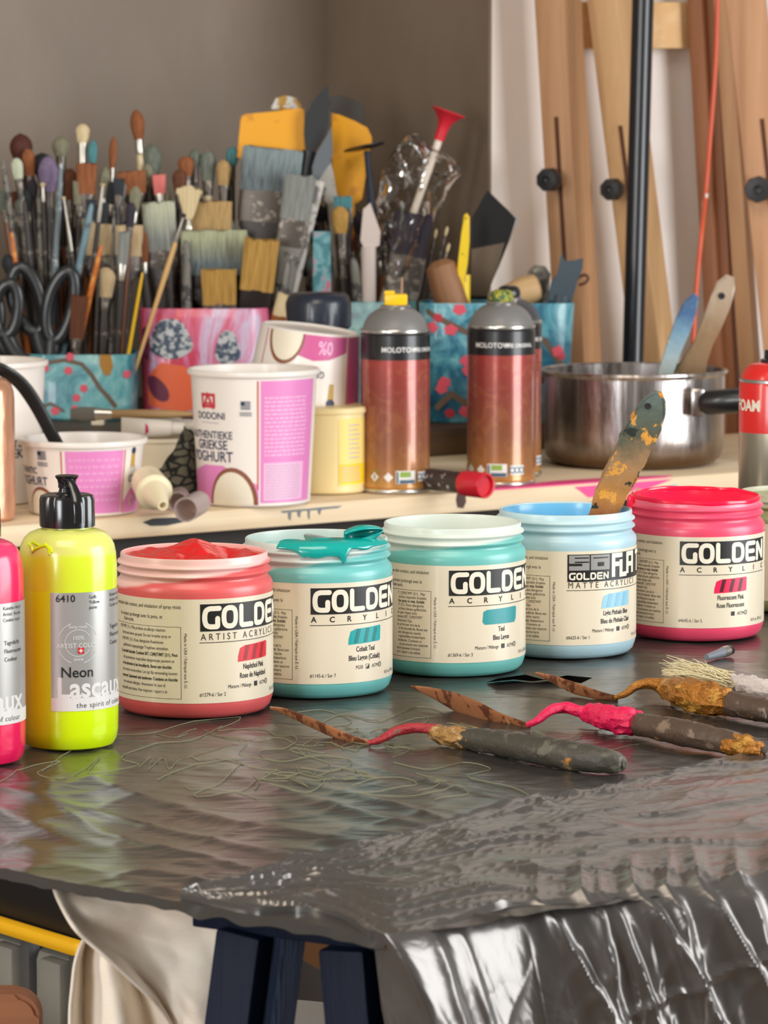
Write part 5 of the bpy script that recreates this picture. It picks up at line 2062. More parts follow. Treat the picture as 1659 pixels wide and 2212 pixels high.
def zoned(name, stops, h, blots, rough=0.5, wob=0.03):
    """handle paint in bands along its height (local z) with patches of other paints"""
    m = bpy.data.materials.new(name)
    m.use_nodes = True
    t = NT(m)
    tc = t.n('ShaderNodeTexCoord')
    sp = t.n('ShaderNodeSeparateXYZ')
    t.l(tc.outputs['Object'], sp.inputs[0])
    nf = t.noise(t.coord((80, 80, 60)), 1, 4, 0.6)
    z = t.math('ADD', t.math('DIVIDE', sp.outputs[2], h), t.math('MULTIPLY', t.math('SUBTRACT', nf, 0.5), wob * 8))
    c = t.ramp(z, stops)
    for i, (bc, sc, th) in enumerate(blots):
        v = t.n('ShaderNodeVectorMath', operation='ADD')
        t.l(t.coord((1, 1, 1)), v.inputs[0])
        v.inputs[1].default_value = (i * 1.3 + 0.2, i * 2.1, i * 0.7)
        n2 = t.noise(v.outputs[0], sc, 4, 0.6)
        c = t.mix(t.ramp(n2, [(th - 0.02, (0, 0, 0, 1)), (th + 0.02, (1, 1, 1, 1))]), c, bc)
    t.l(c, t.b.inputs['Base Color'])
    t.b.inputs['Roughness'].default_value = rough
    t.b.inputs['Coat Weight'].default_value = 0.25
    t.bump(nf, 0.7, 0.002)
    return m


Yb = PY
m1 = zoned('blue_painted_handle', [(0.2, (164, 162, 148)), (0.5, (156, 176, 180)), (0.74, (110, 148, 172)), (0.93, (60, 98, 140))], 0.10, [((200, 204, 196), 60, 0.64), ((44, 80, 130), 70, 0.66)])
outline_brush('paint_brush', 'paint brush with blue smeared handle leaning right in the saucepan', 'paint brush',
              [(1412, 880), (1424, 800), (1442, 745), (1462, 690), (1480, 652), (1502, 634), (1512, 645), (1505, 680), (1490, 722), (1468, 770), (1452, 815), (1440, 880)], Yb, 0.007, m1, lean=0.12)
m2 = zoned('varnished_brown_handle', [(0.0, (120, 94, 64)), (0.6, (146, 116, 84)), (0.95, (176, 156, 134))], 0.12, [((196, 180, 160), 50, 0.68)], 0.3)
outline_brush('paint_brush', 'paint brush with brown varnished handle and hanging hole in the saucepan', 'paint brush',
              [(1446, 880), (1452, 805), (1480, 776), (1500, 740), (1520, 690), (1538, 640), (1552, 610), (1572, 594), (1588, 600), (1590, 622), (1580, 662), (1560, 708), (1540, 746), (1524, 780), (1524, 806), (1530, 880)], Yb + 0.022, 0.008, m2, hole=(1560, 640, 0.0035), lean=0.10)

# brush standing in the light blue jar
pj = j4.location
m3 = zoned('crusted_handle', [(0.14, (130, 44, 36)), (0.20, (150, 88, 50)), (0.30, (176, 120, 56)), (0.50, (150, 118, 84)), (0.60, (84, 84, 66)), (0.80, (88, 100, 92)), (0.98, (108, 118, 116))], 0.114,
           [((214, 150, 60), 75, 0.62), ((40, 46, 40), 90, 0.66), ((224, 212, 196), 60, 0.73), ((140, 186, 196), 50, 0.74)], 0.4)
outline_brush('flat_brush', 'paint crusted flat brush handle sticking out of the pale blue jar', 'paint brush',
              [(1250, 1190), (1262, 1140), (1274, 1108), (1287, 1060), (1309, 1012), (1328, 972), (1346, 940), (1358, 905), (1376, 876), (1398, 852), (1416, 843), (1430, 847), (1437, 866), (1437, 892), (1428, 928), (1414, 960), (1399, 986), (1384, 1004), (1376, 1036), (1354, 1070), (1332, 1100), (1316, 1140), (1300, 1190)],
              pj.y, 0.008, m3, hole=(1398, 876, 0.0019), rough=0.0014, lean=0.0)

# ================================================================ painted brush pots
M_potin = mat('pot_inside', (40, 44, 46), 0.8)


def paint_pattern(name, stops, scale, rough=0.32, vs=1.0, dist=1.5):
    m = bpy.data.materials.new(name)
    m.use_nodes = True
    t = NT(m)
    nf = t.noise(t.coord((scale, scale, scale * vs)), 1, 4, 0.6, dist)
    t.l(t.ramp(nf, stops), t.b.inputs['Base Color'])
    t.b.inputs['Roughness'].default_value = rough
    t.b.inputs['Coat Weight'].default_value = 0.3
    return m


M_tealpot = paint_pattern('teal_decoupage', [(0.3, (34, 84, 108)), (0.42, (62, 132, 146)), (0.55, (98, 166, 172)), (0.7, (150, 196, 196))], 26)
M_tealpot2 = paint_pattern('blue_decoupage', [(0.3, (26, 70, 100)), (0.45, (44, 112, 138)), (0.58, (90, 160, 176)), (0.72, (150, 196, 204))], 24)
M_floral = paint_pattern('pink_floral_decoupage', [(0.28, (226, 88, 60)), (0.42, (204, 60, 96)), (0.52, (214, 116, 150)), (0.62, (206, 188, 214)), (0.75, (190, 60, 104))], 22, vs=0.45)
M_bloss = mat('pink_blossom', (222, 84, 104), 0.4)
M_blossd = mat('red_blossom', (190, 50, 66), 0.4)
M_branch = mat('brown_branch', (106, 86, 70), 0.45)
M_ochre = mat('ochre_leaf', (172, 122, 44), 0.45)
M_nvy = mat('slate_petal', (64, 80, 100), 0.45, blot=[((196, 198, 200), 170, 0.52)])
M_orng = mat('orange_petal', (232, 104, 62), 0.45)
M_plum = mat('plum_petal', (104, 34, 62), 0.45)


def pot(name, label, px, py, Yf, half, depth, h, m, sq=4.0, taper=0.06, rz=0.0, artfn=None):
    Y = Yf + depth
    p = at(px, py, Y)
    t = thing(name, label, 'brush pot', (p.x, Y, RZ + 0.0006), rz)
    ky = depth / half
    bm = B()
    rt, rb = half, half * (1 - taper)
    prof = [(0, 0.001), (rb - 0.002, 0), (rb, 0.002), (rt, h - 0.001), (rt - 0.0008, h), (rt - 0.003, h - 0.0004), (rt - 0.0032, h - 0.006), (rb - 0.004, 0.004), (0, 0.004)]
    lathe(bm, prof, 80, False, False, sq=sq)
    for v in bm.verts:
        v.co.y *= ky
    o = obj('body', bm, [m], t)

    def fn(eps):
        def f(u, v):
            r = rb + (rt - rb) * v / h + eps
            th = u / half
            c, s = math.cos(th), math.sin(th)
            k = (abs(c) ** sq + abs(s) ** sq) ** (-1 / sq)
            return Vector((r * s * k, -r * c * k * ky - eps, v))
        return f
    if artfn:
        artfn(o, fn, h, half)
    return t


def blossoms(o, fn, L, r, m=None, name='blossom'):
    for u, v in L:
        a = Flat()
        n = 30
        a.poly([(u + r * (0.9 + 0.10 * math.cos(5 * t_ + u * 300)) * math.cos(t_), v + r * (0.9 + 0.10 * math.cos(5 * t_ + u * 300)) * math.sin(t_)) for t_ in [2 * PI * k / n for k in range(n)]])
        art(name, a, fn(0.0005), m or M_bloss, o, 0.003)


def art_teal(o, fn, h, H):
    art('branch', Flat().stroke([(-0.045, 0.010), (-0.030, 0.018), (-0.018, 0.010)], 0.003), fn(0.0003), M_branch, o, 0.003)
    a = Flat()
    a.stroke([(-0.040, h * 0.86), (-0.016, h * 0.92), (0.002, h * 0.86), (0.012, h * 0.70), (0.020, h * 0.5), (0.028, h * 0.36), (0.034, h * 0.22)], 0.0042)
    art('branch', a, fn(0.0003), M_branch, o, 0.003)
    blossoms(o, fn, [(-0.034, h * 0.80), (-0.010, h * 0.97), (0.0445, h * 0.70), (-0.004, 0.024), (0.004, 0.034), (-0.026, 0.010), (-0.006, 0.012), (-0.012, h * 0.76)], 0.0046)
    for q_ in ([(0.020, h), (0.030, h), (0.032, h * 0.82), (0.029, h * 0.68), (0.024, h * 0.7), (0.020, h * 0.85)], [(-0.052, 0.04), (-0.043, 0.036), (-0.040, 0.028), (-0.044, 0.020), (-0.049, 0.022), (-0.047, 0.030)]):
        art('leaf', Flat().poly(q_), fn(0.0004), M_ochre, o, 0.003)


def art_blue(o, fn, h, H):
    for pth, w_ in (([(-0.066, h * 0.93), (-0.040, h * 0.80), (-0.022, h * 0.72), (-0.004, h * 0.76)], 0.006), ([(-0.060, 0.016), (-0.046, 0.030), (-0.030, 0.018), (-0.02, 0.024)], 0.006), ([(0.045, h * 0.7), (0.060, h * 0.5), (0.065, 0.06)], 0.005)):
        art('branch', Flat().stroke(pth, w_), fn(0.0003), M_branch, o, 0.003)
    blossoms(o, fn, [(-0.062, h * 0.80), (-0.037, h * 0.95), (-0.045, h * 0.78), (-0.032, h * 0.52), (-0.030, h * 0.44), (-0.052, h * 0.34), (-0.055, 0.036), (-0.034, 0.012), (0.058, h * 0.60)], 0.0062, M_bloss)
    blossoms(o, fn, [(-0.056, h * 0.88), (0.062, h * 0.56), (-0.048, 0.010)], 0.005, M_blossd)


def art_floral(o, fn, h, H):
    for c, v, w, hh in ((-0.034, h * 0.70, 0.021, 0.032), (0.024, h * 0.62, 0.012, 0.028)):
        a = Flat().poly([(c + w * math.sin(x) * (1 + 0.12 * math.cos(3 * x)), v + hh * math.cos(x) * (0.75 if math.cos(x) > 0 else 0.6)) for x in [2 * PI * k / 26 for k in range(26)]])
        art('slate_flower', a, fn(0.0004), M_nvy, o, 0.004)
    a = Flat()
    a.poly([(-0.060, 0.012), (-0.030, 0.004), (-0.004, 0.010), (-0.002, 0.034), (-0.020, 0.054), (-0.044, 0.058), (-0.060, 0.040)])
    art('orange_flower', a, fn(0.0003), M_orng, o, 0.004)
    art('plum_flower', Flat().poly([(-0.068, 0.066), (-0.058, 0.060), (-0.054, 0.076), (-0.060, 0.096), (-0.068, 0.092)]), fn(0.0005), M_plum, o, 0.004)
    a = Flat()
    a.poly([(-0.048 + 0.010 * math.sin(x) + 0.006 * math.cos(x), 0.030 - 0.014 * math.cos(x)) for x in [2 * PI * k / 18 for k in range(18)]])
    art('plum_flower', a, fn(0.0005), M_plum, o, 0.004)


PT = pot('brush_pot', 'low teal blossom pattern pot holding scissors and brushes at the left', 182, 880, 3.745, 0.0585, 0.050, 0.0695, M_tealpot, 5, 0.05, 0.0, art_teal)
PF = pot('brush_pot', 'pink and orange floral pattern pot of wide brushes behind the tall yoghurt tub', 447, 800, 3.79, 0.0720, 0.056, 0.1155, M_floral, 4, 0.05, 0.0, art_floral)
PM = pot('brush_pot', 'pale teal pot mostly hidden behind the tubs and spray can with yellow cap', 790, 800, 3.86, 0.0560, 0.050, 0.1190, M_tealpot, 5, 0.05, 0.0, None)
PB = pot('brush_pot', 'large blue blossom pattern pot behind the two spray cans at the right', 1072, 800, 3.715, 0.0815, 0.040, 0.1250, M_tealpot2, 5, 0.08, 0.0, art_blue)
POTS = {'T': PT, 'F': PF, 'M': PM, 'B': PB}

# ================================================================ brushes in the pots
BR = {
    'mar': ((62, 26, 20), (96, 44, 34)), 'brn': ((112, 60, 28), (158, 94, 50)), 'dbr': ((74, 38, 20), (112, 62, 34)), 'cel': ((170, 178, 150), (206, 210, 186)),
    'pur': ((104, 88, 120), (140, 122, 152)), 'olv': ((104, 102, 80), (146, 142, 116)), 'crm': ((190, 166, 122), (226, 206, 164)), 'tea': ((52, 112, 118), (92, 150, 154)),
    'ggr': ((78, 86, 78), (124, 130, 116)), 'pnk': ((196, 92, 88), (224, 128, 122)), 'tan': ((150, 118, 70), (190, 156, 102)), 'och': ((142, 104, 40), (196, 152, 76)),
    'gry': ((96, 98, 96), (150, 152, 146)), 'blg': ((60, 66, 72), (116, 128, 130)), 'bei': ((176, 150, 112), (206, 182, 142)), 'pgr': ((150, 156, 124), (192, 194, 160)),
    'vio': ((26, 22, 32), (60, 52, 64)), 'blk': ((22, 24, 28), (48, 52, 58)),
}
M_fer = mat('brush_ferrule', (190, 184, 174), 0.28, 0.85)
M_ferd = mat('dull_ferrule', (96, 88, 82), 0.42, 0.6, blot=[((150, 140, 128), 120, 0.58)])
M_ferb = mat('black_ferrule', (44, 36, 34), 0.4, 0.4)
M_ferc = mat('copper_ferrule', (176, 112, 66), 0.32, 0.8)
HD = {
    'drk': mat('dark_handle', (52, 46, 42), 0.45, blot=[((120, 112, 104), 90, 0.62), ((150, 84, 46), 110, 0.68)]),
    'gry': mat('grey_smeared_handle', (120, 116, 108), 0.5, blot=[((70, 66, 62), 80, 0.55), ((196, 190, 180), 120, 0.66)]),
    'blu': mat('blue_grey_smeared_handle', (112, 140, 152), 0.42, blot=[((176, 190, 192), 70, 0.6), ((84, 96, 104), 90, 0.62)]),
    'wod': mat('bare_wood_handle', (218, 176, 116), 0.42, coat=0.3, blot=[((206, 130, 96), 60, 0.66)]),
    'org': mat('orange_smeared_handle', (196, 108, 40), 0.45, blot=[((226, 150, 70), 90, 0.56), ((80, 50, 40), 80, 0.64)]),
    'bro': mat('brown_handle', (122, 72, 38), 0.4, coat=0.3, blot=[((90, 50, 30), 60, 0.6)]),
    'yel': mat('yellow_handle', (238, 190, 40), 0.35, coat=0.3),
    'crm': mat('cream_handle', (214, 196, 158), 0.45, blot=[((150, 130, 110), 90, 0.62)]),
    'grn': mat('green_handle', (86, 116, 96), 0.45),
    'pch': mat('patched_handle', (112, 124, 128), 0.45, blot=[((186, 196, 196), 60, 0.58), ((206, 140, 96), 70, 0.66), ((70, 66, 66), 90, 0.64)]),
}
FERS = {'s': M_fer, 'd': M_ferd, 'b': M_ferb, 'c': M_ferc}
NB_ = [0]


def head_outline(kind, f):
    """relative half width and half thickness along the bristles, f = 0 at the ferrule, 1 at the tip"""
    if kind == 'round':
        w = 0.62 + 0.42 * math.sin(PI * min(1, f * 0.95)) if f < 0.55 else (1.04 * math.cos((f - 0.5) / 0.5 * PI / 2) ** 0.55 + 0.03)
        return w, w
    if kind == 'filbert':
        w = 0.72 + 0.32 * math.sin(PI * f * 0.6) if f < 0.6 else 1.02 * max(0.0, 1 - ((f - 0.6) / 0.42) ** 2.2) ** 0.6 + 0.04
        return w, w * 0.5
    if kind == 'flat':
        return 0.86 + 0.16 * f, (0.36 - 0.16 * f)
    if kind == 'wide':
        return 0.97 + 0.04 * f, (0.17 - 0.07 * f)
    if kind == 'fan':
        return 0.22 + 0.78 * f ** 0.75, 0.12 - 0.04 * f
    return 1, 1


def brush(kind, tip, foot, potk, w, blen, bc, label, fer='d', flen=None, hand='drk', tipc=None, dY=0.0, hw=None, roll=0.0, name='paint_brush', group=None):
    """one brush: w and blen in photo pixels, foot = pixel column of the handle end inside its pot"""
    NB_[0] += 1
    p = POTS[potk]
    Yf = p.location.y + max(-0.02, min(0.02, dY * 0.4))
    Yt = p.location.y + dY
    T_ = at(tip[0], tip[1], Yt)
    fx = at(foot, 850, Yf).x
    half = 0.05 if potk in 'TM' else (0.062 if potk == 'F' else 0.07)
    fx = max(p.location.x - half, min(p.location.x + half, fx))
    Fp = Vector((fx, Yf, RZ + 0.0055))
    s = pm(Yt)
    L = (T_ - Fp).length
    t = thing(name, label, 'paint brush', mtx=frame(Fp, T_, roll), group=group)
    hwid, bl = w * s / 2, blen * s
    flen = (flen if flen is not None else max(14, min(60, w * 0.9))) * s
    rh = (hw * s / 2) if hw else min(0.0052, max(0.0022, hwid * 0.55))
    rb = random.Random(NB_[0] * 13)
    if blen:
        n = 28
        bm = B()
        loops = []
        ns = 12
        k0, t0 = head_outline(kind, 0)
        for i in range(ns + 1):
            f = i / ns
            a, b = head_outline(kind, f)
            l = []
            for k in range(n):
                an = 2 * PI * k / n
                c, si = math.cos(an), math.sin(an)
                sq = 1.0 if kind in ('round', 'filbert') else (abs(c) ** 5 + abs(si) ** 5) ** (-0.2)
                j = 1 + 0.05 * noise.noise(Vector((c * 3 + NB_[0], si * 3, f * 2)))
                z = L - bl + bl * f
                if kind in ('flat', 'wide', 'fan') and f > 0.75:
                    z += bl * 0.10 * (f - 0.75) / 0.25 * noise.noise(Vector((c * 5 + NB_[0] * 3.1, si * 2, 1)))
                    if kind == 'fan':
                        z -= bl * 0.22 * (c * c) * (f - 0.75) / 0.25
                l.append(bm.verts.new((hwid * a * c * sq * j, max(hwid * b, 0.0012) * si * sq * j, z)))
            loops.append(l)
        loops_to_faces(bm, loops)
        key = 'bristle_%s_%s_%d' % (bc, 'plain' if not tipc else str(tipc), int((L - bl * 0.45) * 200) if tipc else 0)
        obj('bristles', bm, bristle_mat(key, BR[bc][0], BR[bc][1], tipc, L - bl * 0.45, bl * 0.3), t)
        # ferrule
        bm = B()
        z1, z0 = L - bl + 0.0012, L - bl - flen
        sqd = kind in ('flat', 'wide')
        l = []
        pts = [(z0, rh * 1.02, rh * 1.02), (z0 + flen * 0.3, rh * 1.15 if kind != 'wide' else hwid * 0.9, rh * 1.1), (z0 + flen * 0.55, (rh + hwid * k0) / 2 if kind != 'wide' else hwid, rh), (z1, hwid * k0 * 1.02, max(hwid * t0 * 1.05, 0.0014))]
        if kind == 'wide':
            pts[0] = (z0, hwid * 0.98, hwid * t0 * 1.1)
            pts[1] = (z0 + flen * 0.3, hwid, hwid * t0 * 1.15)
            pts[2] = (z0 + flen * 0.6, hwid, hwid * t0 * 1.15)
        tube(bm, [(0, 0, a) for a, _, _ in pts], [(b, c) for _, b, c in pts], 24, up=(1, 0, 0))
        if kind == 'wide':
            for v in bm.verts:
                v.co.x *= 1.0
        obj('ferrule', bm, FERS[fer], t)
        zt = L - bl - flen
    else:
        zt = L
    # handle
    bm = B()
    if kind == 'wide':
        h = zt
        P = [(0, 0, 0.0), (0, 0, h * 0.25), (0, 0, h * 0.6), (0, 0, h * 0.86), (0, 0, h * 0.97), (0, 0, h)]
        tube(bm, P, [(0.007, 0.004), (0.010, 0.005), (0.0105, 0.005), (min(hwid * 0.7, 0.016), 0.0055), (hwid * 0.92, 0.0055), (hwid * 0.94, 0.0050)], 20, up=(1, 0, 0))
    elif blen:
        P = [(0, 0, 0.0), (0, 0, zt * 0.1), (0, 0, zt * 0.55), (0, 0, zt * 0.85), (0, 0, zt)]
        tube(bm, P, [rh * 0.35, rh * 0.6, rh * 0.9, rh * 1.25, rh], 14)
    else:
        P = [(0, 0, 0.0), (0, 0, zt * 0.2), (0, 0, zt * 0.5), (0, 0, zt * 0.9), (0, 0, zt * 0.985), (0, 0, zt)]
        tube(bm, P, [rh * 0.7, rh * 1.15, rh, rh * 0.85, rh * 0.6, rh * 0.25], 14)
    obj('handle', bm, HD[hand], t)
    return t


X = brush
# --- left part, from the edge inwards
X('round', (43, 288), 95, 'T', 47, 62, 'mar', 'big maroon mop brush standing highest at the far left', 's', 30, 'drk', dY=0.03)
X('filbert', (35, 342), 100, 'T', 25, 46, 'cel', 'pale celadon filbert brush below the maroon mop at far left', 'd', 30, 'gry')
X('filbert', (60, 322), 110, 'T', 27, 60, 'brn', 'brown filbert brush just right of the maroon mop', 'd', 40, 'drk', dY=0.01)
X('round', (90, 330), 130, 'T', 46, 50, 'blk', 'black mop brush behind the purple brush', 'd', 30, 'drk', dY=0.045)
X('round', (103, 336), 120, 'T', 42, 78, 'pur', 'dusty purple round brush near the left end', 'd', 34, 'drk')
X('round', (131, 294), 140, 'T', 36, 44, 'olv', 'fuzzy olive grey brush beside the purple brush', 'd', 36, 'drk', dY=0.04)
X('filbert', (179, 268), 165, 'T', 29, 42, 'crm', 'cream topped brush with long silver ferrule standing high at left', 's', 60, 'drk', dY=0.045)
X('round', (201, 302), 175, 'T', 21, 54, 'tea', 'teal stained brush just right of the cream topped brush', 'd', 40, 'drk', dY=0.04)
X('round', (246, 294), 215, 'T', 17, 70, 'brn', 'thin light brown pointed brush between cream and tall rust brushes', 's', 36, 'drk', dY=0.04)
X('round', (294, 236), 350, 'F', 29, 66, 'brn', 'tallest rust brown brush with bright shiny ferrule', 's', 28, 'crm', dY=0.02)
X('round', (327, 310), 365, 'F', 38, 64, 'ggr', 'grey green round brush right of the tall rust brush', 'd', 36, 'drk', dY=0.02)
X('filbert', (151, 364), 150, 'T', 31, 70, 'dbr', 'dark brown filbert brush behind the patched blue grey handle', 'd', 36, 'drk', dY=0.02)
X('flat', (187, 354), 175, 'T', 45, 66, 'brn', 'broad rust flat brush under the cream topped brush', 'd', 40, 'drk', dY=0.01)
X('flat', (283, 370), 345, 'F', 62, 48, 'brn', 'wide rust flat brush below the tall rust brush', 'd', 44, 'drk', dY=-0.01)
X('flat', (343, 378), 370, 'F', 29, 42, 'pnk', 'flat brush with salmon pink bristles', 's', 22, 'drk')
X('filbert', (402, 338), 400, 'F', 34, 44, 'brn', 'rust filbert brush left of the dark green brush', 'd', 34, 'drk', dY=0.02)
X('round', (421, 322), 420, 'F', 25, 40, 'ggr', 'small dark green round brush above the rust filbert', 'd', 30, 'drk', dY=0.035)
X('filbert', (449, 326), 450, 'F', 35, 66, 'ggr', 'grey green filbert brush left of the tan filbert', 'd', 30, 'crm', dY=0.03)
X('filbert', (483, 346), 480, 'F', 31, 56, 'tan', 'tan filbert brush left of the big blue grey wide brush', 'd', 34, 'bro', dY=0.02)
X('round', (502, 316), 490, 'F', 26, 44, 'tea', 'teal round brush touching the yellow scraper', 'd', 30, 'drk', dY=0.04)
X('filbert', (388, 366), 395, 'F', 31, 52, 'dbr', 'dark brown filbert brush right of the salmon pink brush', 'd', 34, 'drk', dY=0.0)
X('round', (228, 360), 205, 'T', 24, 70, 'olv', 'olive brown round brush behind the silver tipped handle', 's', 40, 'drk', dY=0.02)
X('filbert', (262, 392), 240, 'T', 22, 40, 'gry', 'small grey filbert brush behind the wide rust flat brush', 'd', 30, 'drk', dY=0.03)
X('round', (318, 352), 352, 'F', 26, 50, 'olv', 'small olive brush under the grey green round brush', 'd', 34, 'drk', dY=0.01)
# handles standing upside down
X('stick', (132, 352), 100, 'T', 14, 0, 'blk', 'upright handle patched with pale blue and orange paint at left', hand='pch', hw=15, dY=-0.02)
X('stick', (198, 440), 108, 'T', 18, 0, 'blk', 'slanting pale blue painted handle beside the scissors', hand='blu', hw=18, dY=-0.03)
X('round', (222, 396), 165, 'T', 13, 6, 'crm', 'slanting brush with long bright silver ferrule at left centre', 's', 78, 'drk', dY=-0.03, hw=10)
X('round', (137, 424), 205, 'T', 8, 8, 'crm', 'thin brush with silver ferrule leaning left above the orange handle', 's', 112, 'drk', dY=-0.03, hw=8)
X('stick', (219, 529), 135, 'T', 13, 0, 'blk', 'slanting orange smeared handle in the teal pot', hand='org', hw=14, dY=-0.04)
X('stick', (308, 588), 255, 'T', 7, 0, 'blk', 'short bright yellow slanting handle in the teal pot', hand='yel', hw=8, dY=-0.045)
X('round', (399, 461), 262, 'T', 9, 10, 'blk', 'long bare wood brush with dark tip slanting across the floral pot', 's', 56, 'wod', dY=-0.045, hw=10)
X('stick', (214, 540), 200, 'T', 8, 0, 'blk', 'thin black handle standing right of the orange handle', hand='drk', hw=9, dY=-0.035)
X('stick', (6, 345), 82, 'T', 14, 0, 'blk', 'grey smeared handle leaning out at the left frame edge', hand='gry', hw=15, dY=0.0)
X('stick', (84, 420), 100, 'T', 15, 0, 'blk', 'brown grey handle standing behind the left scissors', hand='gry', hw=15, dY=0.0)
X('round', (92, 394), 112, 'T', 12, 10, 'crm', 'small brush with white silver ferrule below the purple brush', 's', 32, 'drk', dY=-0.01)
X('stick', (52, 430), 96, 'T', 12, 0, 'blk', 'dark handle below the celadon filbert at far left', hand='drk', hw=14, dY=-0.01)
X('stick', (24, 500), 80, 'T', 12, 0, 'blk', 'orange smeared handle low at the left frame edge', hand='org', hw=12, dY=-0.02)
X('stick', (246, 455), 235, 'T', 10, 0, 'blk', 'thin grey handle right of the bright silver ferrule', hand='gry', hw=9, dY=-0.01)
X('flat', (172, 640), 152, 'T', 36, 96, 'dbr', 'broad brown flat brush low in front of the teal pot brushes', 'd', 30, 'bro', dY=-0.044)
X('filbert', (228, 578), 215, 'T', 44, 66, 'bei', 'fluffy beige brush right of the orange handle', 'd', 30, 'drk', dY=-0.02)
X('flat', (268, 502), 245, 'T', 26, 70, 'gry', 'grey white flat brush before the beige wide brush', 's', 34, 'drk', dY=-0.02)
X('filbert', (300, 492), 345, 'F', 32, 78, 'brn', 'copper brown brush with small silver ferrule left of the bare wood brush', 's', 22, 'drk', dY=-0.03)
X('wide', (246, 486), 235, 'T', 126, 66, 'bei', 'wide beige brush tilted behind the grey white flat brush', 'd', 30, 'drk', dY=0.0, roll=0.15)
X('wide', (341, 437), 375, 'F', 70, 106, 'gry', 'wide brush with pale celadon bristles left of the fan brush', 'd', 34, 'drk', tipc=(206, 208, 180), dY=-0.02)
X('fan', (409, 402), 400, 'F', 56, 72, 'crm', 'cream fan brush spread open', 's', 26, 'wod', dY=-0.02)
X('wide', (452, 436), 450, 'F', 98, 64, 'tan', 'wide tan brush behind the fan brush', 'd', 36, 'drk', dY=0.0)
X('wide', (462, 498), 465, 'F', 142, 96, 'blg', 'widest pale green brush with blue stained root bristles', 'b', 30, 'drk', tipc=(186, 188, 152), dY=-0.025)
X('wide', (566, 519), 525, 'F', 74, 112, 'och', 'ochre wide brush with black ferrule at the right of the floral pot', 'b', 40, 'drk', dY=-0.048)
X('wide', (472, 582), 480, 'F', 74, 78, 'och', 'short ochre wide brush low at the front of the floral pot', 'd', 26, 'drk', dY=-0.05)
X('wide', (590, 322), 540, 'F', 128, 92, 'blg', 'big wide brush with pale blue grey tip below the yellow scraper', 'd', 66, 'drk', tipc=(140, 156, 158), dY=0.01)
X('wide', (650, 379), 575, 'F', 66, 96, 'gry', 'grey wide brush slanting right of the big blue grey brush', 'd', 60, 'gry', dY=-0.01)
X('filbert', (733, 446), 755, 'M', 38, 60, 'och', 'ochre rounded brush with long grey ferrule right of the black spatula', 'd', 96, 'drk', dY=-0.03)
X('wide', (895, 462), 830, 'M', 82, 92, 'vio', 'dark violet wide brush wrapped in the clear bag', 'd', 74, 'gry', dY=-0.03)
X('wide', (740, 425), 762, 'M', 40, 26, 'tea', 'brush with a blue band above the ochre rounded brush', 'd', 30, 'drk', dY=-0.01)
X('wide', (630, 640), 560, 'F', 60, 50, 'crm', 'paint crusted white brush low at the right end of the floral pot', 'c', 24, 'drk', dY=-0.045)
X('stick', (402, 520), 405, 'F', 30, 0, 'blk', 'dark handle crusted with white paint in front of the floral pot brushes', hand='gry', hw=24, dY=-0.045)
X('stick', (365, 560), 372, 'F', 16, 0, 'blk', 'dark slanted handle right of the bare wood brush', hand='drk', hw=18, dY=-0.045)
X('stick', (623, 560), 565, 'F', 16, 0, 'blk', 'white smeared handle leaning right below the grey wide brush', hand='gry', hw=18, dY=-0.03)
X('stick', (764, 556), 800, 'M', 24, 0, 'blk', 'grey handle leaning left behind the yellow capped can', hand='gry', hw=24, dY=-0.04)
X('round', (943, 494), 862, 'M', 7, 22, 'crm', 'leftmost of three thin cream tipped brushes right of the bag', 'd', 20, 'drk', dY=0.0, hw=7)
X('round', (967, 489), 868, 'M', 7, 22, 'crm', 'tallest of three thin cream tipped brushes right of the bag', 'd', 20, 'drk', dY=0.0, hw=7)
X('round', (971, 525), 872, 'M', 7, 22, 'crm', 'lowest of three thin cream tipped brushes right of the bag', 'd', 20, 'drk', dY=-0.01, hw=7)
# worn handles and heads packed between the others
LF = 'dark worn paint brush packed among the others in the painted pots'
R5 = random.Random(21)
for k in range(76):
    pk = 'T' if k < 30 else ('F' if k < 50 else 'M')
    x0, x1, ya, yb = {'T': (4, 300, 380, 560), 'F': (300, 600, 400, 580), 'M': (650, 885, 430, 590)}[pk]
    xx = x0 + (x1 - x0) * ((k * 0.618) % 1)
    yy = R5.uniform(ya, yb)
    c = POTS[pk].location.x / pm(POTS[pk].location.y) + 829.5
    bc = R5.choice(['dbr', 'blk', 'blk', 'vio', 'olv', 'ggr'])
    X(R5.choice(['round', 'filbert', 'flat']), (xx, yy), c + (xx - c) * 0.7, pk, R5.uniform(18, 34), R5.uniform(34, 60), bc, LF, R5.choice('dds'), None, R5.choice(['drk', 'drk', 'gry', 'bro']), dY=R5.uniform(0.0, 0.04), group='dark worn brushes packed in the pots')

# ---------------------------------------------------------------- scissors
M_sch = mat('black_rubber_handle', (40, 42, 44), 0.32, coat=0.25)
M_blade = mat('scissor_steel', (170, 170, 170), 0.25, 0.9)


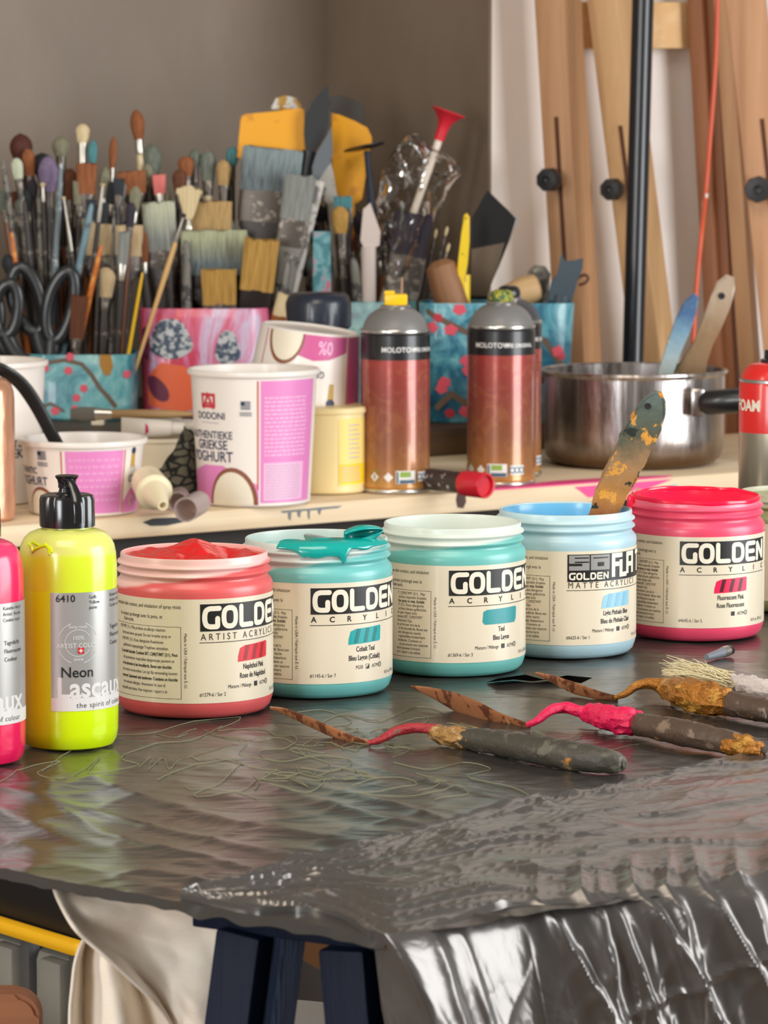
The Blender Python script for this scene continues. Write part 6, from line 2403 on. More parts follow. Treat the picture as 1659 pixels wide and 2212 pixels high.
def scissors(label, rings, pivot, Y):
    o = at(pivot[0], pivot[1], Y)
    t = thing('scissors', label, 'scissors', (o.x, Y, RZ + 0.008))
    z0 = RZ + 0.008
    loc = lambda q, dy=0: at(q[0], q[1], Y) + Vector((-o.x, -Y + dy, -z0))
    for i, (cx, cy, rx, ry, tl) in enumerate(rings):
        bm = B()
        P = []
        for k in range(41):
            a = 2 * PI * k / 40
            x, y = rx * math.cos(a), ry * math.sin(a) * (1 + 0.12 * math.cos(a))
            P.append(loc((cx + x * math.cos(tl) - y * math.sin(tl), cy + x * math.sin(tl) + y * math.cos(tl)), -0.004 * i))
        tube(bm, P, (0.0050, 0.0066), 14, up=(0, 1, 0), cap=False)
        bx, by = cx - ry * math.sin(tl) * 1.0, cy + ry * math.cos(tl)
        tube(bm, smooth_path([loc((bx, by - 8), -0.004 * i), loc(((bx + pivot[0]) / 2 + (bx - pivot[0]) * 0.1, (by + pivot[1]) / 2), -0.004 * i), loc((pivot[0], pivot[1]), -0.004 * i)], 6), (0.0050, 0.0085), 12, up=(0, 1, 0))
        hd = obj('handle', bm, M_sch, t)
        bm = B()
        q = loc(pivot, -0.004 * i)
        sgn = -1 if cx < pivot[0] else 1
        tube(bm, [q, q * 0.4 + Vector((-sgn * 0.002, -0.004 * i * 0.6, 0)), Vector((-sgn * 0.004, -0.004 * i, 0.0))], [(0.006, 0.0016), (0.0055, 0.0014), (0.001, 0.0008)], 8, up=(1, 0, 0))
        obj('blade', bm, M_blade, hd)
    return t


Ys = PT.location.y - 0.028
scissors('black handled scissors with two big loops in the teal pot', [(58, 648, 31, 72, -0.28), (130, 660, 27, 76, 0.22)], (108, 790), Ys)
scissors('black handled scissors whose loop is cut by the left frame edge', [(-30, 665, 27, 56, -0.2), (14, 668, 26, 56, 0.1)], (72, 800), Ys - 0.012)

# ---------------------------------------------------------------- scrapers, spatulas, bag and other tools
M_yel2 = mat('yellow_scraper_plastic', (236, 164, 20), 0.45, blot=[((214, 140, 24), 40, 0.6)])
M_blk2 = mat('black_spatula_plastic', (30, 32, 34), 0.42)
M_gry2 = mat('grey_spatula_plastic', (96, 102, 108), 0.4)
M_wht2 = mat('white_smeared_plastic', (206, 200, 190), 0.45, blot=[((120, 118, 112), 60, 0.6)])
M_blue2 = mat('slate_blue_plastic', (62, 76, 86), 0.45)


def panel_tool(name, label, cat, pix, Y, thick, m, part='blade', tilt=0.0, potk=None, hx=None, hm=None, bev=0.0008):
    """a flat tool traced at depth Y with its own handle going down into a pot"""
    pts = [at(a, b, Y) for a, b in pix]
    o = sum(pts, Vector()) / len(pts)
    zb = min(p.z for p in pts)
    base = RZ + 0.006 if potk else zb
    t = thing(name, label, cat, (o.x, Y, base))
    bm = B()
    prism(bm, [(p.x - o.x, p.z - base) for p in pts], thick, bev)
    for v in bm.verts:
        v.co.y += (v.co.z - (zb - base)) * tilt
    obj(part, bm, m, t)
    if potk:
        P_ = POTS[potk]
        hw = 0.05 if potk in 'TM' else 0.06
        fx = at(hx if hx else 829.5 + P_.location.x / pm(P_.location.y), 850, Y).x
        fx = max(P_.location.x - hw, min(P_.location.x + hw, fx))
        bm = B()
        low = min(pts, key=lambda p: p.z)
        mid = [p for p in pts if p.z < zb + 0.02]
        mx = sum(p.x for p in mid) / len(mid)
        tube(bm, [(fx - o.x, P_.location.y + max(-0.032, min(0.032, (Y - P_.location.y) * 0.75)) - Y, 0), (mx - o.x, 0, zb - base + 0.006)], [(0.006, 0.004), (0.008, 0.0045)], 14, up=(1, 0, 0))
        obj('handle', bm, hm or m, t)
    return t


YF, YM, YBp = PF.location.y, PM.location.y, PB.location.y
panel_tool('scraper', 'yellow plastic scraper blade with rounded corners above the blue grey wide brush', 'scraper', [(512, 340), (516, 300), (519, 258), (523, 250), (532, 246), (600, 240), (648, 233), (657, 237), (659, 262), (660, 330), (640, 345), (560, 350)], YF + 0.035, 0.006, M_yel2, potk='F', hx=560, bev=0.0015)
panel_tool('scraper', 'yellow scraper with curved end behind the black disc tool', 'scraper', [(716, 244), (734, 248), (768, 262), (793, 276), (803, 296), (803, 312), (794, 340), (788, 392), (782, 430), (760, 446), (740, 440), (722, 410), (716, 330)], YM + 0.035, 0.006, M_yel2, potk='M', hx=770, bev=0.0015)
panel_tool('spatula', 'black pointed plastic spatula standing between the yellow scrapers', 'spatula', [(658, 250), (672, 222), (700, 190), (709, 182), (712, 220), (713, 268), (700, 296), (680, 326), (668, 338), (661, 330), (656, 290)], YF + 0.022, 0.003, M_blk2, potk='F', hx=600)
panel_tool('spatula', 'grey plastic spatula below the black pointed one', 'spatula', [(716, 272), (719, 330), (714, 352), (700, 372), (684, 398), (675, 402), (674, 360), (684, 330), (704, 296)], YF + 0.012, 0.003, M_gry2, potk='F', hx=590, hm=M_wht2)
panel_tool('spatula', 'dirty white spatula standing under the grey plastic spatula', 'spatula', [(675, 402), (690, 360), (712, 340), (720, 372), (724, 410), (734, 430), (728, 452), (705, 440)], YM + 0.012, 0.003, M_wht2, potk='M', hx=760)
panel_tool('spatula', 'charcoal spatula behind the black pointed one at the top', 'spatula', [(712, 208), (740, 206), (780, 222), (786, 236), (788, 275), (760, 268), (722, 246), (712, 236)], YM + 0.044, 0.004, mat('charcoal_plastic', (52, 46, 42), 0.5), potk='M', hx=760)
panel_tool('scraper', 'ochre scraper peeping out behind the yellow scraper with a white smear', 'scraper', [(584, 236), (596, 212), (616, 206), (640, 212), (652, 230), (640, 240)], YF + 0.050, 0.004, mat('ochre_plastic', (176, 132, 40), 0.5, blot=[((210, 210, 206), 90, 0.55)]), potk='F', hx=540)
# black disc on a stem
dc = at(787, 319, YM)
t = thing('disc_tool', 'black flat disc on a slanted stem right of the yellow scraper', 'tool', (dc.x, YM, RZ + 0.006))
bm = B()
M = Matrix.Translation((0, 0, dc.z - RZ - 0.006)) @ Matrix.Rotation(-0.21, 4, 'Y') @ Matrix.Rotation(-0.10, 4, 'X')
lathe(bm, [(0.0, -0.001), (0.012, -0.0015), (0.0226, 0.0), (0.0230, 0.0012), (0.012, 0.0022), (0, 0.0024)], 40)
for v in bm.verts:
    v.co = M @ v.co
obj('disc', bm, M_blk2, t)
bm = B()
q1 = at(792, 326, YM) - Vector((dc.x, YM, RZ + 0.006))
q2 = at(803, 440, YM) - Vector((dc.x, YM - 0.010, RZ + 0.006))
tube(bm, [q1, q2, Vector((q2.x * 0.3, 0.022, 0.0))], [(0.0030, 0.0025), (0.0044, 0.003), (0.004, 0.003)], 12, up=(1, 0, 0))
obj('stem', bm, mat('dark_blue_stem', (38, 44, 60), 0.4), t)
# white stick with red suction tip
YR_ = YM - 0.008
q0, q1 = at(872, 480, YR_), at(953, 288, YR_)
dirv = (q1 - q0).normalized()
base = q1 - dirv * ((q1.z - RZ - 0.007) / dirv.z)
base.x = max(base.x, PM.location.x - 0.02)
base = Vector((min(base.x, PM.location.x + 0.04), YR_, RZ + 0.007))
t = thing('plunger_stick', 'white stick with a red rubber cup on top standing in the clear bag', 'stick', mtx=frame(base, q1))
L = (q1 - base).length
bm = B()
tube(bm, [(0, 0, 0), (0, 0, L)], [0.0042, 0.0042], 16)
obj('stick', bm, mat('white_stick', (224, 210, 196), 0.45, blot=[((150, 96, 64), 26, 0.66)]), t)
bm = B()
lathe(bm, [(0, L - 0.008), (0.0056, L - 0.008), (0.0062, L + 0.004), (0.0075, L + 0.012), (0.0135, L + 0.020), (0.0190, L + 0.024), (0.0178, L + 0.0255), (0.008, L + 0.022), (0, L + 0.021)], 32)
obj('rubber_cup', bm, mat('red_rubber', (206, 32, 50), 0.45), t)
# clear bag
M_bag = bpy.data.materials.new('clear_bag_film')
M_bag.use_nodes = True
_t = M_bag.node_tree
_tr = _t.nodes.new('ShaderNodeBsdfTransparent')
_tr.inputs[0].default_value = (0.93, 0.92, 0.90, 1)
_gl = _t.nodes.new('ShaderNodeBsdfGlossy')
_gl.inputs['Roughness'].default_value = 0.10
_fr = _t.nodes.new('ShaderNodeLayerWeight')
_fr.inputs['Blend'].default_value = 0.2
_mx = _t.nodes.new('ShaderNodeMixShader')
_t.links.new(_fr.outputs[0], _mx.inputs[0])
_t.links.new(_tr.outputs[0], _mx.inputs[1])
_t.links.new(_gl.outputs[0], _mx.inputs[2])
_t.links.new(_mx.outputs[0], _t.nodes['Material Output'].inputs[0])
bo = at(885, 520, YM - 0.05)
t = thing('clear_bag', 'clear crinkled plastic bag around the dark violet wide brush', 'bag', (bo.x, bo.y, RZ + 0.06))
OB = Vector((bo.x, bo.y, RZ + 0.06))


def bag_pt(i, j, side):
    L_ = sampled(smooth_path([at(806, 590, YM), at(812, 500, YM), at(818, 420, YM), at(828, 362, YM), at(856, 318, YM), at(884, 286, YM)], 6), j)
    R__ = sampled(smooth_path([at(872, 600, YM), at(915, 520, YM), at(950, 450, YM), at(975, 395, YM), at(994, 362, YM), at(900, 290, YM)], 6), j)
    p = L_.lerp(R__, i)
    th = 0.026 * math.sin(PI * min(1, max(0, i))) ** 0.6 * (1 - j * 0.75)
    p += Vector((0, -0.012 + side * th, 0))
    p += Vector((0.004 * noise.noise(p * 50), -0.010 * max(0, ridged(Vector((i * 3 + j * 2, j * 3, side * 3)))) ** 2 - 0.002 * max(0, ridged(Vector((i * 7 - j * 4, j * 6, side * 7)))) ** 2, 0.002 * noise.noise(p * 60)))
    return p - OB


bm = B()
grid_bm(bm, 48, 60, lambda i, j: bag_pt(i, j, -1))
obj('bag_front', bm, M_bag, t)
bm = B()
grid_bm(bm, 48, 60, lambda i, j: bag_pt(i, j, 1))
obj('bag_back', bm, M_bag, t)
# card in front of the bag
panel_tool('card', 'pinkish white torn card standing left of the clear bag', 'card', [(784, 452), (800, 438), (811, 470), (822, 500), (820, 530), (790, 545), (778, 520)], YM - 0.04, 0.0015, mat('pinkish_card', (206, 190, 182), 0.5), potk='M', hx=800)
# brush case with teal and pink pattern
panel_tool('palette_knife_case', 'teal and pink patterned narrow case with rust centre in the middle pot', 'case', [(676, 500), (714, 500), (716, 660), (676, 660)], YM - 0.056, 0.008, paint_pattern('case_pattern', [(0.4, (60, 120, 130)), (0.55, (120, 170, 176)), (0.62, (206, 96, 120))], 30), part='case', potk='M', hx=770)
# in the blue pot
panel_tool('cutter', 'yellow snap blade cutter standing in the large blue pot', 'cutter', [(985, 604), (990, 560), (997, 500), (1002, 466), (1008, 460), (1014, 468), (1014, 520), (1010, 570), (1004, 606)], YBp - 0.010, 0.008, mat('cutter_yellow', (230, 196, 30), 0.4, blot=[((90, 80, 30), 120, 0.66)]), part='body', potk='B', hx=1000, bev=0.002)
q0, q1 = Vector((at(1045, 700, YBp).x, YBp - 0.008, RZ + 0.02)), at(948, 562, YBp - 0.005)
t = thing('wooden_roller', 'thick brown wooden handle leaning left out of the large blue pot', 'handle', mtx=frame(q0, q1))
L = (q1 - q0).length
bm = B()
tube(bm, [(0, 0, 0), (0, 0, L * 0.4), (0, 0, L * 0.8), (0, 0, L * 0.96), (0, 0, L)], [0.012, 0.0165, 0.0185, 0.016, 0.008], 24)
obj('handle', bm, wood_mat('warm_brown_wood', (122, 82, 52), (150, 106, 70), 2), t)
q0, q1 = Vector((at(1100, 700, YBp).x, YBp + 0.008, RZ + 0.02)), at(1168, 612, YBp + 0.006)
q0, q1 = at(1058, 652, YBp - 0.004), at(1166, 620, YBp + 0.002)
t = thing('wooden_pestle', 'pale tan wooden pestle lying across the top of the large blue pot', 'pestle', mtx=frame(q0, q1))
L = (q1 - q0).length
bm = B()
tube(bm, [(0, 0, 0), (0, 0.001, L * 0.3), (0, 0, L * 0.7), (0, 0, L * 0.95), (0, 0, L)], [0.006, 0.0120, 0.0165, 0.0150, 0.010], 24)
obj('head', bm, wood_mat('pale_mallet_wood', (186, 150, 104), (206, 172, 126), 2), t)
q0, q1 = Vector((at(1140, 700, YBp).x, YBp + 0.012, RZ + 0.02)), at(1166, 574, YBp + 0.010)
t = thing('paint_brush', 'thick grey ended handle behind the pestle in the large blue pot', 'paint brush', mtx=frame(q0, q1))
L = (q1 - q0).length
bm = B()
tube(bm, [(0, 0, 0), (0, 0, L * 0.7), (0, 0, L * 0.95), (0, 0, L)], [(0.006, 0.006), (0.0125, 0.008), (0.0120, 0.008), (0.006, 0.005)], 20, up=(1, 0, 0))
obj('handle', bm, HD['gry'], t)
panel_tool('spatula', 'slate blue notched spatula at the right end of the large blue pot', 'spatula', [(1182, 650), (1190, 610), (1206, 590), (1210, 560), (1214, 545), (1220, 566), (1240, 562), (1260, 558), (1258, 580), (1246, 612), (1236, 650)], YBp - 0.016, 0.003, M_blue2, potk='B', hx=1180)
bm = B()
h0 = at(1250, 612, YBp)
t = thing('wire_hook', 'small brown wire hook at the right end of the large blue pot', 'hook', h0)
pts = [at(a, b, YBp) - h0 for a, b in [(1225, 640), (1236, 622), (1250, 600), (1264, 594), (1271, 601), (1264, 611), (1250, 616)]]
tube(bm, smooth_path([Vector((at(1200, 700, YBp).x - h0.x, 0, RZ + 0.04 - h0.z))] + pts, 5), 0.0016, 8)
obj('wire', bm, mat('rusty_wire', (92, 56, 40), 0.5), t)
# black folded bag standing behind the blue pot
M_blkbag = mat('black_glossy_folder', (16, 16, 18), 0.3, coat=0.3)
Yk = YBp + 0.055
pts = [(1016, 640), (1020, 470), (1030, 452), (1053, 410), (1085, 442), (1117, 471), (1100, 520), (1078, 575), (1056, 624), (1050, 640)]
P = [at(a, b, Yk) for a, b in pts]
o = at(1065, 560, Yk)
t = thing('black_folder', 'black glossy folded cover with pointed corner behind the large blue pot', 'folder', (o.x, Yk, RZ + 0.001))
bm = B()
low = [Vector((P[-1].x, Yk, RZ + 0.001)), Vector((P[0].x, Yk, RZ + 0.001))]
prism(bm, [(p.x - o.x, p.z - RZ - 0.001) for p in P + low], 0.006, 0.001)
obj('cover', bm, M_blkbag, t)
bm = B()
P2 = [at(a, b, Yk - 0.005) for a, b in [(1016, 640), (1018, 538), (1090, 524), (1076, 575), (1052, 640)]]
prism(bm, [(p.x - o.x, p.z - RZ - 0.001) for p in P2], 0.003, 0.0006)
for v in bm.verts:
    v.co.y -= 0.005
obj('brown_sleeve', bm, mat('brown_sleeve', (96, 80, 62), 0.6), t, label='brown lower sleeve')

# ================================================================ easels, pole and cable by the white wall
M_e1 = wood_mat('easel_wood_tan', (170, 124, 86), (196, 150, 110), 2, 0.7)
M_e2 = wood_mat('easel_wood_gold', (186, 146, 102), (208, 170, 124), 2, 0.7)
M_e3 = wood_mat('easel_wood_brown', (138, 88, 58), (160, 106, 72), 2, 0.7)
M_e4 = wood_mat('easel_wood_red', (178, 128, 92), (202, 154, 114), 2, 0.7)
M_e5 = wood_mat('easel_wood_pale', (196, 152, 112), (214, 174, 134), 2, 0.7)
M_ebar = wood_mat('easel_wood_crossbar', (216, 172, 116), (234, 196, 146), 0, 0.7)
M_slot = mat('slot_shadow', (84, 48, 28), 0.8)
M_knob = mat('black_knob', (24, 24, 26), 0.4)


def ylin(px, t):
    return st(solve_s(px, t), t, 1.0).y


def beam(parent, name, p_top, p_bot, t_top, t_bot, w, d, phi, m, ext=None):
    """straight timber between two pixels, standing at depths t behind the shelf front; returns its matrix and length"""
    a = at(p_bot[0], p_bot[1], ylin(p_bot[0], t_bot))
    b = at(p_top[0], p_top[1], ylin(p_top[0], t_top))
    if ext is not None:                              # run on down to the floor and up out of frame
        k = (0.004 - a.z) / (b.z - a.z)
        a2 = a + (b - a) * k
        b = a + (b - a) * 1.35
        a = a2
    ax = (b - a).normalized()
    x = Vector((math.cos(phi), -math.sin(phi), 0))
    x = (x - ax * x.dot(ax)).normalized()
    y = ax.cross(x)
    M = Matrix((x, y, ax)).transposed().to_4x4()
    M.translation = (a + b) / 2
    bm = B()
    L = (b - a).length
    box(bm, w, d, L, bevel=0.0015, M=parent.matrix_world.inverted() @ M if parent else M)
    o = obj(name, bm, m, parent)
    return o, M, L


def slot(parent, root, M, d, L, zc, ln, w=0.0045, dx=0.0):
    bm = B()
    box(bm, w, 0.0016, ln, (dx, -d / 2, zc), M=root.matrix_world.inverted() @ M)
    o = obj('slot', bm, M_slot, parent)
    return o


def knob(root, px, py, Y, r, parent, nrm):
    c = at(px, py, Y)
    n = Vector(nrm).normalized()
    M = root.matrix_world.inverted() @ frame(c + n * -0.004, c + n * 0.016)
    bm = B()
    nn = 40
    lathe(bm, [(r * 0.45, -0.012), (r * 0.45, 0.0), (r * 0.92, 0.001), (r, 0.004), (r, 0.015), (r * 0.92, 0.018), (r * 0.34, 0.0185), (r * 0.28, 0.0150), (0, 0.0145)], nn)
    for v in bm.verts:
        if v.co.z > 0:
            rr = math.hypot(v.co.x, v.co.y)
            if rr > r * 0.9:
                an = math.atan2(v.co.y, v.co.x)
                k = 1 - 0.05 * (math.cos(an * 8) > 0)
                v.co.x *= k
                v.co.y *= k
    for v in bm.verts:
        v.co = M @ v.co
    obj('knob', bm, M_knob, parent)


def zpos(M, px, py, Y):
    return (M.inverted() @ at(px, py, Y)).z


PH = math.radians(27)
fr = Vector((-math.sin(PH), -math.cos(PH), 0))
ea = thing('easel', 'light wooden easel with two black knobs leaning at the white wall', 'easel', st(solve_s(1300, 0.45), 0.45, 0))
bpy.context.view_layer.update()
t1_, t2_ = 0.452, 0.447
o, M, L = beam(ea, 'leg', (1205, 0), (1262, 980), t1_, t2_, 0.0350, 0.048, PH, M_e1, ext=1)
Yk_ = ylin(1225, 0.45) - 0.02
slot(o, ea, M, 0.048, L, (zpos(M, 1204, 252, Yk_) + zpos(M, 1225, 620, Yk_)) / 2, zpos(M, 1204, 252, Yk_) - zpos(M, 1225, 620, Yk_), dx=0.001)
knob(ea, 1191, 388, Yk_ - 0.016, 0.0130, o, fr)
o, M, L = beam(ea, 'leg', (1318, 0), (1404, 700), t1_, t2_, 0.0360, 0.046, PH, M_e2, ext=1)
Yk_ = ylin(1350, 0.45) - 0.02
slot(o, ea, M, 0.046, L, (zpos(M, 1334, 272, Yk_) + zpos(M, 1372, 640, Yk_)) / 2, zpos(M, 1334, 272, Yk_) - zpos(M, 1372, 640, Yk_), dx=0.004)
knob(ea, 1327, 409, Yk_ - 0.016, 0.0125, o, fr)

eb = thing('easel', 'brown wooden easel with pale crossbar and one knob at the right edge', 'easel', st(solve_s(1560, 0.45), 0.45, 0))
bpy.context.view_layer.update()
# crossbar
a = at(1246, 55, ylin(1246, 0.503))
b = at(1578, 55, ylin(1578, 0.500))
ax = (b - a).normalized()
M = Matrix((ax, Vector((-ax.y, ax.x, 0)).normalized(), Vector((0, 0, 1)))).transposed().to_4x4()
M.translation = (a + b) / 2
bm = B()
box(bm, (b - a).length, 0.022, 0.052, bevel=0.0015, M=eb.matrix_world.inverted() @ M)
obj('crossbar', bm, M_ebar, eb)
beam(eb, 'rear_leg', (1513, 110), (1560, 980), 0.475, 0.47, 0.0185, 0.022, PH, M_e3, ext=1)
beam(eb, 'rear_leg', (1545, 110), (1590, 980), 0.470, 0.465, 0.0150, 0.022, PH, M_e3, ext=1)
beam(eb, 'side_rail', (1574, 120), (1622, 820), 0.452, 0.445, 0.0200, 0.020, PH, M_e5, ext=1)
o, M, L = beam(eb, 'leg', (1612, 0), (1680, 640), 0.42, 0.40, 0.0440, 0.030, math.radians(8), M_e4, ext=1)
Yk_ = ylin(1640, 0.41) - 0.016
slot(o, eb, M, 0.030, L, (zpos(M, 1641, 257, Yk_) + zpos(M, 1672, 560, Yk_)) / 2, zpos(M, 1641, 257, Yk_) - zpos(M, 1672, 560, Yk_), dx=0.004)
knob(eb, 1638, 409, Yk_ - 0.012, 0.0150, o, (-0.16, -0.98, 0))

# black pole
tp = 0.338
a = at(1367, 790, ylin(1367, tp))
b = at(1389, 0, ylin(1389, tp))
k = (0.002 - a.z) / (b.z - a.z)
a0_ = a + (b - a) * k
b1_ = a + (b - a) * 1.5
pl = thing('black_pole', 'black metal pole standing behind the saucepan before the easels', 'pole', a0_)
bm = B()
tube(bm, [Vector((0, 0, 0)), b1_ - a0_], [0.0112, 0.0118], 32)
obj('tube', bm, mat('black_pole_paint', (22, 23, 28), 0.32, coat=0.3), pl)
bm = B()
lathe(bm, [(0, 0), (0.035, 0), (0.036, 0.004), (0.014, 0.010), (0.0125, 0.03)], 32)
obj('foot', bm, M_black, pl)

# orange cable
tc_ = 0.385
pix = [(1550, -60), (1549, 40), (1546, 130), (1540, 220), (1532, 320), (1524, 420), (1516, 500), (1508, 580), (1502, 660), (1498, 740), (1497, 900), (1500, 1400), (1505, 2400), (1520, 3400)]
P = [at(a, b, ylin(min(a, 1560), tc_ if b < 500 else 0.36)) for a, b in pix]
P = [p for p in P if p.z > 0.01]
oc = P[0].copy()
cbl = thing('orange_cable', 'orange cable hanging down before the brown easel', 'cable', oc)
bm = B()
tube(bm, smooth_path([p - oc for p in P], 6), 0.0026, 10)
obj('cord', bm, mat('orange_cable_skin', (214, 92, 60), 0.4), cbl)
bm = B()
q = [at(a, b, ylin(1525, tc_) - 0.003) - oc for a, b in [(1527, 418), (1521, 440), (1518, 458)]]
tube(bm, q, [0.0018, 0.0026, 0.0012], 10)
obj('tape', bm, mat('white_tape', (230, 222, 214), 0.5), cbl, label='white tape on the cord')

# ================================================================ palette knives lying on the table
def tab_path(pix, lift=0.0):
    """centre pixels with the vertical pixel radius: the thing rests on the table"""
    out = []
    for x, y, r, h in pix:
        rr = r * pm(on(x, y + r, TABLE).y)
        out.append((on(x, y, TABLE + 0.0015 + rr + h), rr))
    return out


M_rust = mat('rusty_blade', (172, 112, 74), 0.42, 0.1, bump=((160, 160, 160), 0.5, 0.001), blot=[((110, 62, 40), 120, 0.54), ((196, 150, 110), 90, 0.68)])
M_hand1 = mat('charcoal_crusted_handle', (66, 62, 54), 0.5, bump=((120, 120, 120), 0.7, 0.002), blot=[((100, 96, 84), 60, 0.58), ((214, 140, 52), 55, 0.70), ((196, 196, 190), 70, 0.72)])
M_hand2 = mat('umber_crusted_handle', (84, 68, 56), 0.45, bump=((120, 120, 120), 0.8, 0.002), blot=[((130, 110, 92), 70, 0.58), ((196, 140, 70), 60, 0.66), ((200, 192, 186), 80, 0.72)])
M_gold = mat('gold_paint_crust', (176, 114, 40), 0.38, 0.35, bump=((150, 150, 150), 1.0, 0.004), blot=[((204, 150, 66), 80, 0.56), ((116, 70, 30), 70, 0.62)])
M_gold2 = mat('tan_gold_crust', (166, 126, 72), 0.42, 0.2, bump=((150, 150, 150), 1.0, 0.004), blot=[((206, 170, 120), 90, 0.6), ((96, 70, 44), 80, 0.6)])
M_hotc = mat('hot_pink_crust', (226, 24, 84), 0.42, bump=((150, 150, 150), 0.9, 0.003))
M_redc = mat('dark_red_crust', (164, 40, 48), 0.5, bump=((150, 150, 150), 0.9, 0.003), blot=[((120, 70, 50), 90, 0.64)])


def knife(label, blade, blade_up, neck, crust, handle, mats, handle_tip=None):
    """blade: (px, py, half width px, height m) along its middle; neck/crust/handle: (px, py, radius px, lift m)"""
    g = on(handle[0][0], handle[0][1] + handle[0][2], TABLE)
    O = Vector((g.x, g.y, TABLE))
    t = thing('palette_knife', label, 'palette knife', O)
    bp, br = [], []
    for x, y, w, h in blade:
        q = on(x, y, TABLE + h)
        bp.append(q - O)
        br.append((w * pm(q.y) * 1.5, 0.0006))
    n = (len(bp) - 1) * 6 + 1
    P = smooth_path(bp, 6)
    bm = B()
    tube(bm, P, lerp_list(br, len(P)), 12, up=blade_up)
    obj('blade', bm, mats[0], t)

    def part(name, pix, m, rough, k=7, n=20):
        tp = tab_path(pix)
        P = smooth_path([a - O for a, _ in tp], k)
        bm = B()
        tube(bm, P, lerp_list([r for _, r in tp], len(P)), n, up=(0, 0, 1), rough=rough)
        return obj(name, bm, m, t)
    part('neck', neck, mats[1], 0.2)
    h = part('handle', handle, mats[3], 0.14, 8, 24)
    part('crust', crust, mats[2], 0.32, 9, 28)
    if handle_tip:
        part('tip_crust', handle_tip, M_gold, 0.4, 6, 20)
    return t


knife('palette knife nearest the front edge with red neck and charcoal handle',
      [(583, 1529, 3, 0.012), (612, 1536, 6, 0.0105), (660, 1556, 8.5, 0.008), (710, 1578, 9.5, 0.005), (760, 1598, 9, 0.0022), (800, 1606, 6, 0.0012)], (0.1, -0.55, 0.83),
      [(797, 1605, 6, 0.0), (822, 1598, 8, 0.0015), (848, 1583, 10, 0.0035), (880, 1574, 11, 0.0045), (915, 1573, 11, 0.0045), (955, 1578, 13, 0.003)],
      [(934, 1578, 14, 0.002), (950, 1586, 20, 0.0), (985, 1592, 23, 0.0), (1015, 1594, 24, 0.0), (1035, 1596, 22, 0.0)],
      [(1005, 1594, 23, 0.0), (1070, 1603, 27, 0.0), (1150, 1618, 31, 0.0), (1230, 1632, 32, 0.0), (1300, 1643, 29, 0.0), (1338, 1649, 22, 0.0), (1350, 1651, 8, 0.003)],
      (M_rust, M_redc, M_gold2, M_hand1))
knife('palette knife with hot pink crusted neck in the middle of the three',
      [(888, 1483, 2, 0.010), (930, 1496, 9, 0.0085), (985, 1518, 17, 0.006), (1040, 1540, 18, 0.0042), (1090, 1557, 12, 0.0022), (1145, 1569, 6, 0.0012)], (0.1, -0.6, 0.8),
      [(1138, 1567, 6, 0.0), (1160, 1557, 8, 0.002), (1186, 1537, 11, 0.0045), (1215, 1528, 12, 0.0055), (1245, 1534, 13, 0.004), (1280, 1542, 15, 0.002)],
      [(1256, 1538, 14, 0.002), (1285, 1544, 24, 0.0), (1320, 1552, 29, 0.0), (1352, 1557, 30, 0.0), (1378, 1560, 24, 0.0)],
      [(1350, 1558, 22, 0.0), (1410, 1570, 27, 0.0), (1480, 1584, 29, 0.0), (1560, 1600, 27, 0.0), (1615, 1612, 24, 0.0), (1642, 1618, 16, 0.0), (1648, 1620, 6, 0.003)],
      (M_rust, M_hotc, M_hotc, M_hand2), [(1575, 1606, 24, 0.0), (1610, 1613, 24.5, 0.0), (1640, 1619, 18, 0.0), (1649, 1621, 8, 0.002)])
knife('palette knife with gold crusted handle running out of the right edge',
      [(1158, 1454, 2, 0.008), (1195, 1468, 7, 0.007), (1240, 1486, 11, 0.005), (1290, 1501, 9, 0.003), (1335, 1509, 5, 0.0012)], (0.1, -0.6, 0.8),
      [(1328, 1508, 5, 0.0), (1350, 1499, 7, 0.002), (1374, 1482, 10, 0.005), (1402, 1476, 12, 0.0055), (1440, 1483, 15, 0.003)],
      [(1420, 1480, 12, 0.003), (1450, 1490, 26, 0.0), (1490, 1500, 34, 0.0), (1535, 1510, 34, 0.0), (1575, 1516, 28, 0.0)],
      [(1550, 1514, 26, 0.0), (1610, 1526, 27, 0.0), (1680, 1538, 27, 0.0), (1760, 1552, 24, 0.0), (1800, 1560, 8, 0.003)],
      (M_rust, M_gold, M_gold, M_hand2))

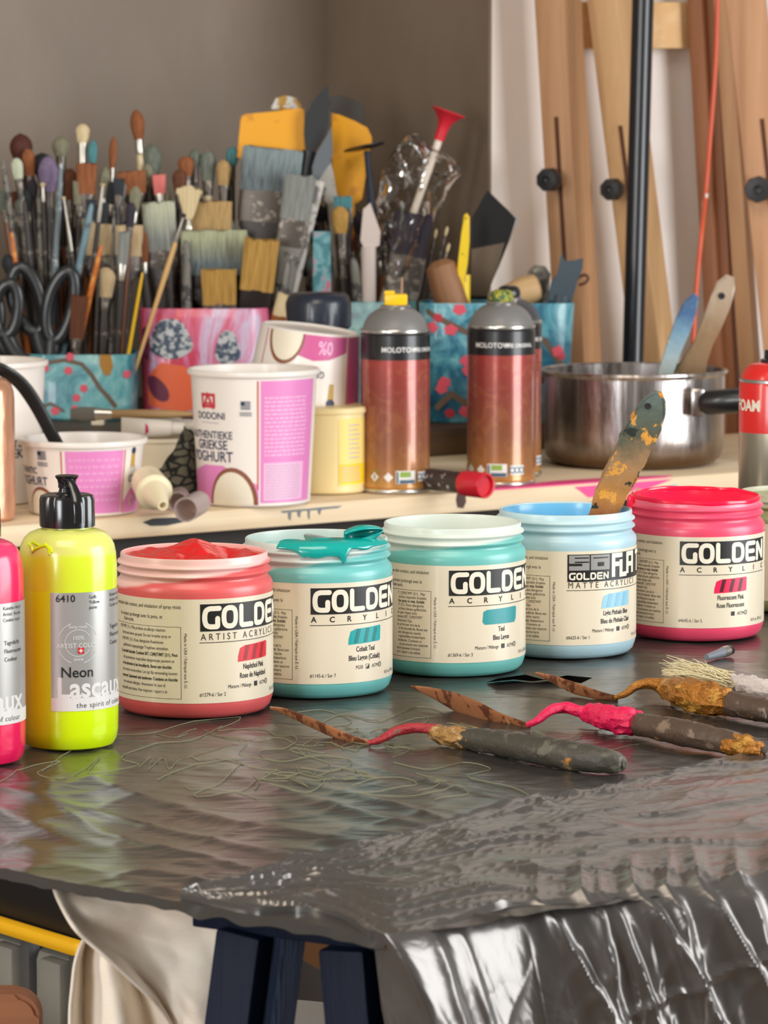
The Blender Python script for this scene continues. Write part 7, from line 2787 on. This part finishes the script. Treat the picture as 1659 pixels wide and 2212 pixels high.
# worn bristle brush lying behind the gold knife
M_hair = mat('straw_bristle', (214, 200, 160), 0.7)
M_hairw = mat('white_paint_clot', (216, 206, 204), 0.55, bump=((150, 150, 150), 0.8, 0.003))
g = on(1600, 1500, TABLE)
wb = thing('bristle_brush', 'worn brush with splayed straw bristles lying behind the gold crusted knife', 'paint brush', g)
bm = B()
R6 = random.Random(5)
for k in range(170):
    f = R6.random()
    rx, ry = 1560 + R6.uniform(-25, 30), 1486 + R6.uniform(-12, 10)
    tx, ty = 1425 + R6.uniform(-5, 100) * f + R6.uniform(0, 30), 1462 - 34 * f * R6.random() - R6.uniform(0, 14)
    if R6.random() < 0.07:
        ty -= R6.uniform(6, 18)
    a = on(rx, ry + 20, TABLE)
    a.z = TABLE + 0.004 + R6.random() * 0.009
    bY = a.y + R6.uniform(-0.01, 0.012)
    b = at(tx, ty, bY + 0.004)
    b.z = max(b.z, TABLE + 0.003)
    m_ = a.lerp(b, 0.55) + Vector((0, 0, 0.002 * R6.uniform(-0.5, 1.5)))
    tube(bm, [a - g, m_ - g, b - g], [0.00042, 0.00036, 0.00016], 4)
obj('bristles', bm, M_hair, wb)
bm = B()
tp = tab_path([(1545, 1475, 12, 0.002), (1580, 1478, 22, 0), (1625, 1486, 25, 0.0), (1680, 1496, 24, 0.0)])
tube(bm, smooth_path([a - g for a, _ in tp], 7), lerp_list([r for _, r in tp], 22), 20, up=(0, 0, 1), rough=0.4)
obj('ferrule', bm, M_hairw, wb)
bm = B()
tp = tab_path([(1675, 1496, 20, 0.001), (1760, 1510, 18, 0), (1840, 1522, 10, 0)])
tube(bm, smooth_path([a - g for a, _ in tp], 6), lerp_list([r for _, r in tp], 13), 16, up=(0, 0, 1))
obj('handle', bm, M_hand2, wb)

# small grey brush behind
a, b = on(1526, 1420, TABLE + 0.003), on(1584, 1402, TABLE + 0.004)
sb = thing('small_brush', 'small grey brush with dark tip lying below the fluorescent pink jar', 'paint brush', mtx=frame(a, b))
L = (b - a).length
bm = B()
tube(bm, [(0, 0, 0), (0, 0, L * 0.62)], [0.0018, 0.0030], 14)
obj('handle', bm, mat('slate_handle', (120, 124, 134), 0.4), sb)
bm = B()
tube(bm, [(0, 0, L * 0.6), (0, 0, L * 0.78)], [0.0033, 0.0034], 16)
obj('ferrule', bm, M_fer, sb)
bm = B()
tube(bm, [(0, 0, L * 0.77), (0, 0, L * 0.9), (0, 0, L)], [0.0032, 0.0030, 0.0006], 14)
obj('bristles', bm, M_blk2, sb)
